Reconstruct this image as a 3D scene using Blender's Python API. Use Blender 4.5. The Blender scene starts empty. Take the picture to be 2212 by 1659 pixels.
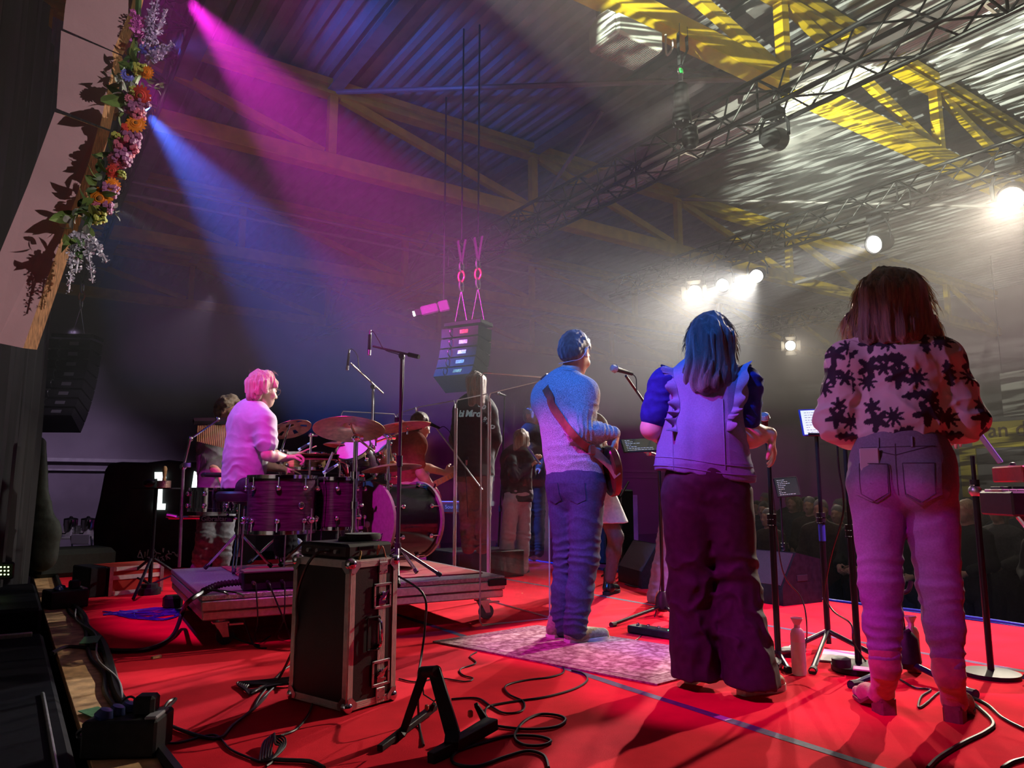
import bpy, math, random
import numpy as np
from mathutils import Vector, Matrix
PI = math.pi
random.seed(7)
SC = bpy.context.scene
COL = SC.collection
V = Vector

# ------------------------------------------------------------------ camera
CAM_Z, PITCH, YAW, FPX = 0.89, math.radians(8.163), math.radians(34.067), 1600.0
cd = bpy.data.cameras.new('camera')
cd.sensor_fit = 'HORIZONTAL'; cd.sensor_width = 36.0
cd.lens = 36.0 * FPX / 2212.0
cd.clip_start = 0.02; cd.clip_end = 200
cam = bpy.data.objects.new('camera', cd)
cam.location = (0, 0, CAM_Z)
cam.rotation_euler = (PI / 2 + PITCH, 0, -YAW)
COL.objects.link(cam)
SC.camera = cam

_F = V((math.sin(YAW), math.cos(YAW), 0)); _R = V((math.cos(YAW), -math.sin(YAW), 0)); _U = V((0, 0, 1))
def _ray(px, py):
    x = px - 1106.0; y = 829.5 - py
    return _F * (FPX * math.cos(PITCH) - y * math.sin(PITCH)) + _R * x + _U * (FPX * math.sin(PITCH) + y * math.cos(PITCH))
def G(px, py, z=0.0):
    """point of the plane at height z seen at a pixel"""
    r = _ray(px, py); return V((0, 0, CAM_Z)) + r * ((z - CAM_Z) / r.z)
def P(px, py, d):
    """point d metres into the room seen at a pixel"""
    r = _ray(px, py); return V((0, 0, CAM_Z)) + r * (d / r.dot(_F))

# ------------------------------------------------------------------ picture settings
SC.view_settings.view_transform = 'Standard'
SC.view_settings.look = 'None'
SC.view_settings.gamma = 1.0
SC.view_settings.use_curve_mapping = False
SC.view_settings.exposure = 0.0
SC.cycles.max_bounces = 5
SC.cycles.diffuse_bounces = 2
SC.cycles.glossy_bounces = 2
SC.cycles.transmission_bounces = 4
SC.cycles.transparent_max_bounces = 12
SC.cycles.volume_bounces = 0
SC.cycles.caustics_reflective = False
SC.cycles.caustics_refractive = False
SC.cycles.sample_clamp_indirect = 3.0
SC.cycles.use_denoising = True
SC.cycles.use_adaptive_sampling = True
SC.cycles.adaptive_threshold = 0.04

# ------------------------------------------------------------------ air: dim hall and thin stage haze
w = bpy.data.worlds.new('hall_air'); SC.world = w; w.use_nodes = True
nt = w.node_tree; nt.nodes.clear()
wo = nt.nodes.new('ShaderNodeOutputWorld')
bg = nt.nodes.new('ShaderNodeBackground'); bg.inputs[0].default_value = (0.55, 0.5, 0.62, 1); bg.inputs[1].default_value = 0.0
nt.links.new(bg.outputs[0], wo.inputs['Surface'])

# ------------------------------------------------------------------ lights
def spot(name, loc, target, power, color, angle, blend=0.3, radius=0.05, gobo=None, gs=8.0):
    ld = bpy.data.lights.new(name, 'SPOT'); ld.energy = power; ld.color = color
    ld.spot_size = math.radians(angle); ld.spot_blend = blend; ld.shadow_soft_size = radius
    o = bpy.data.objects.new(name, ld); COL.objects.link(o); o.location = loc
    o.rotation_euler = (V(target) - V(loc)).to_track_quat('-Z', 'Y').to_euler()
    if gobo:
        ld.use_nodes = True; n = ld.node_tree
        em = n.nodes['Emission']; tc = n.nodes.new('ShaderNodeTexCoord')
        mp = n.nodes.new('ShaderNodeMapping'); mp.inputs['Scale'].default_value = gobo
        nz = n.nodes.new('ShaderNodeTexNoise'); nz.inputs['Scale'].default_value = gs; nz.inputs['Detail'].default_value = 1.0
        cr = n.nodes.new('ShaderNodeValToRGB'); cr.color_ramp.elements[0].position = 0.49; cr.color_ramp.elements[1].position = 0.53
        cr.color_ramp.elements[0].color = (0.04, 0.04, 0.04, 1)
        n.links.new(tc.outputs['Normal'], mp.inputs[0]); n.links.new(mp.outputs[0], nz.inputs['Vector'])
        n.links.new(nz.outputs[0], cr.inputs[0]); n.links.new(cr.outputs[0], em.inputs[0])
    return o
WARM = (1.0, 0.86, 0.68); WHITE = (1.0, 0.97, 0.9); PALE = (0.93, 1.0, 0.78); MAG = (1.0, 0.02, 0.75); BLUE = (0.06, 0.16, 1.0)
FRONT_LAMPS = [  # (name, place, colour, power, aim, spread)
    ('spot_front_high', P(2183, 432, 8.6), WARM, 3000, (2.6, 2.0, 0.2), 46),
    ('spot_front_head', P(1880, 530, 10.1), WHITE, 2200, (1.3, 7.0, 1.2), 24),
    ('spot_front_warm', P(1500, 632, 12.7), WARM, 1700, (2.6, 3.4, 0.4), 40),
    ('spot_front_mid', P(1558, 618, 12.3), WHITE, 1900, (1.6, 5.4, 0.0), 26),
    ('spot_front_near', P(1632, 598, 11.8), WHITE, 5000, (0.8, 3.5, 0.0), 29),
    ('spot_hall', P(1708, 747, 17.5), WARM, 900, (5.5, 2.0, 1.0), 34),
]
for nm, loc, c, pw, aim, an in FRONT_LAMPS:
    spot(nm, loc, aim, pw, c, an, 0.6, 0.06)
BACK_LAMPS = [
    ('spot_back_magenta', (0.95, 6.3, 5.0), MAG, 6500, P(780, 450, 8.4), 37),
    ('spot_back_blue', (0.95, 8.4, 4.9), BLUE, 6000, P(640, 640, 8.6), 38),
    ('spot_back_pale', (0.95, 8.7, 5.0), (0.75, 0.85, 1.0), 260, (9.0, 11.0, 4.4), 12),
    ('spot_back_pale_far', (0.95, 11.6, 4.9), (0.8, 0.9, 0.9), 400, (10.0, 17.0, 2.6), 13),
]
for nm, loc, c, pw, aim, an in BACK_LAMPS:
    spot(nm, loc, aim, pw, c, an, 0.5, 0.05)
spot('spot_cast_magenta', (0.3, 2.3, 3.0), (2.85, 2.45, 0.32), 400, MAG, 28, 0.45, 0.03)
spot('spot_cast_magenta_man', (0.3, 3.9, 3.0), (2.9, 3.5, 0.32), 520, MAG, 26, 0.45, 0.03)
spot('spot_cast_violet', (0.2, 2.9, 2.5), (2.88, 1.75, 1.12), 110, (0.75, 0.3, 1.0), 20, 0.4, 0.03)
spot('spot_cast_magenta_low', (0.2, 1.0, 2.6), (3.05, 1.62, 0.2), 160, MAG, 17, 0.3, 0.03)
spot('spot_cast_blue', (0.3, 2.2, 3.8), (2.8, 3.0, 1.6), 900, (0.03, 0.2, 1.0), 31, 0.3, 0.04)
spot('spot_drum_magenta', (0.25, 3.4, 3.6), (1.75, 5.5, 0.75), 560, MAG, 40, 0.4, 0.04)
spot('spot_drum_blue', (0.15, 5.9, 3.2), (1.6, 5.6, 1.0), 200, (0.05, 0.25, 1.0), 40, 0.4, 0.04)
spot('spot_front_stage_magenta', (5.4, -0.4, 4.6), (5.0, 2.4, 0.0), 2200, (1.0, 0.25, 0.7), 40, 0.6, 0.05)
spot('spot_added_boards', (2.2, -1.8, 2.3), (0.1, 1.7, 1.75), 320, (1.0, 0.76, 0.76), 30, 0.5, 0.02)  # unseen lamp added to brighten the boards
spot('spot_ceiling_pattern', (0.8, 3.3, 4.2), (14.0, 4.3, 7.3), 5500, PALE, 46, 0.2, 0.01, gobo=(0.7, 8.0, 1.0), gs=16)
ADDED_UPLAMP = ((6.3, 4.4, 4.45), (15.0, 6.6, 7.15))  # added lamp with its own housing, brightens the far roof ribs
spot('spot_added_ceiling_far', *ADDED_UPLAMP, 4200, PALE, 58, 0.3, 0.01, gobo=(0.8, 14.0, 1.0), gs=11)
spot('spot_small_white', P(915, 672, 11.5), P(500, 730, 10.0), 500, (0.7, 0.85, 1.0), 12, 0.3, 0.03)
spot('spot_hall_end', (1.0, 19.0, 4.5), (1.2, 24.0, -0.2), 500, (0.75, 0.55, 1.0), 70, 0.8, 0.1)
spot('spot_back_blue_up', (0.95, 7.4, 5.2), G(930, 190, 7.3), 450, BLUE, 44, 0.8, 0.05)
spot('spot_added_percussion', (5.0, 4.2, 4.6), (1.45, 7.2, 1.15), 700, (1.0, 0.85, 0.7), 22, 0.5, 0.04)  # unseen lamp added to lift the percussionist out of the dark
spot('spot_added_catering', (2.2, 10.6, 3.6), (0.5, 13.6, 0.1), 130, (0.85, 0.65, 0.95), 60, 0.6, 0.05)  # unseen lamp added so the table and its white things show

# ------------------------------------------------------------------ materials
MATS = {}
def M(name, col, rough=0.55, metal=0.0, var=0.0, scale=40.0, bump=0.0, bscale=120.0, emit=None, es=0.0, alpha=1.0, spec=0.5, stretch=None, sheen=0.0, attr=None, col2=None, trans=0.0):
    if name in MATS: return MATS[name]
    m = bpy.data.materials.new(name); m.use_nodes = True; n = m.node_tree; b = n.nodes['Principled BSDF']
    b.inputs['Base Color'].default_value = (*col, 1); b.inputs['Roughness'].default_value = rough; b.inputs['Metallic'].default_value = metal
    b.inputs['Specular IOR Level'].default_value = spec
    if sheen: b.inputs['Sheen Weight'].default_value = sheen
    if trans: b.inputs['Transmission Weight'].default_value = trans
    if emit: b.inputs['Emission Color'].default_value = (*emit, 1); b.inputs['Emission Strength'].default_value = es
    if alpha < 1: b.inputs['Alpha'].default_value = alpha
    if attr:
        a = n.nodes.new('ShaderNodeAttribute'); a.attribute_name = attr
        n.links.new(a.outputs['Color'], b.inputs['Base Color'])
    if var or bump:
        tc = n.nodes.new('ShaderNodeTexCoord'); src = tc.outputs['Object']
        if stretch:
            mp = n.nodes.new('ShaderNodeMapping'); mp.inputs['Scale'].default_value = stretch
            n.links.new(src, mp.inputs[0]); src = mp.outputs[0]
        if var and not attr:
            z = n.nodes.new('ShaderNodeTexNoise'); z.inputs['Scale'].default_value = scale; z.inputs['Detail'].default_value = 4
            n.links.new(src, z.inputs['Vector'])
            r = n.nodes.new('ShaderNodeValToRGB'); e = r.color_ramp.elements
            e[0].position = 0.35; e[1].position = 0.65
            lo = col2 if col2 else tuple(c * (1 - var) for c in col)
            e[0].color = (*lo, 1); e[1].color = (*(col if col2 else tuple(min(1, c * (1 + var)) for c in col)), 1)
            n.links.new(z.outputs[0], r.inputs[0]); n.links.new(r.outputs[0], b.inputs['Base Color'])
        if bump:
            z2 = n.nodes.new('ShaderNodeTexNoise'); z2.inputs['Scale'].default_value = bscale; z2.inputs['Detail'].default_value = 3
            n.links.new(src, z2.inputs['Vector'])
            bp = n.nodes.new('ShaderNodeBump'); bp.inputs['Strength'].default_value = bump; bp.inputs['Distance'].default_value = 0.01
            n.links.new(z2.outputs[0], bp.inputs['Height']); n.links.new(bp.outputs[0], b.inputs['Normal'])
    MATS[name] = m
    return m
BLACK = M('black_plastic', (0.012, 0.012, 0.014), 0.5, var=0.3, scale=30, spec=0.25)
BLACKM = M('black_metal', (0.015, 0.015, 0.018), 0.35, 0.6, var=0.25, scale=60)
CHROME = M('chrome', (0.75, 0.75, 0.78), 0.12, 1.0, var=0.05, scale=20)
STEEL = M('brushed_steel', (0.5, 0.5, 0.52), 0.35, 1.0, var=0.15, scale=30)
ALU = M('aluminium', (0.62, 0.6, 0.58), 0.4, 0.9, var=0.12, scale=50)
RUBBER = M('black_rubber', (0.01, 0.01, 0.011), 0.7, var=0.2, scale=60)
CABLE = M('cable_rubber', (0.012, 0.011, 0.012), 0.38, var=0.2, scale=30)
WHITEP = M('white_plastic', (0.75, 0.74, 0.72), 0.45, var=0.06, scale=20)
WOODP = M('plywood', (0.50, 0.30, 0.14), 0.65, var=0.35, scale=14, stretch=(1, 1, 9), bump=0.1)
SKIN = M('skin', (0.62, 0.36, 0.26), 0.5, var=0.12, scale=14, bump=0.05, bscale=200)
SKIN2 = M('skin_pale', (0.68, 0.42, 0.32), 0.5, var=0.1, scale=14, bump=0.05, bscale=200)

# ------------------------------------------------------------------ objects
def tag(o, label=None, cat=None, group=None, kind=None):
    if label: o['label'] = label
    if cat: o['category'] = cat
    if group: o['group'] = group
    if kind: o['kind'] = kind
    return o
def thing(name, label, cat, loc=(0, 0, 0), rz=0.0, group=None):
    o = bpy.data.objects.new(name, None); COL.objects.link(o); o.empty_display_size = 0.1
    o.location = loc; o.rotation_euler = (0, 0, rz)
    return tag(o, label, cat, group)
def link_mesh(name, me, mat, parent=None, loc=None):
    o = bpy.data.objects.new(name, me); COL.objects.link(o)
    if mat is not None and not me.materials: me.materials.append(mat)
    if parent is not None: o.parent = parent
    if loc is not None: o.location = loc
    return o
def dup(o, loc=None, rz=None, label=None, group=None, parent=None):
    c = o.copy(); COL.objects.link(c)
    if parent is not None: c.parent = parent
    if loc is not None: c.location = loc
    if rz is not None: c.rotation_euler = (0, 0, rz)
    if label: c['label'] = label
    if group: c['group'] = group
    for ch in KIDS(o): dup(ch, parent=c)
    return c
def KIDS(o): return [x for x in list(COL.objects) if x.parent is o]
def frame(d, up=(0, 0, 1)):
    d = V(d).normalized(); u = V(up)
    if abs(d.dot(u.normalized())) > 0.98: u = V((1, 0, 0))
    a = u.cross(d).normalized(); b = d.cross(a).normalized()
    return a, b, d
class MB:
    """collects shapes and links them as one mesh"""
    def __init__(s, M4=None): s.v = []; s.f = []; s.M = M4 or Matrix.Identity(4); s.mi = []; s.cur = 0
    def add(s, vs, fs):
        k = len(s.v); s.v += [tuple(s.M @ V(p)) for p in vs]
        s.f += [tuple(k + i for i in f) for f in fs]; s.mi += [s.cur] * len(fs); return s
    def box(s, c, size, R=None, b=0.0):
        hx, hy, hz = size[0] / 2, size[1] / 2, size[2] / 2; c = V(c)
        R = R.to_3x3() if R is not None else None
        T = (lambda p: c + (R @ V(p))) if R is not None else (lambda p: c + V(p))
        if b <= 0:
            vs = [T((x * hx, y * hy, z * hz)) for x in (-1, 1) for y in (-1, 1) for z in (-1, 1)]
            return s.add(vs, [(0, 1, 3, 2), (4, 6, 7, 5), (0, 4, 5, 1), (2, 3, 7, 6), (0, 2, 6, 4), (1, 5, 7, 3)])
        b = min(b, hx * .95, hy * .95, hz * .95); vs = []; idx = {}
        for x in (-1, 1):
            for y in (-1, 1):
                for z in (-1, 1):
                    for ax in range(3):
                        p = [x * (hx - b), y * (hy - b), z * (hz - b)]; p[ax] = (x, y, z)[ax] * (hx, hy, hz)[ax]
                        idx[(x, y, z, ax)] = len(vs); vs.append(T(p))
        fs = []
        for ax in range(3):
            o = [a for a in range(3) if a != ax]
            for sg in (-1, 1):
                q = []
                for (u, w_) in ((-1, -1), (1, -1), (1, 1), (-1, 1)):
                    k = [0, 0, 0]; k[ax] = sg; k[o[0]] = u; k[o[1]] = w_; q.append(idx[(*k, ax)])
                fs.append(tuple(q))
        for ax in range(3):
            o = [a for a in range(3) if a != ax]
            for u in (-1, 1):
                for w_ in (-1, 1):
                    k0 = [0, 0, 0]; k1 = [0, 0, 0]; k0[ax] = -1; k1[ax] = 1
                    for k in (k0, k1): k[o[0]] = u; k[o[1]] = w_
                    fs.append((idx[(*k0, o[0])], idx[(*k1, o[0])], idx[(*k1, o[1])], idx[(*k0, o[1])]))
        for x in (-1, 1):
            for y in (-1, 1):
                for z in (-1, 1): fs.append(tuple(idx[(x, y, z, a)] for a in range(3)))
        return s.add(vs, fs)
    def tube(s, pts, r, n=8, closed=False, caps=True, flat=1.0, up=(0, 0, 1)):
        pts = [V(p) for p in pts]; m = len(pts); rr = r if isinstance(r, (list, tuple)) else [r] * m
        vs = []; prev = None
        for i, p in enumerate(pts):
            a = pts[(i - 1) % m] if (i > 0 or closed) else p; c = pts[(i + 1) % m] if (i < m - 1 or closed) else p
            d = (c - a)
            d = d.normalized() if d.length > 1e-9 else V((0, 0, 1))
            if prev is None: x, y, _ = frame(d, up)
            else:
                x = prev - d * prev.dot(d)
                x = x.normalized() if x.length > 1e-6 else frame(d, up)[0]
                y = d.cross(x).normalized()
            prev = x
            for k in range(n):
                t = 2 * PI * k / n; vs.append(p + x * (math.cos(t) * rr[i]) + y * (math.sin(t) * rr[i] * flat))
        fs = []
        for i in range(m if closed else m - 1):
            j = (i + 1) % m
            for k in range(n): fs.append((i * n + k, i * n + (k + 1) % n, j * n + (k + 1) % n, j * n + k))
        if caps and not closed: fs += [tuple(range(n - 1, -1, -1)), tuple((m - 1) * n + k for k in range(n))]
        return s.add(vs, fs)
    def cyl(s, a, b, r0, r1=None, n=16): return s.tube([a, b], [r0, r0 if r1 is None else r1], n)
    def lathe(s, prof, o=(0, 0, 0), d=(0, 0, 1), n=24, up=(0, 0, 1)):
        x, y, z = frame(d, up); o = V(o); vs = []; fs = []
        for (r, h) in prof:
            for k in range(n):
                t = 2 * PI * k / n; vs.append(o + z * h + (x * math.cos(t) + y * math.sin(t)) * max(r, 1e-4))
        for i in range(len(prof) - 1):
            for k in range(n): fs.append((i * n + k, i * n + (k + 1) % n, (i + 1) * n + (k + 1) % n, (i + 1) * n + k))
        fs += [tuple(range(n - 1, -1, -1)), tuple((len(prof) - 1) * n + k for k in range(n))]
        return s.add(vs, fs)
    def ball(s, c, r, n=12):
        rx, ry, rz = r if isinstance(r, (tuple, list)) else (r, r, r); m = max(4, n // 2); c = V(c); vs = [c + V((0, 0, -rz))]; fs = []
        for i in range(1, m):
            t = -PI / 2 + PI * i / m
            for k in range(n):
                q = 2 * PI * k / n; vs.append(c + V((rx * math.cos(t) * math.cos(q), ry * math.cos(t) * math.sin(q), rz * math.sin(t))))
        vs.append(c + V((0, 0, rz)))
        for k in range(n): fs.append((0, 1 + (k + 1) % n, 1 + k))
        for i in range(m - 2):
            for k in range(n): fs.append((1 + i * n + k, 1 + i * n + (k + 1) % n, 1 + (i + 1) * n + (k + 1) % n, 1 + (i + 1) * n + k))
        e = len(vs) - 1
        for k in range(n): fs.append((1 + (m - 2) * n + k, 1 + (m - 2) * n + (k + 1) % n, e))
        return s.add(vs, fs)
    def prism(s, poly, off):
        poly = [V(p) for p in poly]; off = V(off); n = len(poly)
        fs = [tuple(range(n)), tuple(range(2 * n - 1, n - 1, -1))]
        for i in range(n): fs.append((i, n + i, n + (i + 1) % n, (i + 1) % n))
        return s.add(poly + [p + off for p in poly], fs)
    def grid(s, rows):
        m = len(rows[0]); vs = [p for r in rows for p in r]
        return s.add(vs, [(i * m + j, i * m + j + 1, (i + 1) * m + j + 1, (i + 1) * m + j) for i in range(len(rows) - 1) for j in range(m - 1)])
    def torus(s, c, d, R, r, n=24, k=8, a0=0, a1=None):
        x, y, z = frame(d); c = V(c); a1 = 2 * PI if a1 is None else a1; full = abs(a1 - a0 - 2 * PI) < 1e-6
        m = n if full else n + 1
        return s.tube([c + (x * math.cos(a0 + (a1 - a0) * i / n) + y * math.sin(a0 + (a1 - a0) * i / n)) * R for i in range(m)], r, k, closed=full)
    def build(s, name, mat, parent=None, world=False, smooth=True, angle=35, loc=None):
        vs = s.v
        if world and parent is not None:
            L = parent.location; vs = [(p[0] - L.x, p[1] - L.y, p[2] - L.z) for p in vs]
        me = bpy.data.meshes.new(name); me.from_pydata(vs, [], s.f); me.update()
        import bmesh
        bm = bmesh.new(); bm.from_mesh(me); bmesh.ops.recalc_face_normals(bm, faces=bm.faces); bm.to_mesh(me); bm.free()
        mats = mat if isinstance(mat, (list, tuple)) else [mat]
        for m in mats: me.materials.append(m)
        if len(mats) > 1: me.polygons.foreach_set('material_index', s.mi)
        if smooth:
            me.shade_smooth(); me.set_sharp_from_angle(angle=math.radians(angle))
        return link_mesh(name, me, None, parent, loc)
def text_obj(name, body, size, M4, mat, parent=None, ext=0.001, bold=0.0, shear=0.0, align='LEFT'):
    cu = bpy.data.curves.new(name, 'FONT'); cu.body = body; cu.size = size; cu.extrude = ext; cu.offset = bold; cu.shear = shear; cu.align_x = align
    t = bpy.data.objects.new(name, cu); COL.objects.link(t)
    me = bpy.data.meshes.new_from_object(t.evaluated_get(bpy.context.evaluated_depsgraph_get()))
    bpy.data.objects.remove(t); me.transform(M4); me.materials.clear()
    return link_mesh(name, me, mat, parent)
def axes(x, y, o):
    """matrix whose local x, y point along the given world vectors"""
    x = V(x).normalized(); z = x.cross(V(y)).normalized(); y = z.cross(x)
    m = Matrix.Identity(4)
    for i in range(3): m[i][0] = x[i]; m[i][1] = y[i]; m[i][2] = z[i]; m[i][3] = o[i]
    return m
def crv(pts, n=6):
    """smooth path through points"""
    pts = [V(p) for p in pts]; q = [pts[0]] + pts + [pts[-1]]; out = []
    for i in range(1, len(q) - 2):
        a, b, c, d = q[i - 1], q[i], q[i + 1], q[i + 2]
        for k in range(n):
            t = k / n; out.append(0.5 * (2 * b + (c - a) * t + (2 * a - 5 * b + 4 * c - d) * t * t + (3 * b - a - 3 * c + d) * t ** 3))
    return out + [pts[-1]]

# ------------------------------------------------------------------ soft bodies: blended fields turned into one skin
def _n(v): v = np.array(v, float); return v / (np.linalg.norm(v) + 1e-12)
def A(*p): return np.array(p[0] if len(p) == 1 else p, float)
def rc(a, b, ra, rb, k=0.03, flat=None, q=1.0, sub=False):
    """tapered limb from a to b; flat/q squeeze it along a direction"""
    a, b = A(a), A(b); r = max(ra, rb)
    lo = np.minimum(a, b) - r; hi = np.maximum(a, b) + r; f = None if flat is None else _n(flat)
    def fn(Q):
        ab = b - a; L = ab @ ab + 1e-12; d = Q - a; t = np.clip(d @ ab / L, 0, 1)
        e = d - t[..., None] * ab
        if f is not None: e = e + (e @ f)[..., None] * f * (1 / q - 1)
        return np.sqrt((e * e).sum(-1)) - (ra + (rb - ra) * t)
    return (fn, lo, hi, k, sub)
def el(c, r, R=None, k=0.02, sub=False):
    c = A(c); r = A(r); Rm = np.eye(3) if R is None else np.array(R, float); m = r.max()
    def fn(Q):
        d = (Q - c) @ Rm; k0 = np.sqrt(((d / r) ** 2).sum(-1)); k1 = np.sqrt(((d / (r * r)) ** 2).sum(-1)) + 1e-9
        return k0 * (k0 - 1) / k1
    return (fn, c - m, c + m, k, sub)
def vnoise(Q, sc, seed=0):
    Q = Q * np.asarray(sc, float) + seed * 17.31; i = np.floor(Q).astype(np.int64); f = Q - i; u = f * f * (3 - 2 * f)
    def h(a, b, c):
        n = (a * 374761393 + b * 668265263 + c * 2147483647 + seed * 1013) & 0x7fffffff
        n = ((n ^ (n >> 13)) * 1274126177) & 0x7fffffff
        return (n & 0xffff) / 65535.0
    x, y, z = i[..., 0], i[..., 1], i[..., 2]; r = 0
    for dx in (0, 1):
        for dy in (0, 1):
            for dz in (0, 1):
                wgt = (u[..., 0] if dx else 1 - u[..., 0]) * (u[..., 1] if dy else 1 - u[..., 1]) * (u[..., 2] if dz else 1 - u[..., 2])
                r = r + wgt * h(x + dx, y + dy, z + dz)
    return r
def soft(name, prims, mat, parent=None, h=0.008, disp=None, paint=None, smooth=1):
    lo = np.min([p[1] for p in prims if not p[4]], 0) - 3 * h; hi = np.max([p[2] for p in prims if not p[4]], 0) + 3 * h
    n = np.ceil((hi - lo) / h).astype(int) + 1
    F = np.full(n, 0.2, np.float64); ax = [lo[i] + h * np.arange(n[i]) for i in range(3)]
    for fn, l, u, k, sub in prims:
        mg = max(k, 2.5 * h) + 0.03
        i0 = np.clip(np.floor((l - mg - lo) / h).astype(int), 0, n); i1 = np.clip(np.ceil((u + mg - lo) / h).astype(int) + 1, 0, n)
        if (i1 <= i0).any(): continue
        s = tuple(slice(a, b) for a, b in zip(i0, i1))
        Q = np.stack(np.meshgrid(*[ax[i][s[i]] for i in range(3)], indexing='ij'), -1)
        d = fn(Q); f = F[s]
        if sub: d = -d; hh = np.maximum(k - np.abs(f - d), 0) / max(k, 1e-6); F[s] = np.maximum(f, d) + hh * hh * k / 4
        else: hh = np.maximum(k - np.abs(f - d), 0) / max(k, 1e-6); F[s] = np.minimum(f, d) - hh * hh * k / 4
    if disp is not None:
        m = np.abs(F) < 0.05; ii = np.argwhere(m); Q = lo + ii * h; F[m] += disp(Q)
    S = F < 0
    c = np.zeros(tuple(n - 1), np.int32)
    for dx in (0, 1):
        for dy in (0, 1):
            for dz in (0, 1): c += S[dx:n[0] - 1 + dx, dy:n[1] - 1 + dy, dz:n[2] - 1 + dz]
    act = (c > 0) & (c < 8); ids = np.argwhere(act); idx = np.full(act.shape, -1, np.int64); idx[act] = np.arange(len(ids))
    acc = np.zeros((len(ids), 3)); cnt = np.zeros(len(ids))
    cor = [(x, y, z) for x in (0, 1) for y in (0, 1) for z in (0, 1)]
    for a in cor:
        for x in range(3):
            if a[x]: continue
            b = list(a); b[x] = 1
            fa = F[tuple((ids + a).T)]; fb = F[tuple((ids + b).T)]; mm = (fa < 0) != (fb < 0)
            t = np.where(mm, fa / np.where(mm, fa - fb, 1), 0); p = np.tile(np.array(a, float), (len(ids), 1)); p[:, x] = t
            acc[mm] += p[mm]; cnt[mm] += 1
    verts = lo + (ids + acc / cnt[:, None]) * h
    quads = []
    for x in range(3):
        y, z = (x + 1) % 3, (x + 2) % 3
        s0 = [slice(1, -1)] * 3; s0[x] = slice(0, -1); s1 = list(s0); s1[x] = slice(1, None)
        a, b = S[tuple(s0)], S[tuple(s1)]; e = np.argwhere(a != b)
        if not len(e): continue
        off = np.ones(3, int); off[x] = 0; e = e + off; fl = S[tuple(e.T)]
        def cell(dy, dz):
            q = e.copy(); q[:, y] += dy; q[:, z] += dz; return idx[tuple(q.T)]
        q = np.stack([cell(-1, -1), cell(0, -1), cell(0, 0), cell(-1, 0)], 1); q[~fl] = q[~fl][:, ::-1]; quads.append(q)
    q = np.concatenate(quads); q = q[(q >= 0).all(1)]
    for _ in range(smooth):
        ac = np.zeros_like(verts); cn = np.zeros(len(verts))
        for i in range(4):
            j = (i + 1) % 4
            np.add.at(ac, q[:, i], verts[q[:, j]]); np.add.at(ac, q[:, j], verts[q[:, i]]); np.add.at(cn, q[:, i], 1); np.add.at(cn, q[:, j], 1)
        verts = verts * 0.5 + 0.5 * ac / np.maximum(cn, 1)[:, None]
    L = np.array(parent.location) if parent is not None else np.zeros(3)
    me = bpy.data.meshes.new(name); nv, nq = len(verts), len(q)
    me.vertices.add(nv); me.vertices.foreach_set('co', (verts - L).astype(np.float32).ravel())
    me.loops.add(nq * 4); me.loops.foreach_set('vertex_index', q.astype(np.int32).ravel())
    me.polygons.add(nq); me.polygons.foreach_set('loop_start', np.arange(0, nq * 4, 4, dtype=np.int32))
    me.update(calc_edges=True); me.shade_smooth()
    if paint is not None:
        at = me.color_attributes.new('pattern', 'FLOAT_COLOR', 'POINT'); at.data.foreach_set('color', paint(verts).astype(np.float32).ravel())
    return link_mesh(name, me, mat, parent)

from mathutils.bvhtree import BVHTree
def hugger(ob):
    L = ob.matrix_world.translation if ob.parent is None else V(ob.parent.location) + V(ob.location)
    me = ob.data; tr = BVHTree.FromPolygons([v.co.copy() for v in me.vertices], [tuple(p.vertices) for p in me.polygons])
    def fn(p, off=0.004, toward=None):
        q = V(p) - L
        if toward is not None:
            d = (V(toward) - V(p)).normalized(); hit = tr.ray_cast(q, d)
            if hit[0] is not None: n = hit[1] if hit[1].dot(d) < 0 else -hit[1]; return hit[0] + L + n * off, n
        l, n, i, ds = tr.find_nearest(q); return l + L + n * off, n
    return fn
def patch(name, ob, o, ax_, ay, poly, d, mat, parent, off=0.004, nx=8, thick=0.004):
    """cloth patch sewn on a garment: polygon in the (ax_, ay) plane through o, dropped onto the cloth along d"""
    hg = hugger(ob); ax_, ay, d, o = V(ax_), V(ay), V(d), V(o); ed = []
    for i, p in enumerate(poly):
        n_ = poly[(i + 1) % len(poly)]
        for k in range(nx): ed.append((p[0] + (n_[0] - p[0]) * k / nx, p[1] + (n_[1] - p[1]) * k / nx))
    cx = sum(p[0] for p in ed) / len(ed); cy = sum(p[1] for p in ed) / len(ed); q = MB(); rows = []
    for f, h in ((1.0, 0.0), (0.99, thick), (0.75, thick + 0.001), (0.45, thick + 0.001), (0.02, thick + 0.001)):
        r = []
        for p in ed + ed[:1]:
            w_ = o + ax_ * (cx + (p[0] - cx) * f) + ay * (cy + (p[1] - cy) * f); l, n = hg(w_ - d * 0.3, off + h - thick, w_ + d); r.append(l)
        rows.append(r)
    q.grid(rows); return q.build(name, mat, parent, world=True)

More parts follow.
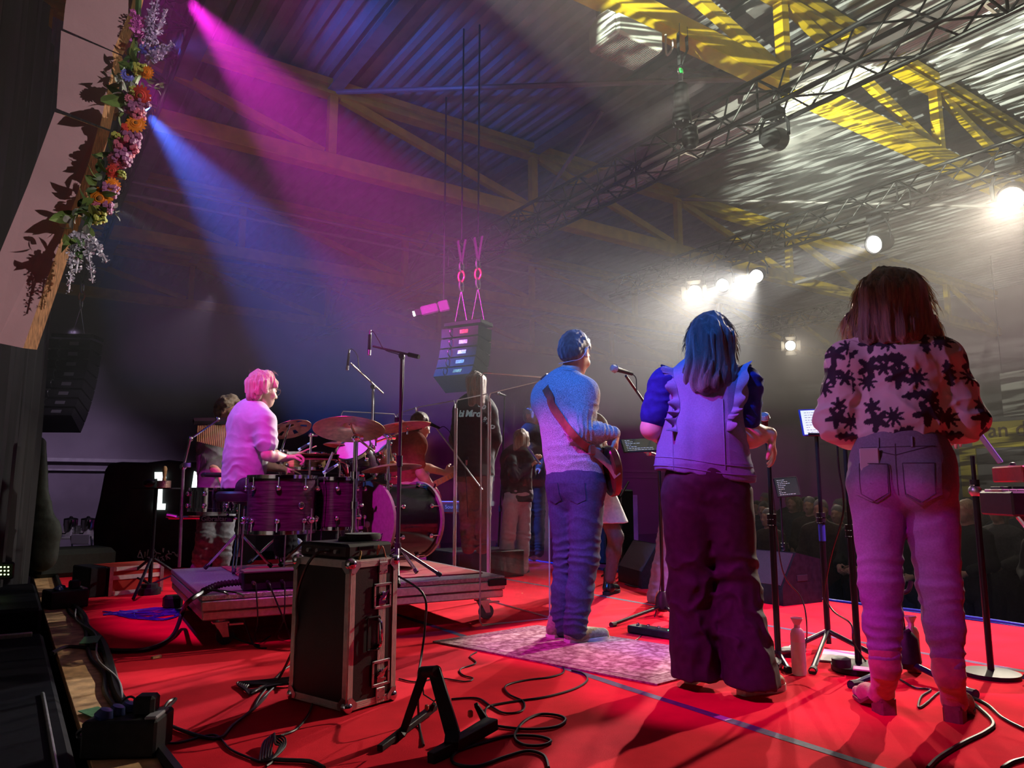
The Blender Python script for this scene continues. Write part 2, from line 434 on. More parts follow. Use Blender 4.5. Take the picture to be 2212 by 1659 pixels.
# ------------------------------------------------------------------ the hall
def struct(o): o['kind'] = 'structure'; return o
CARPET = M('red_carpet', (0.75, 0.02, 0.04), 0.95, var=0.14, scale=3.5, bump=0.25, bscale=420, spec=0.04)
SKIRT = M('stage_black', (0.012, 0.012, 0.014), 0.7, var=0.2, scale=8)
CONC = M('hall_concrete', (0.07, 0.065, 0.07), 0.8, var=0.2, scale=2)
BLOCK = M('painted_block_wall', (0.22, 0.19, 0.21), 0.85, var=0.12, scale=1.2, bump=0.05, bscale=30)
DECK = M('roof_deck', (0.5, 0.5, 0.52), 0.5, 0.1, var=0.12, scale=2.0)
YELLOW = M('yellow_steel', (0.72, 0.50, 0.015), 0.45, var=0.1, scale=6)
GREYST = M('grey_steel', (0.36, 0.34, 0.34), 0.5, 0.3, var=0.12, scale=5)
b = MB(); b.box((3.05, 3.9, -0.01), (5.1, 12.0, 0.02)); struct(b.build('floor', CARPET))
b = MB(); b.box((2.95, 3.9, -0.5), (5.3, 12.0, 0.96)); struct(b.build('floor_stage_base', SKIRT))
b = MB(); b.box((0.395, 3.9, -0.008), (0.19, 12.0, 0.036), b=0.003); struct(b.build('trim_stage_edge', WOODP))
b = MB(); b.box((12.5, 8, -1.05), (29, 34, 0.1)); struct(b.build('floor_hall', CONC))
# block-work end wall with a ledge, side walls
b = MB(); b.box((12.5, 24.1, 3.2), (29, 0.2, 8.6)); struct(b.build('wall_back', BLOCK))
b = MB(); b.box((12.5, 23.92, 1.72), (29, 0.16, 0.10)); b.box((12.5, 23.94, 1.45), (29, 0.1, 0.05)); struct(b.build('trim_1', GREYST))
b = MB(); b.box((26.1, 8, 3.2), (0.2, 34, 8.6)); struct(b.build('wall_right', BLOCK))
b = MB(); b.box((-1.9, 13, 3.2), (0.2, 24, 8.6)); struct(b.build('wall_left', BLOCK))
# corrugated roof deck, ribs along the hall
def haze_mat(nm, dens, g, col):
    m = bpy.data.materials.new(nm); m.use_nodes = True; n = m.node_tree; n.nodes.clear(); ou = n.nodes.new('ShaderNodeOutputMaterial'); s = n.nodes.new('ShaderNodeVolumeScatter')
    s.inputs['Color'].default_value = (*col, 1); s.inputs['Density'].default_value = dens; s.inputs['Anisotropy'].default_value = g; n.links.new(s.outputs[0], ou.inputs['Volume']); return m
b = MB(); b.box((2.25, 8, 4.45), (8.1, 33, 5.7)); tag(b.build('haze', haze_mat('stage_haze', 0.017, 0.1, (0.92, 0.91, 0.95))), 'thin haze hanging above the stage', 'haze', kind='stuff')
b = MB(); b.box((16.15, 8, 3.2), (19.6, 33, 8.2)); tag(b.build('haze', haze_mat('hall_haze', 0.017, 0.28, (0.93, 0.92, 0.93))), 'haze in the hall in front of the stage', 'haze', kind='stuff')
pr = []; x = -2.0
while x < 26.2:
    pr += [(x, 7.42), (x + 0.09, 7.42), (x + 0.13, 7.33), (x + 0.22, 7.33)]; x += 0.26
b = MB(); b.grid([[V((x, y, z)) for x, z in pr] for y in (-9.0, 25.0)]); struct(b.build('ceiling', DECK, smooth=False))
b = MB(); b.box((12.0, 8, 7.55), (29, 34, 0.05)); struct(b.build('roof_cover', CONC))
NX = [-0.05, 3.75, 7.6, 11.4, 15.2, 19.0, 22.8, 26.0]
ZB, ZT = 5.89, 7.14
TRUSS_WORDS = ['yellow steel roof truss nearest the camera, brightly lit above the right half',
               'steel roof truss crossing the upper middle, washed magenta on its left',
               'dim roof truss behind, just above the hanging side lamp',
               'faint roof truss farthest back near the end wall']
for k, ty in enumerate((5.2, 10.55, 15.9, 21.2)):
    t = thing('roof_truss', TRUSS_WORDS[k], 'roof truss', (NX[0], ty, ZB), group='yellow steel roof trusses')
    def part(nm, fn):
        q = MB(); fn(q); return q.build(nm, YELLOW, t, world=True)
    part('bottom_chord', lambda q: q.box((12.9, ty, ZB), (26.0, 0.24, 0.24), b=0.01))
    part('top_chord', lambda q: (q.box((12.9, ty, ZT + 0.03), (26.0, 0.24, 0.10)), q.box((12.9, ty, ZT - 0.08), (26.0, 0.05, 0.14)), q.box((12.9, ty, ZT - 0.14), (26.0, 0.22, 0.05))))
    for i, nx in enumerate(NX[:-1]):
        part('post', lambda q: q.box((nx, ty, (ZB + ZT) / 2), (0.13, 0.13, ZT - ZB - 0.2)))
        x1 = NX[i + 1]; d = V((x1 - nx - 0.25, 0, -(ZT - ZB - 0.28))); c = V(((nx + x1) / 2, ty, (ZB + ZT) / 2))
        R = Matrix.Rotation(-math.atan2(d.z, d.x), 3, 'Y')
        part('diagonal', lambda q: q.box(c, (d.length, 0.10, 0.13), R))
for nx, nm in ((3.75, 'beam_left'), (7.6, 'beam_middle'), (11.4, 'beam_right'), (15.2, 'beam_far')):
    b = MB(); b.box((nx, 8, ZT + 0.02), (0.10, 32, 0.16)); b.box((nx, 8, ZT - 0.07), (0.2, 32, 0.03)); struct(b.build(nm, GREYST))
# lower longitudinal beam carrying a cable ladder, with light bracing up to the purlin
b = MB(); b.box((7.6, 8, ZB - 0.02), (0.14, 32, 0.2)); struct(b.build('beam_low', GREYST))
t = thing('cable_ladder', 'long cable ladder full of cables hung along the low middle beam', 'cable ladder', (7.8, 8, ZB - 0.1))
b = MB()
for dx in (-0.16, 0.16): b.box((7.9 + dx, 8, ZB - 0.14), (0.025, 31, 0.08))
b.build('rail', ALU, t, world=True)
for k in range(30): b = MB(); b.box((7.9, k - 7, ZB - 0.16), (0.32, 0.03, 0.02)); b.build('rung', ALU, t, world=True)
b = MB()
for i in range(7): b.tube([(7.79 + i * 0.037, -7, ZB - 0.13 + 0.012 * (i % 2)), (7.79 + i * 0.037, 23, ZB - 0.13 + 0.012 * (i % 3))], 0.013, 5)
b.build('cable_run', WHITEP, t, world=True)
for y0 in (5.2, 10.55, 15.9):
    for (ya, yb) in ((y0 + 0.15, y0 + 1.9), (y0 + 5.2, y0 + 3.4)):
        q = MB(); q.cyl((7.6, ya, ZB + 0.1), (7.6, yb, ZT - 0.1), 0.035, n=8); struct(q.build('beam_brace', GREYST))
for (xa, za) in ((3.75, ZT), (11.4, ZT), (15.2, ZB)):
    q = MB(); q.cyl((xa, 10.5, za - 0.1), (xa + 3.8, 5.3, ZB + 0.1 if za > 6 else ZT), 0.04, n=8); struct(q.build('beam_wind_brace', GREYST))
b = MB(); b.box((1.52, 14, 6.9), (0.36, 20, 0.7)); struct(b.build('beam_gutter', GREYST))
for k, (yy, zz) in enumerate(((13.2, 5.95), (13.2, 5.72))):
    o = MB(); o.cyl((0.2, yy, zz), (11.5, yy, zz), 0.035, n=8)
    tag(o.build('water_pipe', GREYST), ['thin steel pipe under the roof, upper of the parallel pair', 'thin steel pipe under the roof, lower of the parallel pair'][k], 'pipe', 'parallel roof pipes')

# heater hung under the near truss
HWHITE = M('heater_enamel', (0.62, 0.66, 0.6), 0.4, var=0.08, scale=6)
hc = P(1352, 92, 7.1)
t = thing('unit_heater', 'white box shaped unit heater with a grille hung under the yellow truss', 'heater', hc)
b = MB(); b.box(hc, (0.62, 0.46, 0.22), b=0.02); b.build('casing', HWHITE, t, world=True)
b = MB()
for i in range(26): b.box(hc + V((-0.28 + i * 0.0225, 0, -0.115)), (0.006, 0.40, 0.012))
b.build('grille', ALU, t, world=True)
b = MB(); b.prism([hc + V(p) for p in ((-0.33, -0.2, -0.1), (-0.33, 0.2, -0.1), (-0.33, 0.2, 0.14), (-0.33, 0.05, 0.21), (-0.33, -0.1, 0.19), (-0.33, -0.2, 0.1))], (0.02, 0, 0)); b.build('side_plate', HWHITE, t, world=True)
b = MB()
for dx in (-0.28, 0.28): b.box(hc + V((dx, 0.1, 0.34)), (0.03, 0.04, 0.42))
b.build('hanger', GREYST, t, world=True)

# black box trusses that carry the lamps
def lamp_truss(name, label, x, z, y0, y1, wd, mat):
    t = thing(name, label, 'lighting truss', (x, y0, z), group='black lighting trusses')
    hw = wd / 2
    for sx in (-1, 1):
        for sz in (-1, 1):
            q = MB(); q.cyl((x + sx * hw, y0, z + sz * hw), (x + sx * hw, y1, z + sz * hw), 0.026, n=10); q.build('chord', mat, t, world=True)
    q = MB(); y = y0; k = 0
    while y < y1 - 0.3:
        a = 1 if k % 2 else -1
        for sx in (-1, 1): q.cyl((x + sx * hw, y, z - a * hw), (x + sx * hw, y + wd, z + a * hw), 0.011, n=6)
        for sz in (-1, 1): q.cyl((x - a * hw, y, z + sz * hw), (x + a * hw, y + wd, z + sz * hw), 0.011, n=6)
        if k % 6 == 0:
            for s in (-1, 1): q.cyl((x + s * hw, y, z - hw), (x + s * hw, y, z + hw), 0.014, n=6); q.cyl((x - hw, y, z + s * hw), (x + hw, y, z + s * hw), 0.014, n=6)
        y += wd; k += 1
    q.build('lattice', mat, t, world=True); return t
TRB = M('truss_black', (0.008, 0.008, 0.009), 0.4, 0.0, var=0.3, scale=20, spec=0.25)
lamp_truss('lighting_truss', 'long black lighting truss crossing the ceiling above the stage front', 6.25, 4.9, -2.0, 11.4, 0.36, TRB)
lamp_truss('lighting_truss', 'black lighting truss beyond, carrying the bright front lamps', 10.0, 4.95, 1.0, 11.0, 0.34, TRB)
lamp_truss('lighting_truss', 'far hazy lighting truss with a single small warm lamp', P(1708, 747, 17.5).x, 4.95, 9.3, 14.0, 0.3, TRB)
lamp_truss('lighting_truss', 'lighting truss behind the flowers carrying the coloured lamps', 0.95, 5.35, 5.2, 15.0, 0.3, TRB)

# chain hoist on the near truss
hx = P(1474, 85, 7.4); hb = P(1472, 222, 7.4)
t = thing('chain_hoist', 'black chain hoist hanging from slings under the yellow truss', 'chain hoist', hb)
b = MB()
for s in (-1, 1): b.tube([hx + V((s * 0.06, 0, 0.16)), hx + V((s * 0.07, 0.0, -0.1)), hb + V((s * 0.012, 0, 0.43))], 0.022, 6, flat=0.4)
b.build('sling', M('sling_black', (0.015, 0.015, 0.016), 0.9, var=0.3), t, world=True)
b = MB(); b.torus(hb + V((0, 0, 0.36)), (0, 1, 0), 0.035, 0.012); b.cyl(hb + V((0, 0, 0.25)), hb + V((0, 0, 0.33)), 0.025, n=10); b.build('hook', CHROME, t, world=True)
b = MB(); b.box(hb + V((0, 0, 0.36)), (0.05, 0.05, 0.06), b=0.01); b.build('safety_tag', M('green_tag', (0.03, 0.5, 0.1), 0.5), t, world=True)
b = MB(); b.lathe([(0.045, 0.22), (0.07, 0.20), (0.08, 0.04), (0.10, -0.15), (0.105, -0.19), (0.097, -0.24), (0.02, -0.26)], hb, n=24); b.build('motor_body', TRB, t, world=True)
b = MB()
for i in range(6): b.ball(hb + V((0.09 * math.cos(i), 0.09 * math.sin(i), -0.25)), 0.012, 8)
b.build('bolt', CHROME, t, world=True)
b = MB(); b.lathe([(0.03, 0.0), (0.08, -0.04), (0.09, -0.2), (0.06, -0.26), (0.01, -0.28)], hb + V((0.14, 0.02, -0.2)), n=14); b.build('chain_bag', TRB, t, world=True)
b = MB(); b.tube([hb + V((0, 0, -0.25)), V((6.25, 5.2, 5.1))], 0.008, 6); b.build('lift_chain', STEEL, t, world=True)
t2 = thing('yellow_beam_clamp', 'small bent conduit clipped to the yellow truss beside the heater', 'conduit', P(1438, 92, 7.3))
b = MB(); b.tube(crv([P(1438, 75, 7.3), P(1440, 118, 7.3), P(1452, 105, 7.3), P(1452, 88, 7.3)]), 0.012, 6); b.build('conduit', WHITEP, t2, world=True)

# ------------------------------------------------------------------ lamps
def glow(name, c, s): return M(name, (0.02, 0.02, 0.02), 0.3, emit=c, es=s)
def lamp(loc, aim, label, cat, g, r=0.09, barn=False, yoke=True, top=None, name='stage_lamp', body=BLACK):
    loc = V(loc); d = (V(aim) - loc).normalized(); x, y, _ = frame(d)
    t = thing(name, label, cat, loc, group='stage lamps on the trusses')
    q = MB(); q.lathe([(r * 0.5, -3.2 * r), (r * 1.15, -3.0 * r), (r * 1.25, -1.2 * r), (r * 1.3, -0.62 * r), (r * 1.12, -0.58 * r), (r * 1.05, -0.85 * r), (0.01, -0.86 * r)], loc, d, 24); q.build('housing', body, t, world=True)
    q = MB(); q.lathe([(0.01, -0.62 * r), (r * 0.7, -0.66 * r), (r * 1.02, -0.74 * r), (0.01, -0.8 * r)], loc, d, 24); q.build('lens', g, t, world=True)
    if yoke:
        h = loc - d * (1.7 * r); s = V((d.y, -d.x, 0)).normalized() * (r * 1.6); up = V((0, 0, r * 2.6))
        q = MB(); q.tube([h + s, h + s + up * 0.6, h + s * 0.7 + up, h - s * 0.7 + up, h - s + up * 0.6, h - s], r * 0.22, 8, flat=0.5); q.build('yoke', body, t, world=True)
        q = MB(); q.box(h + up * 1.22, (r * 2.0, r * 2.0, r * 1.0), b=r * 0.15); tz = top if top else (h + up).z + 0.25
        q.cyl(h + up * 1.2, V((h.x, h.y, tz)), 0.02, n=8); q.build('clamp', body, t, world=True)
    if barn:
        for k in range(4):
            a = x if k % 2 == 0 else y; a = a * (1 if k < 2 else -1); e = (y if k % 2 == 0 else x) * (r * 0.9)
            o0 = loc + a * r * 1.25 - d * 0.5 * r; o1 = o0 + a * r * 0.75 + d * r * 0.9
            q = MB(); q.prism([o0 - e, o0 + e, o1 + e * 1.3, o1 - e * 1.3], a * 0.006); q.build('barn_door', body, t, world=True)
    return t
GW = glow('lamp_warm_glow', (1.0, 0.85, 0.6), 40.0); GC = glow('lamp_white_glow', (1.0, 0.97, 0.9), 25.0)
GM = glow('lamp_magenta_glow', (1.0, 0.05, 0.8), 12.0); GB = glow('lamp_blue_glow', (0.1, 0.25, 1.0), 12.0)
FR = {n: (l, a) for n, l, c, p_, a, s in FRONT_LAMPS}
for nm, lab, g, r, bd in (('spot_front_high', 'dazzling warm lamp at the right edge of the view, high on the front truss', GW, 0.13, False),
                          ('spot_front_head', 'round white moving head lamp right of the middle, on the front truss', GC, 0.115, False),
                          ('spot_front_warm', 'dazzling warm lamp above the denim vest singer, leftmost of three', GW, 0.11, True),
                          ('spot_front_mid', 'white lamp in the middle of the three hazy front lamps', GC, 0.10, False),
                          ('spot_front_near', 'white lamp on the right of the three hazy front lamps', GC, 0.10, False),
                          ('spot_hall', 'small warm lamp with open barn doors on the far truss', GW, 0.11, True)):
    lamp(FR[nm][0], FR[nm][1], lab, 'stage lamp', g, r, bd, top=4.85)
lamp(ADDED_UPLAMP[0], ADDED_UPLAMP[1], 'dark lamp under the long black truss pointing away and up at the roof', 'stage lamp', GC, 0.09, top=4.75)
BK = {n: (l, a) for n, l, c, p_, a, s in BACK_LAMPS}
for nm, lab, g in (('spot_back_magenta', 'magenta lamp behind the top of the flower garland', GM), ('spot_back_blue', 'blue lamp behind the middle of the flower garland', GB),
                   ('spot_back_pale', 'pale beam lamp beside the blue lamp behind the garland', GC), ('spot_back_pale_far', 'pale beam lamp low behind the end of the garland', GC)):
    lamp(BK[nm][0], BK[nm][1], lab, 'stage lamp', g, 0.07, top=5.25)
sl = P(915, 672, 11.5)
t = thing('profile_lamp', 'grey profile spotlight hanging over the stage far end, beam to the left', 'stage lamp', P(935, 668, 11.5), group='stage lamps on the trusses')
dv = (P(905, 675, 11.4) - P(958, 662, 11.5)).normalized(); c0 = P(958, 662, 11.5)
q = MB(); q.box(c0, (0.12, 0.18, 0.17), Matrix(frame(dv)).transposed(), b=0.02); q.box(c0 + dv * 0.24, (0.15, 0.15, 0.28), Matrix(frame(dv)).transposed(), b=0.02); q.build('housing', M('lamp_grey', (0.16, 0.15, 0.16), 0.5, var=0.1), t, world=True)
q = MB(); q.box(c0 + dv * 0.43, (0.10, 0.10, 0.1), Matrix(frame(dv)).transposed()); q.build('lens_tube', BLACK, t, world=True)
q = MB(); q.lathe([(0.04, 0.0), (0.04, 0.01), (0.01, 0.012)], c0 + dv * 0.49, dv, 16); q.build('lens', GC, t, world=True)
q = MB()
for s in (-1, 1): q.prism([c0 + dv * 0.48 + V((0, 0, s * 0.08)), c0 + dv * 0.6 + V((0, 0, s * 0.1)), c0 + dv * 0.6 + V((0.02, 0.06, s * 0.1)), c0 + dv * 0.48 + V((0.02, 0.06, s * 0.08))], (0, 0, 0.006))
q.build('barn_door', BLACK, t, world=True)
q = MB(); q.cyl(c0 + V((0, 0, 0.1)), V((c0.x, c0.y, 7.35)), 0.015, n=8); q.build('yoke', BLACK, t, world=True)

# ------------------------------------------------------------------ people
def npv(v): return np.array(v, float)
def rotm(x, y, z): return np.stack([_n(x), _n(y), _n(z)], 1)
def basis(f):
    f = _n(f); up = A(0, 0, 1.0); r = _n(np.cross(f, up)); u = np.cross(r, f); return r, f, u   # right, forward, up
def head_prims(c, f, s=1.0, tilt=None):
    """skull with brow, eye sockets, nose, lips, chin, ears; c is the middle of the head"""
    r, f, u = basis(f)
    def L(x, y, z): return A(c) + (r * x + f * y + u * z) * s
    Rm = rotm(r, f, u)
    p = [el(L(0, -0.012, 0.03), A(0.074, 0.096, 0.088) * s, Rm, 0.02), el(L(0, 0.03, -0.03), A(0.062, 0.07, 0.085) * s, Rm, 0.03),
         el(L(0, 0.055, -0.085), A(0.04, 0.04, 0.032) * s, Rm, 0.03), el(L(0, 0.083, 0.028), A(0.05, 0.016, 0.016) * s, Rm, 0.02)]
    p.append(rc(L(0, 0.092, 0.012), L(0, 0.118, -0.028), 0.009 * s, 0.014 * s, 0.014))
    for sx in (-1, 1):
        p.append(el(L(sx * 0.013, 0.105, -0.034), A(0.01, 0.011, 0.008) * s, Rm, 0.008))
        p.append(el(L(sx * 0.032, 0.097, 0.008), A(0.017, 0.014, 0.012) * s, Rm, 0.012, True))
        p.append(el(L(sx * 0.031, 0.083, 0.007), A(0.015, 0.012, 0.011) * s, Rm, 0.004))
        p.append(el(L(sx * 0.077, -0.008, -0.005), A(0.010, 0.021, 0.034) * s, Rm, 0.008))
        p.append(el(L(sx * 0.084, -0.002, -0.003), A(0.005, 0.010, 0.018) * s, Rm, 0.006, True))
        p.append(el(L(sx * 0.045, 0.062, -0.03), A(0.022, 0.022, 0.022) * s, Rm, 0.025))
    p.append(el(L(0, 0.097, -0.058), A(0.023, 0.011, 0.0065) * s, Rm, 0.008)); p.append(el(L(0, 0.095, -0.070), A(0.019, 0.011, 0.007) * s, Rm, 0.008))
    p.append(rc(L(-0.022, 0.104, -0.064), L(0.022, 0.104, -0.064), 0.002, 0.002, 0.004, None, 1, True))
    return p
def eyes(t, c, f, s=1.0):
    r, f, u = basis(f); em = M('eye_dark', (0.05, 0.035, 0.03), 0.15)
    for sx in (-1, 1):
        q = MB(); q.ball(V(A(c) + (r * sx * 0.031 + f * 0.087 + u * 0.007) * s), 0.0105 * s, 10); q.build('eye', em, t, world=True)
def hand_prims(w, d, back, curl=(0.35, 0.45, 0.4), spread=0.06, s=1.0, thumb=1, tc=0.5):
    """palm, four fingers of different length and a thumb; d along the fingers, back is the knuckle side; thumb = +1 / -1 side"""
    w = A(w); d = _n(d); n = _n(A(back) - d * (A(back) @ d)); sd = np.cross(d, n) * thumb
    p = [rc(w, w + d * 0.03 * s, 0.024 * s, 0.03 * s, 0.015, n, 0.7), rc(w + d * 0.03 * s + sd * 0.012 * s, w + d * 0.082 * s + sd * 0.014 * s, 0.029 * s, 0.026 * s, 0.012, n, 0.5),
         rc(w + d * 0.03 * s - sd * 0.014 * s, w + d * 0.076 * s - sd * 0.018 * s, 0.026 * s, 0.024 * s, 0.012, n, 0.5)]
    for i, (off, ln) in enumerate(((0.030, 0.072), (0.010, 0.080), (-0.010, 0.075), (-0.029, 0.060))):
        q = w + (d * (0.086 - abs(i - 1) * 0.004) + sd * off) * s; ang = 0.0; dd = d + sd * off * spread * 12; rr = 0.0098 * s
        for k in range(3):
            ang += curl[k] * (1 + 0.12 * i); v = _n(_n(dd) * math.cos(ang) - n * math.sin(ang)); L = ln * s * (0.45, 0.32, 0.25)[k]
            p.append(rc(q, q + v * L, rr, rr * 0.9, 0.004)); q = q + v * L; rr *= 0.92
    q = w + (d * 0.022 + sd * 0.026) * s
    for k in range(3):
        v = _n(d * (0.75 + 0.2 * k) + sd * (0.7 - 0.35 * k) - n * (0.25 + tc * 0.45 * k)); L = (0.04, 0.034, 0.026)[k] * s
        p.append(rc(q, q + v * L, (0.014 - 0.002 * k) * s, (0.0125 - 0.002 * k) * s, 0.008)); q = q + v * L
    return p
def arm_prims(sh, elb, wr, s=1.0, r=(0.05, 0.041, 0.027)):
    sh, elb, wr = A(sh), A(elb), A(wr); m = elb + (wr - elb) * 0.3
    return [rc(sh, elb, r[0] * s, r[1] * s, 0.03), rc(elb, m, r[1] * s, (r[1] + 0.003) * s, 0.02), rc(m, wr, (r[1] + 0.002) * s, r[2] * s, 0.02)]
def leg_prims(hp, kn, an, toe, s=1.0, r=(0.088, 0.056, 0.038)):
    hp, kn, an, toe = A(hp), A(kn), A(an), A(toe); m = kn + (an - kn) * 0.3; hl = an + _n(an - toe) * 0.03; hl[2] = toe[2]
    return [rc(hp, kn, r[0] * s, r[1] * s, 0.05), rc(kn, m, r[1] * s, (r[1] + 0.002) * s, 0.03), rc(m, an, r[1] * s, r[2] * s, 0.03), rc(hl + A(0, 0, 0.02), toe + A(0, 0, 0.01), 0.036 * s, 0.032 * s, 0.03)]
def torso_prims(hip, waist, chest, neck, lat, f, s=1.0, w=(0.155, 0.135, 0.165)):
    hip, waist, chest, neck = A(hip), A(waist), A(chest), A(neck); lat = _n(lat); f = _n(A(f) - lat * (A(f) @ lat))
    return [rc(hip - lat * 0.05 * s, hip + lat * 0.05 * s, w[0] * 0.75 * s, w[0] * 0.75 * s, 0.05, f, 0.85), rc(hip, waist, w[0] * s, w[1] * s, 0.05, f, 0.72), rc(waist, chest, w[1] * s, w[2] * s, 0.06, f, 0.68),
            rc(chest - lat * 0.1 * s, chest + lat * 0.1 * s, 0.085 * s, 0.085 * s, 0.06, f, 0.85), rc(chest + (neck - chest) * 0.5, neck, 0.08 * s, 0.06 * s, 0.05)]
def folds(spec, seed=0):
    """cloth creases: list of (centre, radius, direction, wavelength, depth)"""
    S = [(A(c), r, _n(d), wl, dp) for c, r, d, wl, dp in spec]
    def fn(Q):
        o = np.zeros(Q.shape[:-1]); n1 = vnoise(Q, 9, seed) - 0.5; n2 = vnoise(Q, 23, seed + 3) - 0.5
        for c, r, d, wl, dp in S:
            e = Q - c; wgt = np.exp(-(e * e).sum(-1) / (r * r)); ph = (e @ d) / wl * 2 * PI + n1 * 7 + n2 * 2.5
            o += wgt * dp * (np.abs(np.sin(ph * 0.5)) ** 0.8 - 0.6)
        return o + (n1 * 0.006 + n2 * 0.003)
    return fn
def strands(sc=(70, 70, 6), dp=0.006, seed=1):
    return lambda Q: (vnoise(Q, sc, seed) - 0.5) * dp * 2 + (vnoise(Q, A(*sc) * 0.35, seed + 5) - 0.5) * dp * 2.5
def fly_hairs(name, mat, t, roots, n, spread, ln, seed=0, r=0.0007):
    """loose hairs standing off the head, one mesh"""
    rd = random.Random(seed); q = MB()
    for _ in range(n):
        a, c, out, dn = rd.choice(roots); p0 = V(a).lerp(V(c), rd.random()) + V([rd.uniform(-1, 1) * spread * 0.4 for _ in range(3)])
        o = V(out) * rd.uniform(0.4, 1.3); L = ln * rd.uniform(0.5, 1.2); wv = V([rd.uniform(-1, 1) for _ in range(3)]) * 0.25
        pts = [p0 + (o * (math.sin(k / 4 * 1.4) * 0.5) + V(dn) * (k / 4) + wv * (k / 4) ** 2 * 0.6) * L for k in range(5)]
        q.tube(pts, [r, r, r, r * 0.8, r * 0.3], 4, caps=False)
    return q.build(name, mat, t, world=True)
def rim_hairs(name, mat, t, ob, c, n, a0, a1, ln, seed=0, r=0.0008):
    """loose hairs round the outline of a head of hair"""
    hg = hugger(ob); rd = random.Random(seed); q = MB(); c = V(c); vd = (c - V((0, 0, CAM_Z))).normalized(); rt = V((vd.y, -vd.x, 0)).normalized(); up = rt.cross(vd)
    for _ in range(n):
        a = rd.uniform(a0, a1); z = c - up * rd.uniform(-0.02, 0.2) if abs(math.sin(a)) < 0.45 else c; o = rt * math.cos(a) + up * max(math.sin(a), -0.1)
        p, nn = hg(z + o * 0.5 + vd * rd.uniform(-0.05, 0.07), -0.001, z + vd * rd.uniform(-0.04, 0.05)); dn = (V((0, 0, -1)) + rt * (0.6 if math.cos(a) > 0 else -0.6) * max(0, math.sin(a))).normalized(); L = ln * rd.uniform(0.4, 1.3); k1 = rd.uniform(0.1, 0.5); wv = V([rd.uniform(-1, 1) for _ in range(3)]) * 0.15
        q.tube([p + (nn * (k1 * math.sin(k / 4 * 2.2)) * 0.5 + dn * (k / 4) + wv * (k / 4) ** 2) * L for k in range(5)], [r, r, r, r * 0.8, r * 0.3], 4, caps=False)
    return q.build(name, mat, t, world=True)
def hairm(nm, c, c2): return M(nm, c, 0.42, var=0.3, scale=30, stretch=(5, 5, 0.35), bump=0.6, bscale=90, col2=c2, spec=0.5, sheen=0.5)
def sole_shoe(nm, t, heel, toe, mat, sole, s=1.0, h=0.006, high=0.0):
    """low shoe as a soft upper over a flat sole"""
    heel, toe = A(heel), A(toe); d = _n(toe - heel); z = A(0, 0, 1.0); L = np.linalg.norm(toe - heel)
    m = heel + d * L * 0.3
    up = [rc(heel + d * 0.035 + z * 0.05, m + z * 0.055, 0.034 * s, 0.038 * s, 0.03), rc(m + z * 0.05, toe - d * 0.04 + z * 0.035, 0.04 * s, 0.034 * s, 0.03),
          rc(heel + d * 0.05 + z * 0.06, heel + d * 0.055 + z * (0.10 + high), 0.036 * s, 0.036 * s, 0.03), rc(heel + d * 0.1 + z * 0.07, toe - d * 0.1 + z * 0.05, 0.012, 0.012, 0.03)]
    u = soft(nm, up, mat, t, h)
    sd = np.cross(d, z)
    o = [V(heel + d * L * a + sd * b_ * s) for a, b_ in ((0.0, 0.018), (0.03, 0.03), (0.3, 0.033), (0.65, 0.044), (0.88, 0.036), (1.0, 0.012), (1.0, -0.012), (0.88, -0.036), (0.65, -0.044), (0.3, -0.033), (0.03, -0.03), (0.0, -0.018))]
    q = MB(); q.prism(o, (0, 0, 0.028)); q.build('sole', sole, u, world=False) if False else None
    q2 = MB(); q2.prism([p - t.location for p in o], (0, 0, 0.028)); q2.build('sole', sole, u); return u

# --- guitarist in the grey knitted sweater
D0 = 4.58
def Pm(px, py, dd=0.0): return npv(P(px, py, D0 + dd))
FW = _n(A(0.93, 0.30, 0)); RT = _n(np.cross(FW, A(0, 0, 1)))
t = thing('person', 'man in pale knitted sweater and dark jeans playing a brown electric guitar on the rug', 'person', G(1243, 1392))
HS = 1.13
hd = Pm(1242, 764); hf = _n(FW + A(0.0, 0.12, -0.42))
neck = Pm(1224, 815); chest = Pm(1218, 862); waist = Pm(1236, 968); hip = Pm(1242, 1040)
shR = Pm(1264, 848, -0.10); shL = Pm(1182, 850, 0.12)
elR = Pm(1250, 932, -0.17); wrR = Pm(1330, 936, -0.08); elL = Pm(1205, 935, 0.32); wrL = Pm(1300, 955, 0.42)
hR = Pm(1268, 1062, -0.05); hL = Pm(1220, 1062, 0.07); kR = Pm(1262, 1205, -0.05); kL = Pm(1227, 1205, 0.10); aR = Pm(1242, 1350, -0.06); aL = Pm(1212, 1345, 0.10)
prims = head_prims(hd, hf, HS) + [rc(neck + A(0, 0, -0.02), hd + A(0, 0, -0.06), 0.058, 0.056, 0.03)] + torso_prims(hip, waist, chest, neck, RT, FW, 1.0, (0.125, 0.125, 0.16))
prims += arm_prims(shR, elR, wrR) + arm_prims(shL, elL, wrL) + leg_prims(hR, kR, aR, aR + FW * 0.16 + A(0, 0, -0.07))[:-1] + leg_prims(hL, kL, aL, aL + FW * 0.16 + A(0, 0, -0.07))[:-1]
prims += hand_prims(wrR, Pm(1331, 978, -0.05) - wrR, A(0.3, -0.5, 0.6), (0.35, 0.5, 0.4), 0.05, 1.0, 1)
prims += hand_prims(wrL, FW * 0.5 + A(0, 0.6, 0.1), A(0, 0, 1), (0.6, 0.7, 0.5), 0.05, 1.0, -1)
soft('body', prims, SKIN, t, 0.0055)
eyes(t, hd, hf, HS)
KNIT = M('grey_knit', (0.37, 0.38, 0.41), 0.95, var=0.5, scale=230, bump=0.5, bscale=260, sheen=0.4, spec=0.1)
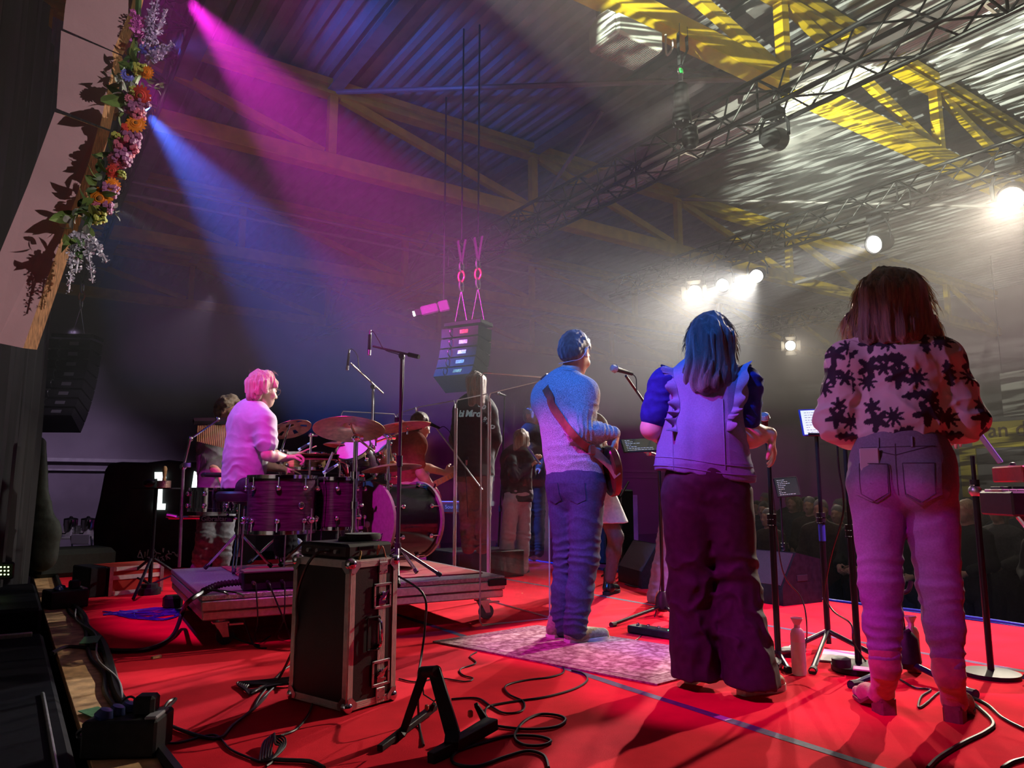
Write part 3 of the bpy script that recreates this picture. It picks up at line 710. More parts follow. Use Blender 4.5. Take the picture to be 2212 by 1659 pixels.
pr = [rc(hip + A(0, 0, 0.02), waist, 0.192, 0.186, 0.05, FW, 0.70), rc(waist, chest, 0.188, 0.195, 0.06, FW, 0.72), rc(chest - RT * 0.13, chest + RT * 0.13, 0.10, 0.10, 0.07, FW, 0.9), rc(chest + A(0, 0, 0.03), neck + A(0, 0, -0.012), 0.12, 0.068, 0.05),
      rc(shR, elR, 0.083, 0.070, 0.05), rc(elR, elR + (wrR - elR) * 0.5, 0.068, 0.062, 0.03), rc(elR + (wrR - elR) * 0.5, wrR + (elR - wrR) * 0.06, 0.062, 0.042, 0.02),
      rc(shL, elL, 0.083, 0.070, 0.05), rc(elL, wrL + (elL - wrL) * 0.06, 0.066, 0.044, 0.03)]
fo = folds([(elR, 0.12, wrR - elR, 0.035, 0.016), (elR + (wrR - elR) * 0.6, 0.1, wrR - elR, 0.03, 0.012), (Pm(1275, 900, -0.1), 0.1, A(0.4, 0, 1), 0.05, 0.01), (waist + RT * 0.1, 0.22, A(0.3, 0.2, 1), 0.07, 0.012), (hip, 0.15, A(0, 0, 1), 0.05, 0.008)], 2)
SWEATER = soft('sweater', pr, KNIT, t, 0.0065, fo)
hem = hip + A(0, 0, 0.01)
q = MB(); ring = []
for rr, zz in ((1.0, -0.035), (1.03, -0.03), (1.035, 0.035), (1.0, 0.045)):
    ring.append([V(hem + (RT * math.cos(a) * 0.183 + FW * math.sin(a) * 0.134) * rr + A(0, 0, zz - 0.005)) for a in [2 * PI * k / 72 for k in range(73)]])
q.grid(ring); q.build('waistband', KNIT, t, world=True)
q = MB(); q.torus(V(neck + A(0, 0, 0.012)), V(hd - neck), 0.066, 0.016, 28, 8); q.build('collar', KNIT, t, world=True)
DJEAN = M('dark_denim', (0.06, 0.065, 0.12), 0.85, var=0.15, scale=90, bump=0.35, bscale=500, spec=0.2)
def jeans(nm, t, mat, legs, hip, lat, f, w, rad, h=0.0065, seed=1, extra=(), depth=0.016, top=0.05, kk=0.035):
    pr = [rc(A(hip), (A(legs[0][0]) + A(legs[1][0])) / 2 + A(0, 0, -0.05 if kk > 0.02 else 0.0), w * 0.95, w * 0.5, kk, f, 0.8), rc(A(hip) - _n(lat) * w * 0.35, A(hip) + _n(lat) * w * 0.35, w * 0.72, w * 0.72, 0.05, f, 0.92), rc(A(hip) + A(0, 0, top), A(hip) + A(0, 0, 0.0), w * 0.95, w, 0.04, f, 0.74)]; sp = []
    for (hp, kn, an) in legs:
        hp, kn, an = A(hp), A(kn), A(an); m = (kn + an) / 2
        pr += [rc(hp, kn, rad[0], rad[1], kk), rc(kn, m, rad[1], rad[2], 0.03), rc(m, an, rad[2], rad[3], 0.03)]
        sp += [(kn, 0.13, A(0.2, 0.1, 1), 0.05, depth), (an + A(0, 0, 0.05), 0.10, A(0.1, 0.2, 1), 0.045, depth * 1.3), ((hp + kn) / 2, 0.16, A(0.5, 0.3, 1), 0.09, depth * 0.6), (hp, 0.12, A(0.6, 0.5, 1), 0.06, depth * 0.7), (m, 0.14, A(0.3, -0.2, 1), 0.07, depth * 0.7)]
    return soft(nm, pr + list(extra), mat, t, h, folds(sp, seed))
MJ = jeans('jeans', t, DJEAN, [(hR, kR, aR + A(0, 0, -0.02)), (hL, kL, aL + A(0, 0, -0.02))], hip, RT, FW, 0.178, (0.112, 0.088, 0.080, 0.072), seed=3, top=0.02)
for sg in (-1, 1): patch('back_pocket', MJ, hip + RT * sg * 0.085 + A(0, 0, -0.06), RT, (0, 0, 1), [(-0.055, 0.05), (0.055, 0.05), (0.052, -0.05), (0, -0.075), (-0.052, -0.05)], FW, DJEAN, t)
HD = hairm('dark_hair', (0.06, 0.045, 0.04), (0.025, 0.02, 0.018))
r_, f_, u_ = basis(hf)
def HL(x, y, z, s=1.13): return hd + (r_ * x + f_ * y + u_ * z) * s
Rm = rotm(r_, f_, u_)
soft('hair', [el(HL(0, -0.02, 0.045), A(0.089, 0.106, 0.098), Rm, 0.02), el(HL(0, -0.06, -0.012), A(0.081, 0.064, 0.085), Rm, 0.03), el(HL(0, 0.035, 0.09), A(0.06, 0.06, 0.035), Rm, 0.02), el(HL(0.062, 0.015, 0.03), A(0.02, 0.03, 0.04), Rm, 0.02), el(HL(-0.062, 0.015, 0.03), A(0.02, 0.03, 0.04), Rm, 0.02)], HD, t, 0.004, strands((70, 70, 40), 0.0045, 3))
fly_hairs('hair_strands', HD, t, [(HL(-0.05, -0.05, 0.12), HL(0.05, 0.06, 0.125), u_ * 0.6 + f_ * 0.5, f_ * 0.3 + u_ * 0.3)], 120, 0.06, 0.028, 3)
# in-ear wire
W_ = M('clear_wire', (0.6, 0.6, 0.62), 0.3)
q = MB(); q.tube(crv([V(HL(0.088, 0.008, -0.01)), V(HL(0.091, -0.008, 0.034)), V(HL(0.09, -0.03, 0.01)), V(HL(0.08, -0.062, -0.075)), V(HL(0.03, -0.10, -0.112)), V(HL(-0.03, -0.10, -0.12))]), 0.002, 8); q.build('earpiece_wire', W_, t, world=True)
SN = M('sneaker_olive', (0.30, 0.25, 0.17), 0.8, var=0.3, scale=50, bump=0.2); SP = M('sneaker_sole', (0.72, 0.66, 0.62), 0.6, var=0.08)
fR = npv(G(1222, 1392)); sole_shoe('shoe', t, fR, fR + _n(A(0.80, -0.10, 0)) * 0.30, SN, SP, 1.12)
fL = npv(G(1187, 1382)); sole_shoe('shoe', t, fL, fL + _n(A(0.85, 0.30, 0)) * 0.29, SN, SP, 1.1)
# strap over the left shoulder, following the back
LEA = M('brown_leather', (0.30, 0.085, 0.045), 0.55, var=0.25, scale=18, bump=0.15)
# electric guitar: offset body seen from behind his right hip
gt = thing('electric_guitar', 'dark brown electric guitar hung from the leather strap of the man on the rug', 'guitar', V(Pm(1290, 990, -0.05)))
gx = _n(Pm(1180, 850, 0.5) - Pm(1312, 1010, -0.03)); gx = _n(Pm(1212, 905, 0.5) - Pm(1300, 992, -0.02)); gn = _n(A(0.78, -0.10, 0.25) - gx * (A(0.78, -0.10, 0.25) @ gx)); gy = np.cross(gn, gx)
gc = Pm(1305, 1003, 0.0)
OUT = [(-0.20, 0.0), (-0.19, 0.09), (-0.12, 0.155), (-0.03, 0.14), (0.04, 0.11), (0.12, 0.14), (0.2, 0.15), (0.23, 0.11), (0.18, 0.07), (0.16, 0.03), (0.16, -0.03), (0.19, -0.08), (0.24, -0.12), (0.21, -0.155), (0.12, -0.14), (0.03, -0.11), (-0.06, -0.145), (-0.14, -0.15), (-0.19, -0.09)]
GB_ = M('guitar_brown', (0.10, 0.022, 0.012), 0.25, var=0.3, scale=8)
def gp(x, y, z=0.0): return V(gc + gx * x + gy * y + gn * z)
cp = crv([V((x, y, 0)) for x, y in OUT + OUT[:1]], 4)[:-1]
q = MB()
for a, (sc, z) in enumerate(((0.96, -0.026), (1.0, -0.018), (1.0, 0.018), (0.96, 0.026))): q.v += [tuple(gp(p.x * sc, p.y * sc, z)) for p in cp]
n_ = len(cp)
for a in range(3): q.f += [(a * n_ + i, a * n_ + (i + 1) % n_, (a + 1) * n_ + (i + 1) % n_, (a + 1) * n_ + i) for i in range(n_)]
q.f += [tuple(range(n_ - 1, -1, -1)), tuple(3 * n_ + i for i in range(n_))]; q.mi = [0] * len(q.f)
q.build('guitar_body', GB_, gt, world=True)
q = MB(); q.prism([gp(x * 0.8, y * 0.78 + 0.015, 0.0265) for x, y in OUT], V(gn * 0.004)); q.build('pickguard', M('pickguard', (0.6, 0.55, 0.5), 0.35), gt, world=True)
q = MB(); q.prism([gp(0.13, 0.028, 0.012), gp(0.13, -0.028, 0.012), gp(0.62, -0.022, 0.012), gp(0.62, 0.022, 0.012)], V(gn * 0.028)); q.build('neck', M('maple', (0.5, 0.3, 0.12), 0.4, var=0.15), gt, world=True)
q = MB(); q.prism([gp(0.62, 0.025, 0.01), gp(0.62, -0.025, 0.01), gp(0.78, -0.045, 0.0), gp(0.8, 0.02, 0.0)], V(gn * 0.016)); q.build('headstock', MATS['maple'], gt, world=True)
q = MB(); q.box(gp(-0.09, 0, 0.034), (0.03, 0.07, 0.012), Matrix([list(gx), list(gy), list(gn)]).transposed()); q.build('bridge', CHROME, gt, world=True)
q = MB()
for i in range(4): q.cyl(gp(-0.09, -0.024 + i * 0.016, 0.042), gp(0.63, -0.018 + i * 0.012, 0.042), 0.0013, n=4)
q.build('strings', STEEL, gt, world=True)
for k in range(2):
    q = MB(); q.lathe([(0.012, 0), (0.012, 0.014), (0.01, 0.017)], gp(-0.14 + 0.05 * k, -0.10, 0.03), gn, 14); q.build('control_knob', CHROME, gt, world=True)
hg = hugger(SWEATER)
sp_ = [V(Pm(1290, 985, -0.3)), V(Pm(1256, 958, -0.3)), V(Pm(1226, 926, -0.3)), V(Pm(1200, 894, -0.25)), V(Pm(1181, 862, -0.2)), V(Pm(1172, 838, -0.12)), V(Pm(1178, 820, 0.03)), V(Pm(1192, 826, 0.18)), V(Pm(1205, 870, 0.34)), gp(0.22, 0.13, 0.0)]
sw = crv(sp_, 8); q = MB(); rows = []; pts = []
for i, p in enumerate(sw):
    u = i / len(sw)
    if u < 0.62: l, n = hg(p, 0.004, p + V(FW * 0.6 + _n(_F) * 0.8) if u < 0.45 else V(chest))
    else: l, n = hg(p, 0.004)
    if i < 5: l = l.lerp(gp(-0.2, 0.02, -0.01), 1 - i / 5.0)
    pts.append((l, n))
for _ in range(4): pts = [pts[0]] + [((pts[i - 1][0] + pts[i][0] * 2 + pts[i + 1][0]) / 4, (pts[i - 1][1] + pts[i][1] * 2 + pts[i + 1][1]).normalized()) for i in range(1, len(pts) - 1)] + [pts[-1]]
for i, (l, n) in enumerate(pts):
    d = (pts[min(i + 1, len(pts) - 1)][0] - pts[max(i - 1, 0)][0]).normalized(); s2 = d.cross(n).normalized(); o_ = s2.cross(d) * (1 if s2.cross(d).dot(n) > 0 else -1); l = l + o_ * 0.006
    rows.append([l + s2 * 0.025, l - s2 * 0.025, l - s2 * 0.025 + o_ * 0.005, l + s2 * 0.025 + o_ * 0.005, l + s2 * 0.025])
q.grid(rows); q.build('strap', LEA, gt, world=True)
q = MB(); q.box(pts[6][0] + pts[6][1] * 0.012, (0.05, 0.02, 0.06), b=0.006); q.build('strap_keeper', LEA, gt, world=True)

# --- singer in the denim waistcoat
D0 = 3.52
FW = _n(A(0.80, 0.62, 0)); RT = _n(np.cross(FW, A(0, 0, 1)))
t = thing('person', 'dark-haired woman in a frilled denim waistcoat and wide black trousers, seen from behind', 'person', G(1562, 1492))
hd = Pm(1537, 742); hf = _n(FW + A(0.1, -0.1, 0.0)); neck = Pm(1534, 800); chest = Pm(1528, 845); waist = Pm(1520, 945); hip = Pm(1522, 1040)
shL = Pm(1436, 828, 0.04); shR = Pm(1612, 828, -0.04); elL = Pm(1409, 925, 0.06); elR = Pm(1606, 940, -0.04); wrL = Pm(1470, 950, 0.34); wrR = Pm(1662, 938, -0.02)
hL = Pm(1485, 1070, 0.02); hR = Pm(1566, 1070, -0.02); kL = Pm(1494, 1265, 0.03); kR = Pm(1590, 1265, 0.0); aL = Pm(1506, 1450, 0.02); aR = Pm(1624, 1465, -0.13)
prims = head_prims(hd, hf, 1.05) + [rc(neck + A(0, 0, -0.02), hd + A(0, 0, -0.06), 0.05, 0.05, 0.03)] + torso_prims(hip, waist, chest, neck, RT, FW, 1.0, (0.125, 0.125, 0.15))
prims += arm_prims(shL, elL, wrL, 1.0, (0.062, 0.054, 0.030)) + arm_prims(shR, elR, wrR, 1.0, (0.064, 0.058, 0.034)) + leg_prims(hL, kL, aL, aL + FW * 0.15 + A(0, 0, -0.07))[:-1] + leg_prims(hR, kR, aR, aR + RT * 0.09 + FW * 0.12 + A(0, 0, -0.07))[:-1]
prims += hand_prims(wrR, Pm(1676, 990, 0.0) - wrR, RT, (0.25, 0.35, 0.3), 0.06, 0.98, 1) + hand_prims(wrL, FW, A(0, 0, 1), (0.3, 0.4, 0.3), 0.06, 0.95, -1)
soft('body', prims, SKIN2, t, 0.0055); eyes(t, hd, hf, 1.05)
NAVY = M('navy_jersey', (0.02, 0.025, 0.22), 0.9, var=0.15, scale=30, bump=0.1, spec=0.2)
def sleeve(a, b_, c, f1): return [rc(a, a + (b_ - a) * 0.72, 0.078, 0.074, 0.03)]
soft('tee_shirt', [rc(chest - RT * 0.1, chest + RT * 0.1, 0.1, 0.1, 0.06, FW, 0.8)] + sleeve(shL, elL, wrL, 0) + sleeve(shR, elR, wrR, 0), NAVY, t, 0.007, folds([(shR, 0.15, A(0.2, 0.3, 1), 0.06, 0.012), (shL, 0.15, A(0.2, 0.3, 1), 0.06, 0.01)], 5))
DEN = M('blue_denim', (0.2, 0.22, 0.40), 0.85, var=0.08, scale=160, bump=0.35, bscale=600, spec=0.15)
hemc = Pm(1514, 1006)
pr = [rc(chest - RT * 0.115 + A(0, 0, 0.0), chest + RT * 0.115, 0.098, 0.098, 0.06, FW, 0.85), rc(chest + A(0, 0, 0.02), neck + A(0, 0, -0.03), 0.12, 0.08, 0.05), rc(chest, waist, 0.192, 0.196, 0.05, FW, 0.68), rc(waist, hemc + RT * 0.0, 0.196, 0.212, 0.05, FW, 0.68),
      rc(hemc + RT * 0.08 + A(0, 0, 0.05), hemc + RT * 0.14 + A(0, 0, -0.06), 0.11, 0.10, 0.06, FW, 0.7)]
def vf(Q):
    x = (Q - hemc) @ RT; z = Q[..., 2] - hemc[2]; b0 = (Q - hemc) @ FW
    n = vnoise(Q, 8, 4) - 0.5; dn = np.clip((0.42 - z) / 0.45, 0, 1)
    o = 0.012 * dn * np.exp(-((x + 0.028 - 0.05 * z) / 0.03) ** 2) + 0.007 * dn * np.sin(x * 30 + z * 5 + n * 3) * (b0 < 0) + n * 0.006
    for xs in (-0.125, 0.125): o += -0.003 * np.exp(-((np.abs(x - xs - 0.0) - 0.012) / 0.003) ** 2)
    o += -0.003 * np.exp(-((np.abs(z + 0.015) - 0.02) / 0.004) ** 2) - 0.004 * (z < -0.04)
    return o + folds([(waist + RT * 0.15, 0.12, A(0.3, 0.2, 1), 0.06, 0.008)], 8)(Q)
cutz = hemc[2] - 0.045
VEST = soft('waistcoat', pr + [(lambda Q: Q[..., 2] - cutz + 0.13 * ((Q - hemc) @ RT), A(*(hemc - 0.6)), A(hemc[0] + 0.6, hemc[1] + 0.6, cutz + 0.04), 0.004, True)], DEN, t, 0.006, vf)
hg = hugger(VEST)
for zz in (0.022, 0.062):
    q = MB(); q.tube([hg(V(hemc + RT * math.cos(a) * 0.4 + FW * math.sin(a) * 0.4 + A(0, 0, cutz - hemc[2] + zz - 0.13 * 0.2 * math.cos(a))), 0.001, V(hemc + A(0, 0, cutz - hemc[2] + zz - 0.13 * 0.2 * math.cos(a))))[0] for a in [2 * PI * k / 80 for k in range(80)]], 0.0025, 5, closed=True); q.build('hem_seam', DEN, t, world=True)
for sg in (-1, 1):
    q = MB(); q.tube([hg(V(hemc + RT * sg * 0.115 - FW * 0.5 + A(0, 0, -0.02 + 0.32 * k / 12)), 0.001, V(hemc + RT * sg * 0.115 + A(0, 0, -0.02 + 0.32 * k / 12)))[0] for k in range(13)], 0.0025, 5); q.build('panel_seam', DEN, t, world=True)
# frills round the arm openings
for sd, sh in ((-1, shL), (1, shR)):
    q = MB(); rows = []; N = 150
    path = crv([V(sh + RT * sd * -0.005 + FW * 0.10 + A(0, 0, 0.03)), V(sh - RT * sd * 0.012 + FW * 0.02 + A(0, 0, 0.090)), V(sh - RT * sd * 0.024 - FW * 0.062 + A(0, 0, 0.06)), V(sh - RT * sd * 0.045 - FW * 0.108 + A(0, 0, -0.03)), V(sh - RT * sd * 0.062 - FW * 0.115 + A(0, 0, -0.13)), V(waist + RT * sd * 0.125 - FW * 0.125 + A(0, 0, 0.08)), V(waist + RT * sd * 0.115 - FW * 0.128 + A(0, 0, 0.02))], 25)
    for i, p in enumerate(path):
        u = i / (len(path) - 1); wv = 0.9 * math.sin(u * 46 + sd + 2 * math.sin(u * 9)) * (0.4 + 0.6 * u); wd = 0.060 * (1 - u * 0.4)
        out = V(RT * sd * (0.75) + A(0, 0, 0.45 * (1 - 2 * min(u, 0.5)))) * wd; nrm = V(-FW) * (0.012 + 0.02 * wv)
        p = hg(p, 0.003)[0]; nrm = nrm + V(RT * sd + A(0, 0, 0.3)) * 0.012 * wv
        rows.append([p - out * 0.15 + V(-FW) * 0.002, p + out * 0.35 + nrm * 0.7, p + out * 0.75 + nrm * (1.3), p + out * 1.0 + nrm * 1.5, p + out * 1.01 + nrm * 1.5 + V(FW) * 0.006, p + out * 0.72 + nrm * 1.25 + V(FW) * 0.007, p + out * 0.3 + nrm * 0.6 + V(FW) * 0.007, p - out * 0.15 + V(FW) * 0.006])
    q.grid(rows); q.build('frill', DEN, t, world=True)
TRO = M('black_trousers', (0.035, 0.022, 0.03), 0.75, var=0.2, scale=30, bump=0.06, spec=0.35)
def wide(hp, kn, an): return [rc(hp, kn, 0.125, 0.105, 0.03), rc(kn, an, 0.105, 0.122, 0.03)]
sp = [(kR, 0.18, A(0.5, 0.2, 1), 0.11, 0.026), (kL, 0.18, A(-0.6, 0.2, 1), 0.13, 0.024), (aR + A(0, 0, 0.15), 0.2, A(1, -0.5, 0.3), 0.09, 0.016), (aL + A(0, 0, 0.15), 0.2, A(1, -0.5, 0.2), 0.09, 0.018), (hip, 0.2, A(0.6, 0.3, 0.6), 0.12, 0.014)]
cz_ = 0.045
soft('trousers', [rc(hip, (hL + hR) / 2 + A(0, 0, -0.05), 0.175, 0.13, 0.05, FW, 0.85), rc(waist + A(0, 0, -0.06), hip, 0.15, 0.172, 0.04, FW, 0.75)] + wide(hL, kL, aL + A(0, 0, -0.03)) + wide(hR, kR, aR + A(0, 0, -0.03))
     + [(lambda Q: Q[..., 2] - cz_, A(0, 0, -0.3), A(6, 6, cz_), 0.004, True)], TRO, t, 0.007, folds(sp, 11))
SNB = M('trainer_beige', (0.62, 0.5, 0.36), 0.75, var=0.25, scale=40, bump=0.15)
f1 = npv(G(1490, 1478)); sole_shoe('shoe', t, f1, f1 + _n(FW + RT * 0.25) * 0.26, SNB, SP, 1.0)
f2 = npv(G(1598, 1502)); sole_shoe('shoe', t, f2, f2 + _n(FW * 0.7 + RT * 0.75) * 0.26, SNB, SP, 1.0)
HW2 = hairm('dark_brown_hair', (0.07, 0.04, 0.03), (0.02, 0.013, 0.012))
r_, f_, u_ = basis(hf)
def HL(x, y, z, s=1.0): return hd + (r_ * x + f_ * y + u_ * z) * s
Rm = rotm(r_, f_, u_)
def hstr(Q):
    z = Q[..., 2] - hd[2]; wv = 0.02 * np.sin(z * 22) * np.clip(-z * 4, 0, 1)
    return strands((75, 75, 5), 0.008, 9)(Q + (r_ * 1.0) * wv[..., None])
W2H = soft('hair', [el(HL(0, -0.015, 0.05), A(0.092, 0.112, 0.104), Rm, 0.03), rc(HL(-0.04, -0.06, 0.0), HL(-0.075, -0.10, -0.19), 0.066, 0.05, 0.05), rc(HL(0.04, -0.06, 0.0), HL(0.062, -0.09, -0.19), 0.068, 0.052, 0.05), rc(HL(0, -0.08, 0.0), HL(-0.012, -0.13, -0.225), 0.075, 0.052, 0.05), rc(HL(0.055, -0.09, -0.17), HL(0.03, -0.13, -0.235), 0.04, 0.02, 0.03), rc(HL(-0.06, -0.1, -0.17), HL(-0.04, -0.13, -0.225), 0.04, 0.015, 0.03), rc(HL(-0.07, -0.085, -0.15), HL(-0.125, -0.085, -0.21), 0.03, 0.006, 0.03),
              rc(HL(0.07, -0.04, 0.0), HL(0.095, -0.05, -0.18), 0.035, 0.03, 0.03), rc(HL(0.075, 0.03, 0.04), HL(0.085, 0.03, -0.10), 0.03, 0.02, 0.03), rc(HL(-0.075, 0.03, 0.04), HL(-0.088, 0.02, -0.10), 0.03, 0.02, 0.03)], HW2, t, 0.005, hstr)
rim_hairs('hair_strands', M('rim_lit_strand_dark', (0.2, 0.11, 0.06), 0.4), t, W2H, hd, 800, -0.5, 3.6, 0.06, 5)  # loose hairs coloured paler than the hair, in place of rim light

# --- singer in the floral blouse
D0 = 3.02
FW = _n(A(0.92, 0.36, 0)); RT = _n(np.cross(FW, A(0, 0, 1)))
t = thing('person', 'woman in pale blouse with dark flowers, tight jeans and ankle boots', 'person', G(1980, 1552))
hd = Pm(1921, 655); hf = _n(FW + RT * -0.25); neck = Pm(1928, 722); chest = Pm(1934, 785); waist = Pm(1940, 900); hip = Pm(1947, 1010)
shL = Pm(1838, 785, 0.05); shR = Pm(2028, 785, -0.05); elL = Pm(1812, 905, 0.12); elR = Pm(2075, 905, -0.05); wrL = Pm(1850, 950, 0.36); wrR = Pm(2052, 925, 0.32)
hL = Pm(1895, 1048, 0.03); hR = Pm(2003, 1052, -0.03); kL = Pm(1902, 1265, 0.03); kR = Pm(2030, 1268, -0.03); aL = Pm(1913, 1440, 0.0); aR = Pm(2050, 1455, -0.04)
prims = head_prims(hd, hf, 1.06) + [rc(neck + A(0, 0, -0.02), hd + A(0, 0, -0.06), 0.05, 0.05, 0.03)] + torso_prims(hip, waist, chest, neck, RT, FW, 1.0, (0.12, 0.115, 0.15))
prims += arm_prims(shL, elL, wrL) + arm_prims(shR, elR, wrR) + leg_prims(hL, kL, aL, aL + FW * 0.15 + A(0, 0, -0.06))[:-1] + leg_prims(hR, kR, aR, aR + FW * 0.15 + A(0, 0, -0.06))[:-1]
prims += hand_prims(wrL, FW * 0.8 + A(0, 0, 0.5), A(-0.4, 0.2, 1), (0.5, 0.6, 0.4), 0.05, 0.95, -1) + hand_prims(wrR, FW * 0.8 + A(0, 0, -0.2), A(0, 0, 1), (0.4, 0.5, 0.4), 0.05, 0.95, 1)
soft('body', prims, SKIN2, t, 0.0055); eyes(t, hd, hf, 1.06)
BL = M('floral_cotton', (0.8, 0.72, 0.68), 0.8, attr='pattern', bump=0.15, bscale=30, spec=0.2, sheen=0.2)
pr = [rc(chest - RT * 0.11 + A(0, 0, 0.01), chest + RT * 0.11 + A(0, 0, 0.01), 0.10, 0.10, 0.06, FW, 0.85), rc(chest + A(0, 0, 0.03), neck + A(0, 0, -0.015), 0.13, 0.075, 0.05), rc(chest, waist, 0.180, 0.172, 0.05, FW, 0.70), rc(waist, waist + A(0, 0, -0.06), 0.172, 0.155, 0.04, FW, 0.72)]
for a, e, w_, s in ((shL, elL, wrL, -1), (shR, elR, wrR, 1)):
    m = (a + e) / 2; c = e + (w_ - e) * 0.55
    pr += [el(a + RT * s * 0.012 + A(0, 0, 0.015), (0.088, 0.088, 0.085), None, 0.04), rc(a + A(0, 0, -0.02), m, 0.086, 0.088, 0.04), rc(m, e, 0.088, 0.094, 0.04), rc(e, c, 0.092, 0.078, 0.04), rc(c, w_, 0.076, 0.036, 0.03)]
sp = [(shL, 0.13, A(1, 0.4, 0.2), 0.05, 0.014), (shR, 0.13, A(1, 0.4, 0.2), 0.05, 0.014), (elL, 0.16, A(0.5, 0.2, 1), 0.09, 0.018), (elR, 0.16, A(0.5, 0.2, 1), 0.09, 0.018), (waist + A(0, 0, -0.02), 0.2, A(0.8, -0.6, 0.4), 0.075, 0.016), (chest + RT * 0.08 + A(0, 0, -0.1), 0.2, A(0.7, -0.5, -0.8), 0.13, 0.012), (wrL, 0.1, A(0, 0, 1), 0.03, 0.012), (wrR, 0.1, A(0, 0, 1), 0.03, 0.012)]
rd = random.Random(5); SPR = []   # flower sprays as (u, v, angle, size): u across the cloth, v up
for row in range(3):
    for c_ in range(-3, 4): SPR.append((c_ * 0.185 + (0.09 if row % 2 else 0) + rd.uniform(-0.012, 0.012), -0.24 + row * 0.155 + rd.uniform(-0.01, 0.01), rd.choice((0.5, 2.4, 0.9, 2.8)) + rd.uniform(-0.2, 0.2), rd.uniform(1.1, 1.3)))
def floral(vs):
    u = (vs - chest) @ RT; f = (vs - chest) @ FW; u = u + np.where(np.abs(u) > 0.15, np.sign(u) * 0.25 * np.abs(f), 0) + np.where(f > 0.05, 0.07, 0); v = vs[:, 2] - chest[2]; m = np.zeros(len(vs), bool)
    for su, sv, an, sz in SPR:
        for ox, oy, rad, kind in ((0.0, 0.0, 0.034, 9), (0.04, 0.03, 0.042, 5), (0.07, -0.005, 0.03, 6), (-0.035, 0.04, 0.045, 0)):
            x0 = su + (ox * math.cos(an) - oy * math.sin(an)) * sz; y0 = sv + (ox * math.sin(an) + oy * math.cos(an)) * sz
            dx, dy = u - x0, v - y0; r = np.sqrt(dx * dx + dy * dy) / sz; th = np.arctan2(dy, dx)
            if kind: m |= r < rad * (0.72 + 0.28 * np.cos(kind * th + an))
            else:
                a2 = an + 0.9 if ox < 0 else an - 2.2
                lx = dx * math.cos(a2) + dy * math.sin(a2); ly = -dx * math.sin(a2) + dy * math.cos(a2); m |= (lx / (rad * sz)) ** 2 + (ly / ((0.013 + 0.004 * np.sin(lx * 260)) * sz)) ** 2 < 1
    c = np.tile(A(0.80, 0.70, 0.66, 1.0), (len(vs), 1)); c[m] = (0.045, 0.04, 0.055, 1); return c
soft('blouse', pr, BL, t, 0.0045, folds(sp, 21), floral)
J2 = M('faded_denim', (0.30, 0.27, 0.34), 0.85, var=0.09, scale=120, bump=0.35, bscale=520, spec=0.15)
ex = [el(hip + RT * 0.078 - FW * 0.045 + A(0, 0, -0.055), (0.115, 0.115, 0.125), None, 0.04), el(hip - RT * 0.078 - FW * 0.045 + A(0, 0, -0.055), (0.115, 0.115, 0.125), None, 0.04), rc(waist + A(0, 0, -0.08), hip, 0.150, 0.170, 0.05, FW, 0.75)]
W3J = jeans('jeans', t, J2, [(hL, kL, aL + A(0, 0, 0.02)), (hR, kR, aR + A(0, 0, 0.02))], hip, RT, FW, 0.176, (0.110, 0.078, 0.070, 0.056), seed=23, extra=ex, depth=0.009, top=-0.03, kk=0.012)
pb = V(hip - RT * 0.092 - FW * 0.16 + A(0, 0, -0.05))
patch('back_pocket', W3J, hip - RT * 0.092 + A(0, 0, -0.05), RT, (0, 0, 1), [(-0.062, 0.065), (0.062, 0.06), (0.058, -0.05), (0.0, -0.085), (-0.058, -0.055)], FW, J2, t, 0.006, 8, 0.005)
patch('back_pocket', W3J, hip + RT * 0.088 + A(0, 0, -0.05), RT, (0, 0, 1), [(-0.062, 0.06), (0.062, 0.065), (0.058, -0.055), (0.0, -0.085), (-0.058, -0.05)], FW, J2, t, 0.006, 8, 0.005)
hg3 = hugger(W3J)
def seam(nm, pts, r=0.0022, mat=None):
    q = MB(); q.tube([hg3(V(hip + RT * x - FW * 0.5 + A(0, 0, z)), 0.0, V(hip + RT * x * 0.8 + A(0, 0, z)))[0] for x, z in pts], r, 5); return q.build(nm, mat or M('jeans_thread', (0.12, 0.09, 0.11), 0.8), t, world=True)
seam('centre_seam', [(0.0, 0.09 - 0.02 * k) for k in range(11)])
for sg in (-1, 1):
    seam('yoke_seam', [(sg * 0.015 * k, 0.045 + 0.0035 * k) for k in range(11)])
    o_ = -0.092 if sg < 0 else 0.088; pl_ = [(o_ - 0.06, 0.012), (o_ + 0.06, 0.01), (o_ + 0.057, -0.1), (o_, -0.134), (o_ - 0.057, -0.104), (o_ - 0.06, 0.012)]; pp = []
    for a_, c_ in zip(pl_, pl_[1:]): pp += [(a_[0] + (c_[0] - a_[0]) * k / 6, a_[1] + (c_[1] - a_[1]) * k / 6) for k in range(6)]
    q = MB(); q.tube([hg3(V(hip + RT * x - FW * 0.5 + A(0, 0, z)), 0.007, V(hip + RT * x * 0.8 + A(0, 0, z)))[0] for x, z in pp], 0.002, 5, closed=True); q.build('pocket_stitching', MATS['jeans_thread'], t, world=True)
    seam('belt_loop', [(sg * 0.07, 0.115 - 0.01 * k) for k in range(5)], 0.006, J2)
seam('waistband_seam', [(-0.16 + 0.02 * k, 0.078) for k in range(17)])
pb = hugger(W3J)(hip - RT * 0.092 - FW * 0.5 + A(0, 0, 0.0), 0.001, hip - RT * 0.092 + A(0, 0, 0.0))[0] - V((0, 0, 0.03))
ph = tag(MB().box(pb + V(A(0, 0, 0.035) + FW * 0.003), (0.072, 0.009, 0.14), Matrix([list(RT), list(FW), [0, 0, 1]]).transposed(), b=0.004).build('mobile_phone', M('phone_case', (0.72, 0.6, 0.62), 0.4), None), 'pale mobile phone sticking out of the back jeans pocket', 'phone')
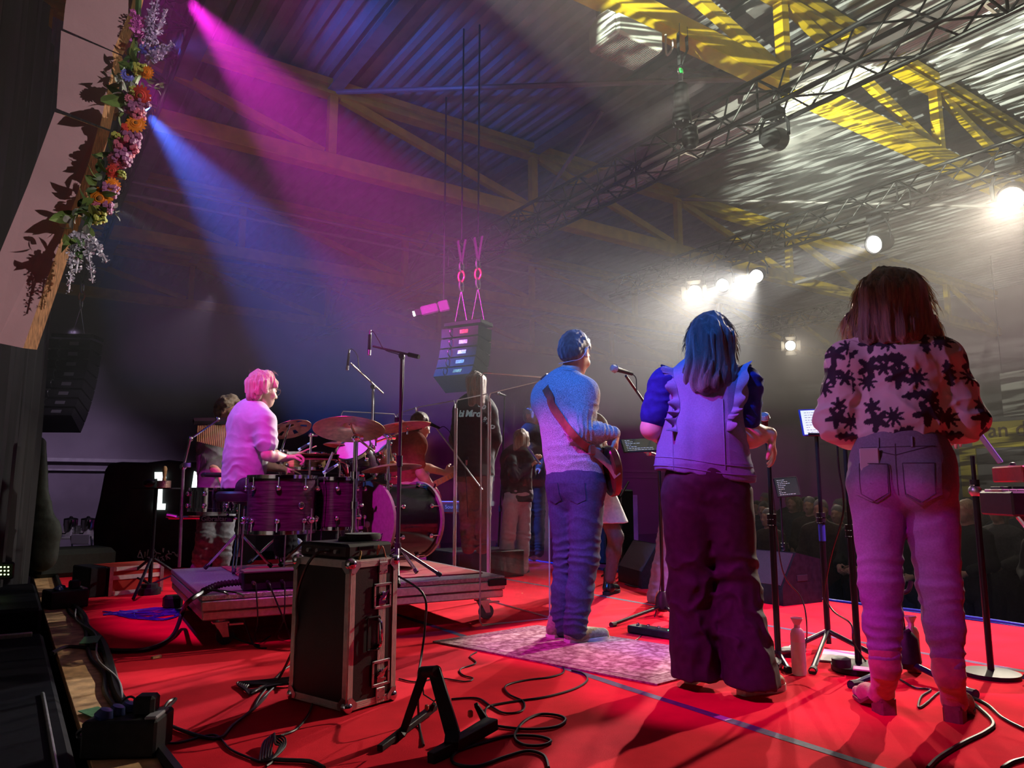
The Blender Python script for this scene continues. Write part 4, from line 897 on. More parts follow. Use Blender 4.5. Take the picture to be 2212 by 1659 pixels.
BT = M('suede_boot', (0.42, 0.19, 0.13), 0.9, var=0.2, scale=20, bump=0.2, sheen=0.3); HEEL = M('boot_heel', (0.16, 0.07, 0.05), 0.6, var=0.2)
for nm, an, gr, di in (('boot', aL, npv(G(1922, 1546)), _n(FW - RT * 0.75)), ('boot', aR, npv(G(2058, 1562)), _n(FW + RT * 0.15))):
    z = A(0, 0, 1.0); hl = gr
    o = soft('boot', [rc(hl + di * 0.05 + z * 0.075, an + z * -0.0 + di * 0.0, 0.042, 0.054, 0.03), rc(hl + di * 0.05 + z * 0.07, hl + di * 0.17 + z * 0.045, 0.040, 0.036, 0.03), rc(hl + di * 0.17 + z * 0.042, hl + di * 0.25 + z * 0.03, 0.036, 0.022, 0.03), rc(an, an + z * 0.05, 0.054, 0.058, 0.02)], BT, t, 0.006, folds([(an, 0.1, A(0, 0, 1), 0.05, 0.005)], 3))
    q = MB(); sd = np.cross(di, z); q.v = []
    q.prism([V(hl + di * a + sd * b_ - A(t.location)) for a, b_ in ((0.0, 0.024), (0.008, 0.034), (0.065, 0.036), (0.07, -0.036), (0.008, -0.034), (0.0, -0.024))], (0, 0, 0.05)); q.build('heel', HEEL, o)
    q = MB(); q.prism([V(hl + di * a + sd * b_ + z * (0.006 if a > 0.1 else 0.05) - A(t.location)) for a, b_ in ((0.0, 0.03), (0.07, 0.038), (0.15, 0.044), (0.24, 0.03), (0.26, 0.0), (0.24, -0.03), (0.15, -0.044), (0.07, -0.038), (0.0, -0.03))], (0, 0, 0.012)); q.build('sole', HEEL, o)
HW3 = hairm('light_brown_hair', (0.32, 0.20, 0.11), (0.12, 0.075, 0.045))
r_, f_, u_ = basis(hf); Rm = rotm(r_, f_, u_)
W3H = soft('hair', [el(HL(0.0, -0.015, 0.045), A(0.098, 0.118, 0.108), Rm, 0.03), rc(HL(-0.05, -0.05, 0.02), HL(-0.085, -0.07, -0.15), 0.07, 0.045, 0.05), rc(HL(0.06, -0.06, 0.02), HL(0.115, -0.06, -0.14), 0.07, 0.045, 0.05), rc(HL(0, -0.07, 0.0), HL(0.01, -0.10, -0.15), 0.085, 0.055, 0.05), rc(HL(0.10, -0.06, -0.1), HL(0.155, -0.06, -0.165), 0.04, 0.012, 0.03), rc(HL(0.06, -0.1, -0.12), HL(0.05, -0.12, -0.175), 0.035, 0.012, 0.03), rc(HL(-0.03, -0.1, -0.1), HL(-0.04, -0.12, -0.18), 0.035, 0.012, 0.03),
              rc(HL(-0.085, 0.03, 0.06), HL(-0.10, 0.04, 0.0), 0.035, 0.03, 0.03), rc(HL(-0.1, 0.04, 0.0), HL(-0.15, 0.05, -0.04), 0.024, 0.016, 0.02), rc(HL(-0.15, 0.05, -0.04), HL(-0.105, 0.0, -0.17), 0.016, 0.025, 0.03), rc(HL(-0.09, -0.02, -0.05), HL(-0.115, -0.03, -0.2), 0.03, 0.018, 0.03)], HW3, t, 0.005, strands((85, 85, 5), 0.009, 14))
HST = M('hair_strand', (0.5, 0.32, 0.16), 0.4)  # rim light put into the strand colour, lighter than her hair
rim_hairs('hair_strands', HST, t, W3H, hd, 1500, -0.5, 3.6, 0.07, 9)

# --- other players: a compact builder for people farther away
def player(label, foot, D, px, fw, looks, seat=False):
    """px: joint name -> (pixel x, pixel y, extra depth)"""
    J = {k: npv(P(v[0], v[1], D + v[2])) for k, v in px.items()}
    fw = _n(A(*fw, 0)); rt = _n(np.cross(fw, A(0, 0, 1)))
    t = thing('person', label, 'person', foot); hf = _n(fw + A(*looks.get('look', (0, 0, 0)))); s = looks.get('s', 1.0)
    hs = looks.get('hs', s); sk = looks.get('skin', SKIN2); h = looks.get('h', 0.0075)
    pr = head_prims(J['head'], hf, hs) + [rc(J['neck'] + A(0, 0, -0.02), J['head'] - hf * 0.02 + A(0, 0, -0.06), 0.052 * s, 0.05 * s, 0.03)]
    pr += torso_prims(J['hip'], J['waist'], J['chest'], J['neck'], rt, fw, s, (0.12, 0.12, 0.15))
    for S in 'LR':
        pr += arm_prims(J['sh' + S], J['el' + S], J['wr' + S], s) + leg_prims(J['hp' + S], J['kn' + S], J['an' + S], J['to' + S], s)[:-1]
        pr += hand_prims(J['wr' + S], J['ha' + S] - J['wr' + S], A(*looks.get('back' + S, (0, 0, 1))), looks.get('curl', (0.6, 0.8, 0.6)), 0.04, s, 1 if S == 'R' else -1, 1.0)
    soft('body', pr, sk, t, h); eyes(t, J['head'], hf, hs)
    return t, J, fw, rt, hf, hs
def top(t, J, fw, rt, mat, nm, s=1.0, sl=0.55, h=0.008, seed=1, hem=0.0, loose=1.0, dp=0.012):
    w0 = 0.178 * s * loose
    pr = [rc(J['hip'] + A(0, 0, 0.02 - hem), J['waist'], w0, w0 * 0.97, 0.05, fw, 0.72), rc(J['waist'], J['chest'], w0 * 0.97, w0, 0.05, fw, 0.7), rc(J['chest'] - rt * 0.11 * s, J['chest'] + rt * 0.11 * s, 0.1 * s, 0.1 * s, 0.06, fw, 0.88), rc(J['chest'] + A(0, 0, 0.03), J['neck'] + A(0, 0, -0.02), 0.11 * s, 0.064 * s, 0.05)]; sp = []
    for S in 'LR':
        a, e, w_ = J['sh' + S], J['el' + S], J['wr' + S]
        if sl <= 1: pr.append(rc(a, a + (e - a) * sl, 0.078 * s, 0.076 * s, 0.05))
        else: pr += [rc(a, e, 0.076 * s, 0.062 * s, 0.05), rc(e, e + (w_ - e) * (sl - 1), 0.06 * s, 0.046 * s, 0.03)]
        sp += [(a + (e - a) * 0.5, 0.12, A(0.4, 0.3, 1), 0.06, dp), (e, 0.1, w_ - e, 0.04, dp)]
    sp += [(J['waist'], 0.2, A(0.4, 0.2, 1), 0.08, dp), (J['hip'], 0.2, A(0.3, 0.5, 1), 0.06, dp * 1.2), (J['chest'], 0.2, A(0.8, 0.5, 0.6), 0.12, dp * 0.7)]
    cz = J['hip'][2] - 0.03 - hem; c = J['hip']
    pr.append((lambda Q: Q[..., 2] - cz, A(c[0] - .5, c[1] - .5, cz - .4), A(c[0] + .5, c[1] + .5, cz), 0.006, True))
    return soft(nm, pr, mat, t, h, folds(sp, seed))
def pants(t, J, fw, rt, mat, nm='jeans', s=1.0, rad=(0.10, 0.08, 0.075, 0.068), seed=1, h=0.0085, top_=0.02, w=0.165):
    return jeans(nm, t, mat, [(J['hpL'], J['knL'], J['anL']), (J['hpR'], J['knR'], J['anR'])], J['hip'], rt, fw, w * s, rad, h, seed, (), 0.013, top_)
def hair(t, J, hf, hs, mat, extra=(), dp=0.006, sc=(80, 80, 12), h=0.006, low=0.0, nm='hair'):
    r_, f_, u_ = basis(hf); c = J['head']; Rm = rotm(r_, f_, u_)
    def L(x, y, z): return c + (r_ * x + f_ * y + u_ * z) * hs
    pr = [el(L(0, -0.02, 0.048), A(0.084, 0.098, 0.09) * hs, Rm, 0.02), el(L(0, -0.055, -0.01 - low), A(0.075, 0.06, 0.075 + low) * hs, Rm, 0.03)]
    return soft(nm, pr + [rc(L(*a), L(*b_), ra * hs, rb * hs, 0.02) for a, b_, ra, rb in extra], mat, t, h, strands(sc, dp, 5))

# drummer, seated, seen from behind on his right side
D = 5.55
dr = dict(head=(566, 842, 0), neck=(548, 882, 0.0), chest=(540, 915, 0.0), waist=(530, 985, 0.02), hip=(525, 1042, 0.03), shR=(572, 912, -0.12), shL=(522, 908, 0.14), elR=(578, 982, -0.16), elL=(560, 1000, 0.22), wrR=(618, 990, 0.02), wrL=(602, 1012, 0.22), haR=(640, 986, 0.04), haL=(622, 1016, 0.2),
          hpR=(540, 1052, -0.06), hpL=(528, 1050, 0.12), knR=(625, 1075, 0.05), knL=(610, 1075, 0.30), anR=(610, 1185, 0.1), anL=(625, 1180, 0.38), toR=(640, 1206, 0.12), toL=(665, 1190, 0.4))
t, J, fw, rt, hf, hs = player('blond drummer in glasses and pale T-shirt, seated behind the drums', G(535, 1205, 0.33), D, dr, (0.95, 0.28), dict(look=(0.0, 0.05, -0.12), hs=1.08, s=1.08, skin=SKIN2, h=0.006, backR=(0, 0.1, 1), backL=(0, 0.1, 1)))
top(t, J, fw, rt, M('pale_tee', (0.52, 0.48, 0.52), 0.9, var=0.06, scale=20, bump=0.08, sheen=0.2), 'tee_shirt', 1.08, 0.66, 0.007, 31, 0.02, 1.03)
pants(t, J, fw, rt, M('black_denim', (0.02, 0.02, 0.026), 0.85, var=0.3, bump=0.1, bscale=300), 'trousers', seed=33)
BLH = hairm('blond_hair', (0.72, 0.56, 0.34), (0.45, 0.32, 0.16))
hair(t, J, hf, hs, BLH, [((0, 0.03, 0.10), (0.0, 0.085, 0.065), 0.045, 0.028), ((0.05, 0.02, 0.06), (0.08, 0.05, 0.03), 0.04, 0.02), ((-0.05, 0.02, 0.06), (-0.08, 0.05, 0.03), 0.04, 0.02), ((0.06, -0.04, 0.03), (0.082, -0.03, -0.025), 0.045, 0.022), ((0, -0.09, 0.02), (0, -0.092, -0.075), 0.05, 0.028)], 0.007, (80, 80, 9), 0.005, 0.015)
r_, f_, u_ = basis(hf)
def HL(x, y, z): return V(J['head'] + (r_ * x + f_ * y + u_ * z) * hs)
fly_hairs('hair_strands', BLH, t, [(HL(-0.06, -0.06, 0.12), HL(0.06, 0.06, 0.12), u_ * 0.3, -f_ * 0.4), (HL(0.09, -0.06, 0.0), HL(0.07, 0.06, 0.06), r_ * 0.2, -u_)], 160, 0.05, 0.05, 4)
GLS = M('glasses_frame', (0.25, 0.2, 0.16), 0.25, 0.6)
q = MB()
for sx in (-1, 1): q.torus(HL(sx * 0.034, 0.112, 0.006), V(f_), 0.024, 0.0016, 20, 6); q.tube([HL(sx * 0.058, 0.108, 0.012), HL(sx * 0.08, 0.06, 0.012), HL(sx * 0.082, 0.0, 0.008)], 0.0016, 6)
q.tube([HL(-0.01, 0.118, 0.01), HL(0.01, 0.118, 0.01)], 0.0016, 6); q.build('glasses', GLS, t, world=True)
PINK = M('sneaker_pale', (0.75, 0.66, 0.7), 0.7, var=0.1)
o = sole_shoe('shoe', t, npv(G(608, 1215, 0.335)), npv(G(608, 1215, 0.335)) + fw * 0.29, PINK, SP, 1.05)
o = sole_shoe('shoe', t, npv(G(630, 1198, 0.335)), npv(G(630, 1198, 0.335)) + fw * 0.29, PINK, SP, 1.05)
STK = M('drumstick_wood', (0.62, 0.45, 0.28), 0.5, var=0.15)
for (a, b_), lab in (((P(606, 996, 5.57), P(682, 964, 5.8)), 'wooden drumstick raised in the right hand of the drummer'), ((P(604, 1004, 5.77), P(650, 1024, 5.7)), 'wooden drumstick low in the left hand of the drummer')):
    tag(MB().tube([a, a.lerp(b_, 0.75), a.lerp(b_, 0.95), b_, b_ + (b_ - a) * 0.02], [0.0075, 0.007, 0.005, 0.006, 0.003], 10).build('drumstick', STK), lab, 'drumstick', 'drumsticks')

# percussionist behind him
D = 6.45
pc = dict(head=(492, 888, 0), neck=(480, 922, 0.04), chest=(473, 952, 0.06), waist=(468, 1010, 0.06), hip=(468, 1062, 0.06), shR=(445, 955, -0.02), shL=(508, 955, 0.12), elR=(447, 1002, -0.04), elL=(520, 1005, 0.0), wrR=(478, 1026, -0.14), wrL=(505, 1035, -0.15), haR=(492, 1032, -0.18), haL=(515, 1045, -0.2),
          hpR=(450, 1082, 0.02), hpL=(486, 1082, 0.08), knR=(446, 1160, 0.0), knL=(484, 1160, 0.05), anR=(428, 1238, 0.1), anL=(474, 1238, 0.1), toR=(440, 1252, -0.05), toL=(490, 1252, -0.05))
t, J, fw, rt, hf, hs = player('curly-haired percussionist in grey short-sleeved shirt behind the chimes and timbale', G(450, 1252), D, pc, (0.62, -0.78), dict(look=(0.25, 0.1, -0.25), hs=1.0, skin=SKIN, backR=(0, 0, 1), backL=(0, 0, 1)))
GS = M('grey_shirt', (0.17, 0.18, 0.19), 0.85, var=0.15, scale=15, bump=0.08)
top(t, J, fw, rt, GS, 'shirt', 1.0, 0.62, 0.008, 41, 0.04, 1.05)
pants(t, J, fw, rt, M('washed_jeans', (0.26, 0.28, 0.34), 0.85, var=0.2, scale=40, bump=0.2, bscale=300), seed=43)
hair(t, J, hf, hs, hairm('curly_hair', (0.30, 0.20, 0.11), (0.14, 0.09, 0.05)), [((0, 0.02, 0.09), (0, 0.07, 0.08), 0.055, 0.035), ((0.06, 0, 0.05), (0.085, 0.0, 0.0), 0.035, 0.022), ((-0.06, 0, 0.05), (-0.085, 0.0, 0.0), 0.035, 0.022)], 0.012, (45, 45, 45))
for s, f0 in ((1, (440, 1252)), (-1, (486, 1252))): sole_shoe('shoe', t, npv(G(*f0)), npv(G(*f0)) + fw * 0.27, BLACK, RUBBER, 1.0, 0.008)

# guitarist at the far side in a rust shirt
D = 7.1
gp_ = dict(head=(908, 920, 0), neck=(892, 945, 0), chest=(885, 965, 0), waist=(876, 1015, 0.0), hip=(872, 1060, 0), shR=(893, 972, -0.13), shL=(876, 966, 0.15), elR=(908, 1022, -0.18), elL=(912, 1008, 0.22), wrR=(938, 1056, -0.05), wrL=(962, 1022, 0.25), haR=(950, 1076, -0.03), haL=(976, 1016, 0.27),
           hpR=(876, 1080, -0.06), hpL=(866, 1080, 0.1), knR=(886, 1150, -0.05), knL=(872, 1150, 0.15), anR=(876, 1222, -0.05), anL=(862, 1222, 0.15), toR=(905, 1232, -0.05), toL=(892, 1232, 0.15))
t, J, fw, rt, hf, hs = player('bearded man in a rust-red T-shirt singing with a cream guitar behind the drum screen', G(876, 1232), D, gp_, (0.97, 0.2), dict(look=(0, 0, -0.28), hs=0.98, backR=(0.5, 0.1, 0.8), backL=(0, -0.8, 0.2), curl=(0.5, 0.6, 0.4)))
top(t, J, fw, rt, M('rust_tee', (0.30, 0.07, 0.045), 0.9, var=0.12, bump=0.08), 'tee_shirt', 1.0, 0.62, 0.008, 51, 0.03, 1.04)
pants(t, J, fw, rt, MATS['black_denim'], 'trousers', seed=53)
hair(t, J, hf, hs, hairm('short_brown_hair', (0.16, 0.09, 0.05), (0.07, 0.04, 0.025)), (), 0.004, (90, 90, 40))
q = MB(); q.torus(V(J['wrR'] * 0.85 + J['elR'] * 0.15), V(J['wrR'] - J['elR']), 0.034, 0.008, 20, 8); q.build('wristband', BLACK, t, world=True)
for f0 in ((866, 1232), (854, 1226)): sole_shoe('shoe', t, npv(G(*f0)), npv(G(*f0)) + fw * 0.28, BLACK, RUBBER, 1.0, 0.008)
def guitar(name, label, c, gx, gn, bodym, pg, headm, L=0.62):
    gx = _n(gx); gn = _n(A(*gn) - gx * (A(*gn) @ gx)); gy = np.cross(gn, gx); c = npv(c)
    g = thing(name, label, 'guitar', V(c))
    def gp(x, y, z=0.0): return V(c + gx * x + gy * y + gn * z)
    o = [gp(p.x, p.y, -0.02) for p in cp]
    MB().prism(o, V(gn * 0.04)).build('guitar_body', bodym, g, world=True)
    MB().prism([gp(x * 0.8, y * 0.78 + 0.015, 0.0205) for x, y in OUT], V(gn * 0.004)).build('pickguard', pg, g, world=True)
    for k in range(3): MB().box(gp(-0.05 + 0.06 * k, 0, 0.03), (0.022, 0.075, 0.014), Matrix([list(gx), list(gy), list(gn)]).transposed(), b=0.003).build('pickup', WHITEP if k else BLACK, g, world=True)
    MB().prism([gp(0.13, 0.028, 0.006), gp(0.13, -0.028, 0.006), gp(L, -0.021, 0.006), gp(L, 0.021, 0.006)], V(gn * 0.026)).build('neck', headm, g, world=True)
    q = MB()
    for k in range(14):
        x = 0.16 + (L - 0.16) * (1 - 0.92 ** k) / (1 - 0.92 ** 14); q.box(gp(x, 0, 0.033), (0.003, 0.046, 0.002), Matrix([list(gx), list(gy), list(gn)]).transposed())
    q.build('frets', STEEL, g, world=True)
    MB().prism([gp(L, 0.022, 0.0), gp(L, -0.022, 0.0), gp(L + 0.04, -0.05, -0.01), gp(L + 0.14, -0.042, -0.02), gp(L + 0.17, -0.01, -0.02), gp(L + 0.12, 0.02, -0.015)], V(gn * 0.016)).build('headstock', headm, g, world=True)
    q = MB()
    for k in range(6): q.box(gp(L + 0.03 + 0.02 * k, -0.06 + 0.002 * k, 0.002), (0.01, 0.02, 0.01), Matrix([list(gx), list(gy), list(gn)]).transposed())
    q.build('tuning_pegs', CHROME, g, world=True)
    MB().box(gp(-0.10, 0, 0.028), (0.03, 0.07, 0.012), Matrix([list(gx), list(gy), list(gn)]).transposed()).build('bridge', CHROME, g, world=True)
    for k in range(3): MB().lathe([(0.012, 0), (0.011, 0.014)], gp(-0.12 + 0.035 * k, -0.085 - 0.008 * k, 0.022), gn, 12).build('control_knob', WHITEP, g, world=True)
    return g
CREAM = M('guitar_cream', (0.72, 0.60, 0.42), 0.3, var=0.08, scale=8)
guitar('electric_guitar', 'cream electric guitar with a maple neck played by the man in rust red', P(893, 1068, 6.93), P(985, 1022, 7.2) - P(893, 1068, 6.93), (0.1, -1, 0.15), CREAM, M('pickguard_pale', (0.7, 0.62, 0.55), 0.4), M('maple_bright', (0.66, 0.42, 0.16), 0.4, var=0.12))

# flute player in white jeans
D = 8.15
fl = dict(head=(1128, 952, 0), neck=(1122, 976, 0), chest=(1117, 992, 0), waist=(1115, 1030, 0), hip=(1118, 1066, 0), shR=(1104, 996, -0.14), shL=(1130, 994, 0.15), elR=(1110, 1030, -0.2), elL=(1146, 1022, 0.2), wrR=(1146, 1006, -0.1), wrL=(1150, 996, 0.1), haR=(1156, 992, -0.05), haL=(1158, 985, 0.08),
          hpR=(1105, 1085, -0.06), hpL=(1130, 1085, 0.09), knR=(1098, 1155, -0.05), knL=(1130, 1155, 0.1), anR=(1090, 1222, -0.06), anL=(1124, 1226, 0.1), toR=(1112, 1236, -0.06), toL=(1150, 1240, 0.1))
t, J, fw, rt, hf, hs = player('woman in black jacket and white jeans playing behind the clear screens', G(1100, 1238), D, fl, (0.86, 0.5), dict(s=0.94, hs=0.92, look=(0.1, -0.2, -0.15), h=0.009))
top(t, J, fw, rt, M('black_jacket', (0.02, 0.02, 0.022), 0.7, var=0.2, bump=0.06), 'jacket', 0.95, 1.85, 0.009, 61, 0.06, 1.05)
pants(t, J, fw, rt, M('white_denim', (0.55, 0.56, 0.66), 0.85, var=0.08, scale=30, bump=0.15, bscale=300), 'jeans', 0.95, (0.095, 0.078, 0.08, 0.088), 63, 0.009)
hair(t, J, hf, hs, HW3, [((0, -0.07, 0.03), (0.0, -0.10, -0.12), 0.07, 0.04), ((0.07, 0, 0.02), (0.08, -0.02, -0.14), 0.035, 0.025), ((-0.07, 0, 0.02), (-0.08, -0.02, -0.14), 0.035, 0.025)], 0.008, (70, 70, 8), 0.007)
BRB = M('brown_boot', (0.24, 0.09, 0.06), 0.6, var=0.2)
for f0 in ((1084, 1236), (1118, 1240)): sole_shoe('boot', t, npv(G(*f0)), npv(G(*f0)) + fw * 0.27, BRB, RUBBER, 1.0, 0.009, 0.06)
tag(MB().cyl(P(1140, 966, 8.0), P(1166, 1002, 7.75), 0.011, n=10).build('flute', CHROME), 'silver flute held by the woman in white jeans', 'flute')

# grey-haired man behind the flute player
D = 9.6
gm = dict(head=(1147, 898, 0), neck=(1148, 922, 0), chest=(1148, 940, 0), waist=(1150, 985, 0), hip=(1152, 1025, 0), shR=(1128, 945, 0), shL=(1170, 945, 0.1), elR=(1122, 985, 0), elL=(1178, 985, 0), wrR=(1135, 1015, -0.15), wrL=(1165, 1015, -0.15), haR=(1145, 1015, -0.2), haL=(1158, 1015, -0.2), hpR=(1142, 1040, 0), hpL=(1162, 1040, 0), knR=(1142, 1105, 0), knL=(1164, 1105, 0), anR=(1142, 1192, 0), anL=(1164, 1192, 0), toR=(1140, 1202, -0.15), toL=(1166, 1202, -0.15))
t, J, fw, rt, hf, hs = player('grey-haired man in glasses half hidden behind the sweater guitarist', G(1150, 1206), D, gm, (0.3, -0.95), dict(h=0.01))
top(t, J, fw, rt, M('dark_shirt', (0.05, 0.045, 0.05), 0.8, var=0.2), 'shirt', 1.0, 1.9, 0.01, 71); pants(t, J, fw, rt, MATS['black_denim'], 'trousers', seed=73, h=0.01)
hair(t, J, hf, hs, hairm('grey_hair', (0.4, 0.38, 0.38), (0.25, 0.24, 0.25)), (), 0.006, (60, 60, 30), 0.008)
r_, f_, u_ = basis(hf); q = MB()
for sx in (-1, 1): q.torus(V(J['head'] + r_ * sx * 0.034 + f_ * 0.113 + u_ * 0.006), V(f_), 0.024, 0.003, 16, 6)
q.build('glasses', BLACK, t, world=True)
# long-haired singer with lettering across the back of a dark top
D = 7.2
ls = dict(head=(1026, 832, 0), neck=(1026, 862, 0), chest=(1026, 888, 0), waist=(1026, 955, 0), hip=(1026, 1012, 0), shR=(1058, 893, -0.05), shL=(994, 893, 0.05), elR=(1070, 950, 0.0), elL=(984, 950, 0.05), wrR=(1058, 1000, 0.2), wrL=(998, 1000, 0.22), haR=(1050, 1005, 0.26), haL=(1006, 1005, 0.28), hpR=(1042, 1035, 0), hpL=(1010, 1035, 0), knR=(1042, 1110, 0), knL=(1010, 1110, 0), anR=(1042, 1182, 0), anL=(1012, 1182, 0), toR=(1048, 1188, 0.15), toL=(1016, 1188, 0.15))
t, J, fw, rt, hf, hs = player('long-haired person in a dark top with pale blue lettering across the back, behind the screens', G(1026, 1190, 0.27), D, ls, (0.45, 0.9), dict(h=0.009))
DKT = M('dark_hoodie', (0.03, 0.026, 0.03), 0.85, var=0.2, bump=0.06)
HOOD = top(t, J, fw, rt, DKT, 'hoodie', 1.0, 1.9, 0.009, 81, 0.05, 1.08, 0.008)
pants(t, J, fw, rt, M('brown_trousers', (0.14, 0.07, 0.045), 0.8, var=0.2), 'trousers', seed=83, h=0.009)
hair(t, J, hf, hs, hairm('auburn_hair', (0.22, 0.11, 0.06), (0.09, 0.05, 0.03)), [((-0.03, -0.07, 0.03), (-0.04, -0.12, -0.19), 0.07, 0.04), ((0.04, -0.07, 0.03), (0.05, -0.12, -0.19), 0.07, 0.04), ((0.075, 0, 0.03), (0.085, -0.03, -0.16), 0.035, 0.025)], 0.008, (70, 70, 6), 0.007)
LET = M('letter_pale_blue_glow', (0.45, 0.78, 0.8), 0.6, emit=(0.3, 0.62, 0.65), es=0.12)  # printed letters given a faint glow of their own, not a lamp
hgt = hugger(HOOD)
def back_text(body, size, dx, dz, rot, shear=0.2):
    for k, ch in enumerate(body):
        if ch == ' ': continue
        x = dx + (k - (len(body) - 1) / 2) * size * 0.56; z = dz - 1.3 * max(0, x - 0.03) ** 1.5
        l, nrm = hgt(V(J['chest'] + rt * x - fw * 0.5 + A(0, 0, z)), 0.004, V(J['chest'] + rt * x * 0.6 + A(0, 0, z)))
        tx = V((0, 0, 1)).cross(nrm).normalized(); m = axes(tx + V((0, 0, rot * max(0, x + 0.02) * -2)), V((0, 0, 1)), l - tx * 0.02 - V(t.location)); text_obj('letter', ch, size, m, LET, t, 0.004, 0.003, shear)
back_text('biMard gro', 0.085, 0.0, -0.065, 0.9)
back_text('ab', 0.08, 0.075, 0.035, 0.9)
# her low platform
tag(MB().box(V(G(1026, 1190, 0.27)) + V((0.12, 0.2, -0.137)), (0.8, 0.7, 0.27), b=0.01).build('stage_platform', SKIRT), 'low black platform under the long-haired person', 'platform')
# singer in a pale skirt and black boots, mostly hidden by the guitarist
D = 6.55
sk_ = dict(head=(1272, 872, 0.1), neck=(1270, 902, 0.1), chest=(1268, 925, 0.1), waist=(1270, 985, 0.08), hip=(1278, 1040, 0.06), shR=(1292, 930, 0), shL=(1240, 930, 0.15), elR=(1295, 985, 0), elL=(1235, 985, 0.2), wrR=(1285, 1000, 0.25), wrL=(1245, 1000, 0.3), haR=(1285, 990, 0.3), haL=(1250, 990, 0.35), hpR=(1295, 1072, 0.02), hpL=(1265, 1072, 0.1), knR=(1330, 1160, -0.02), knL=(1262, 1165, 0.2), anR=(1318, 1250, 0.0), anL=(1255, 1245, 0.25), toR=(1345, 1276, 0.0), toL=(1275, 1262, 0.25))
t, J, fw, rt, hf, hs = player('woman in pale denim skirt, dark tights and black lace-up boots behind the guitarist', G(1318, 1285), D, sk_, (0.9, 0.42), dict(s=0.96, hs=0.94, h=0.008, skin=SKIN2))
top(t, J, fw, rt, M('cream_jumper', (0.5, 0.45, 0.42), 0.9, var=0.1), 'jumper', 0.95, 1.9, 0.009, 91)
TI = M('dark_tights', (0.10, 0.05, 0.045), 0.6, var=0.15)
soft('tights', [rc(J['hp' + S], J['kn' + S], 0.094, 0.066, 0.03) for S in 'LR'] + [rc(J['kn' + S], J['kn' + S] + (J['an' + S] - J['kn' + S]) * 0.35, 0.065, 0.062, 0.03) for S in 'LR'] + [rc(J['kn' + S] + (J['an' + S] - J['kn' + S]) * 0.35, J['an' + S], 0.062, 0.042, 0.03) for S in 'LR'], TI, t, 0.008)
kz = float((J['hpR'] * 0.35 + J['knR'] * 0.65)[2])
soft('skirt', [rc(J['hip'] + A(0, 0, 0.06), J['hip'], 0.15, 0.17, 0.04, fw, 0.75), rc(J['hip'], J['knR'] * 0.75 + J['hpR'] * 0.25, 0.155, 0.15, 0.05), rc(J['hip'], J['knL'] * 0.75 + J['hpL'] * 0.25, 0.15, 0.13, 0.06), (lambda Q: Q[..., 2] - kz, A(*(J['hip'] - 1)), A(J['hip'][0] + 1, J['hip'][1] + 1, kz), 0.006, True)], M('pale_denim', (0.55, 0.46, 0.42), 0.85, var=0.12, bump=0.1), t, 0.008, folds([(J['hip'], 0.3, A(1, 0.4, 0.1), 0.08, 0.01)], 95))
hair(t, J, hf, hs, HW2, [((0, -0.07, 0.03), (0, -0.1, -0.1), 0.07, 0.04)], 0.006, (70, 70, 8), 0.008)
LB = M('polished_boot', (0.012, 0.012, 0.013), 0.22, var=0.2)
for f0 in ((1308, 1286), (1250, 1268)):
    g0 = npv(G(*f0)); o = sole_shoe('boot', t, g0, g0 + fw * 0.27, LB, RUBBER, 1.05, 0.007, 0.10)
    q = MB()
    for k in range(5): q.box(V(g0 + fw * (0.115 + 0.012 * k) + A(0, 0, 0.16 - 0.018 * k) - A(t.location)), (0.012, 0.06, 0.006), Matrix([list(fw), list(np.cross(A(0, 0, 1), fw)), [0, 0, 1]]).transposed())
    q.build('laces', BLACK, o)

# person in light blue jeans in front of the denim waistcoat singer
D = 6.1
bj = dict(head=(1492, 868, 0.0), neck=(1492, 902, 0), chest=(1492, 925, 0), waist=(1490, 980, 0), hip=(1484, 1035, 0), shR=(1520, 930, 0), shL=(1462, 930, 0.1), elR=(1525, 985, 0.1), elL=(1455, 985, 0.15), wrR=(1510, 1000, 0.3), wrL=(1470, 1000, 0.3), haR=(1505, 990, 0.35), haL=(1475, 990, 0.35), hpR=(1510, 1060, 0), hpL=(1456, 1060, 0.05), knR=(1535, 1170, -0.03), knL=(1442, 1170, 0.05), anR=(1550, 1285, -0.1), anL=(1428, 1290, 0.02), toR=(1575, 1318, -0.1), toL=(1450, 1312, 0.02))
t, J, fw, rt, hf, hs = player('person in flared light blue jeans partly hidden behind the denim waistcoat woman', G(1440, 1318), D, bj, (0.85, 0.5), dict(h=0.009))
top(t, J, fw, rt, M('cream_top', (0.55, 0.5, 0.5), 0.9, var=0.1), 'top', 0.95, 1.9, 0.009, 97)
pants(t, J, fw, rt, M('light_blue_denim', (0.30, 0.36, 0.62), 0.85, var=0.12, scale=30, bump=0.15, bscale=300), 'jeans', 1.0, (0.10, 0.085, 0.095, 0.115), 99, 0.008)
hair(t, J, hf, hs, HW2, [((0, -0.07, 0.03), (0, -0.1, -0.1), 0.07, 0.04)], 0.006, (70, 70, 8), 0.008)
for f0 in ((1424, 1316), (1552, 1332)): sole_shoe('shoe', t, npv(G(*f0)), npv(G(*f0)) + fw * 0.27, SNB, SP, 1.0, 0.008)

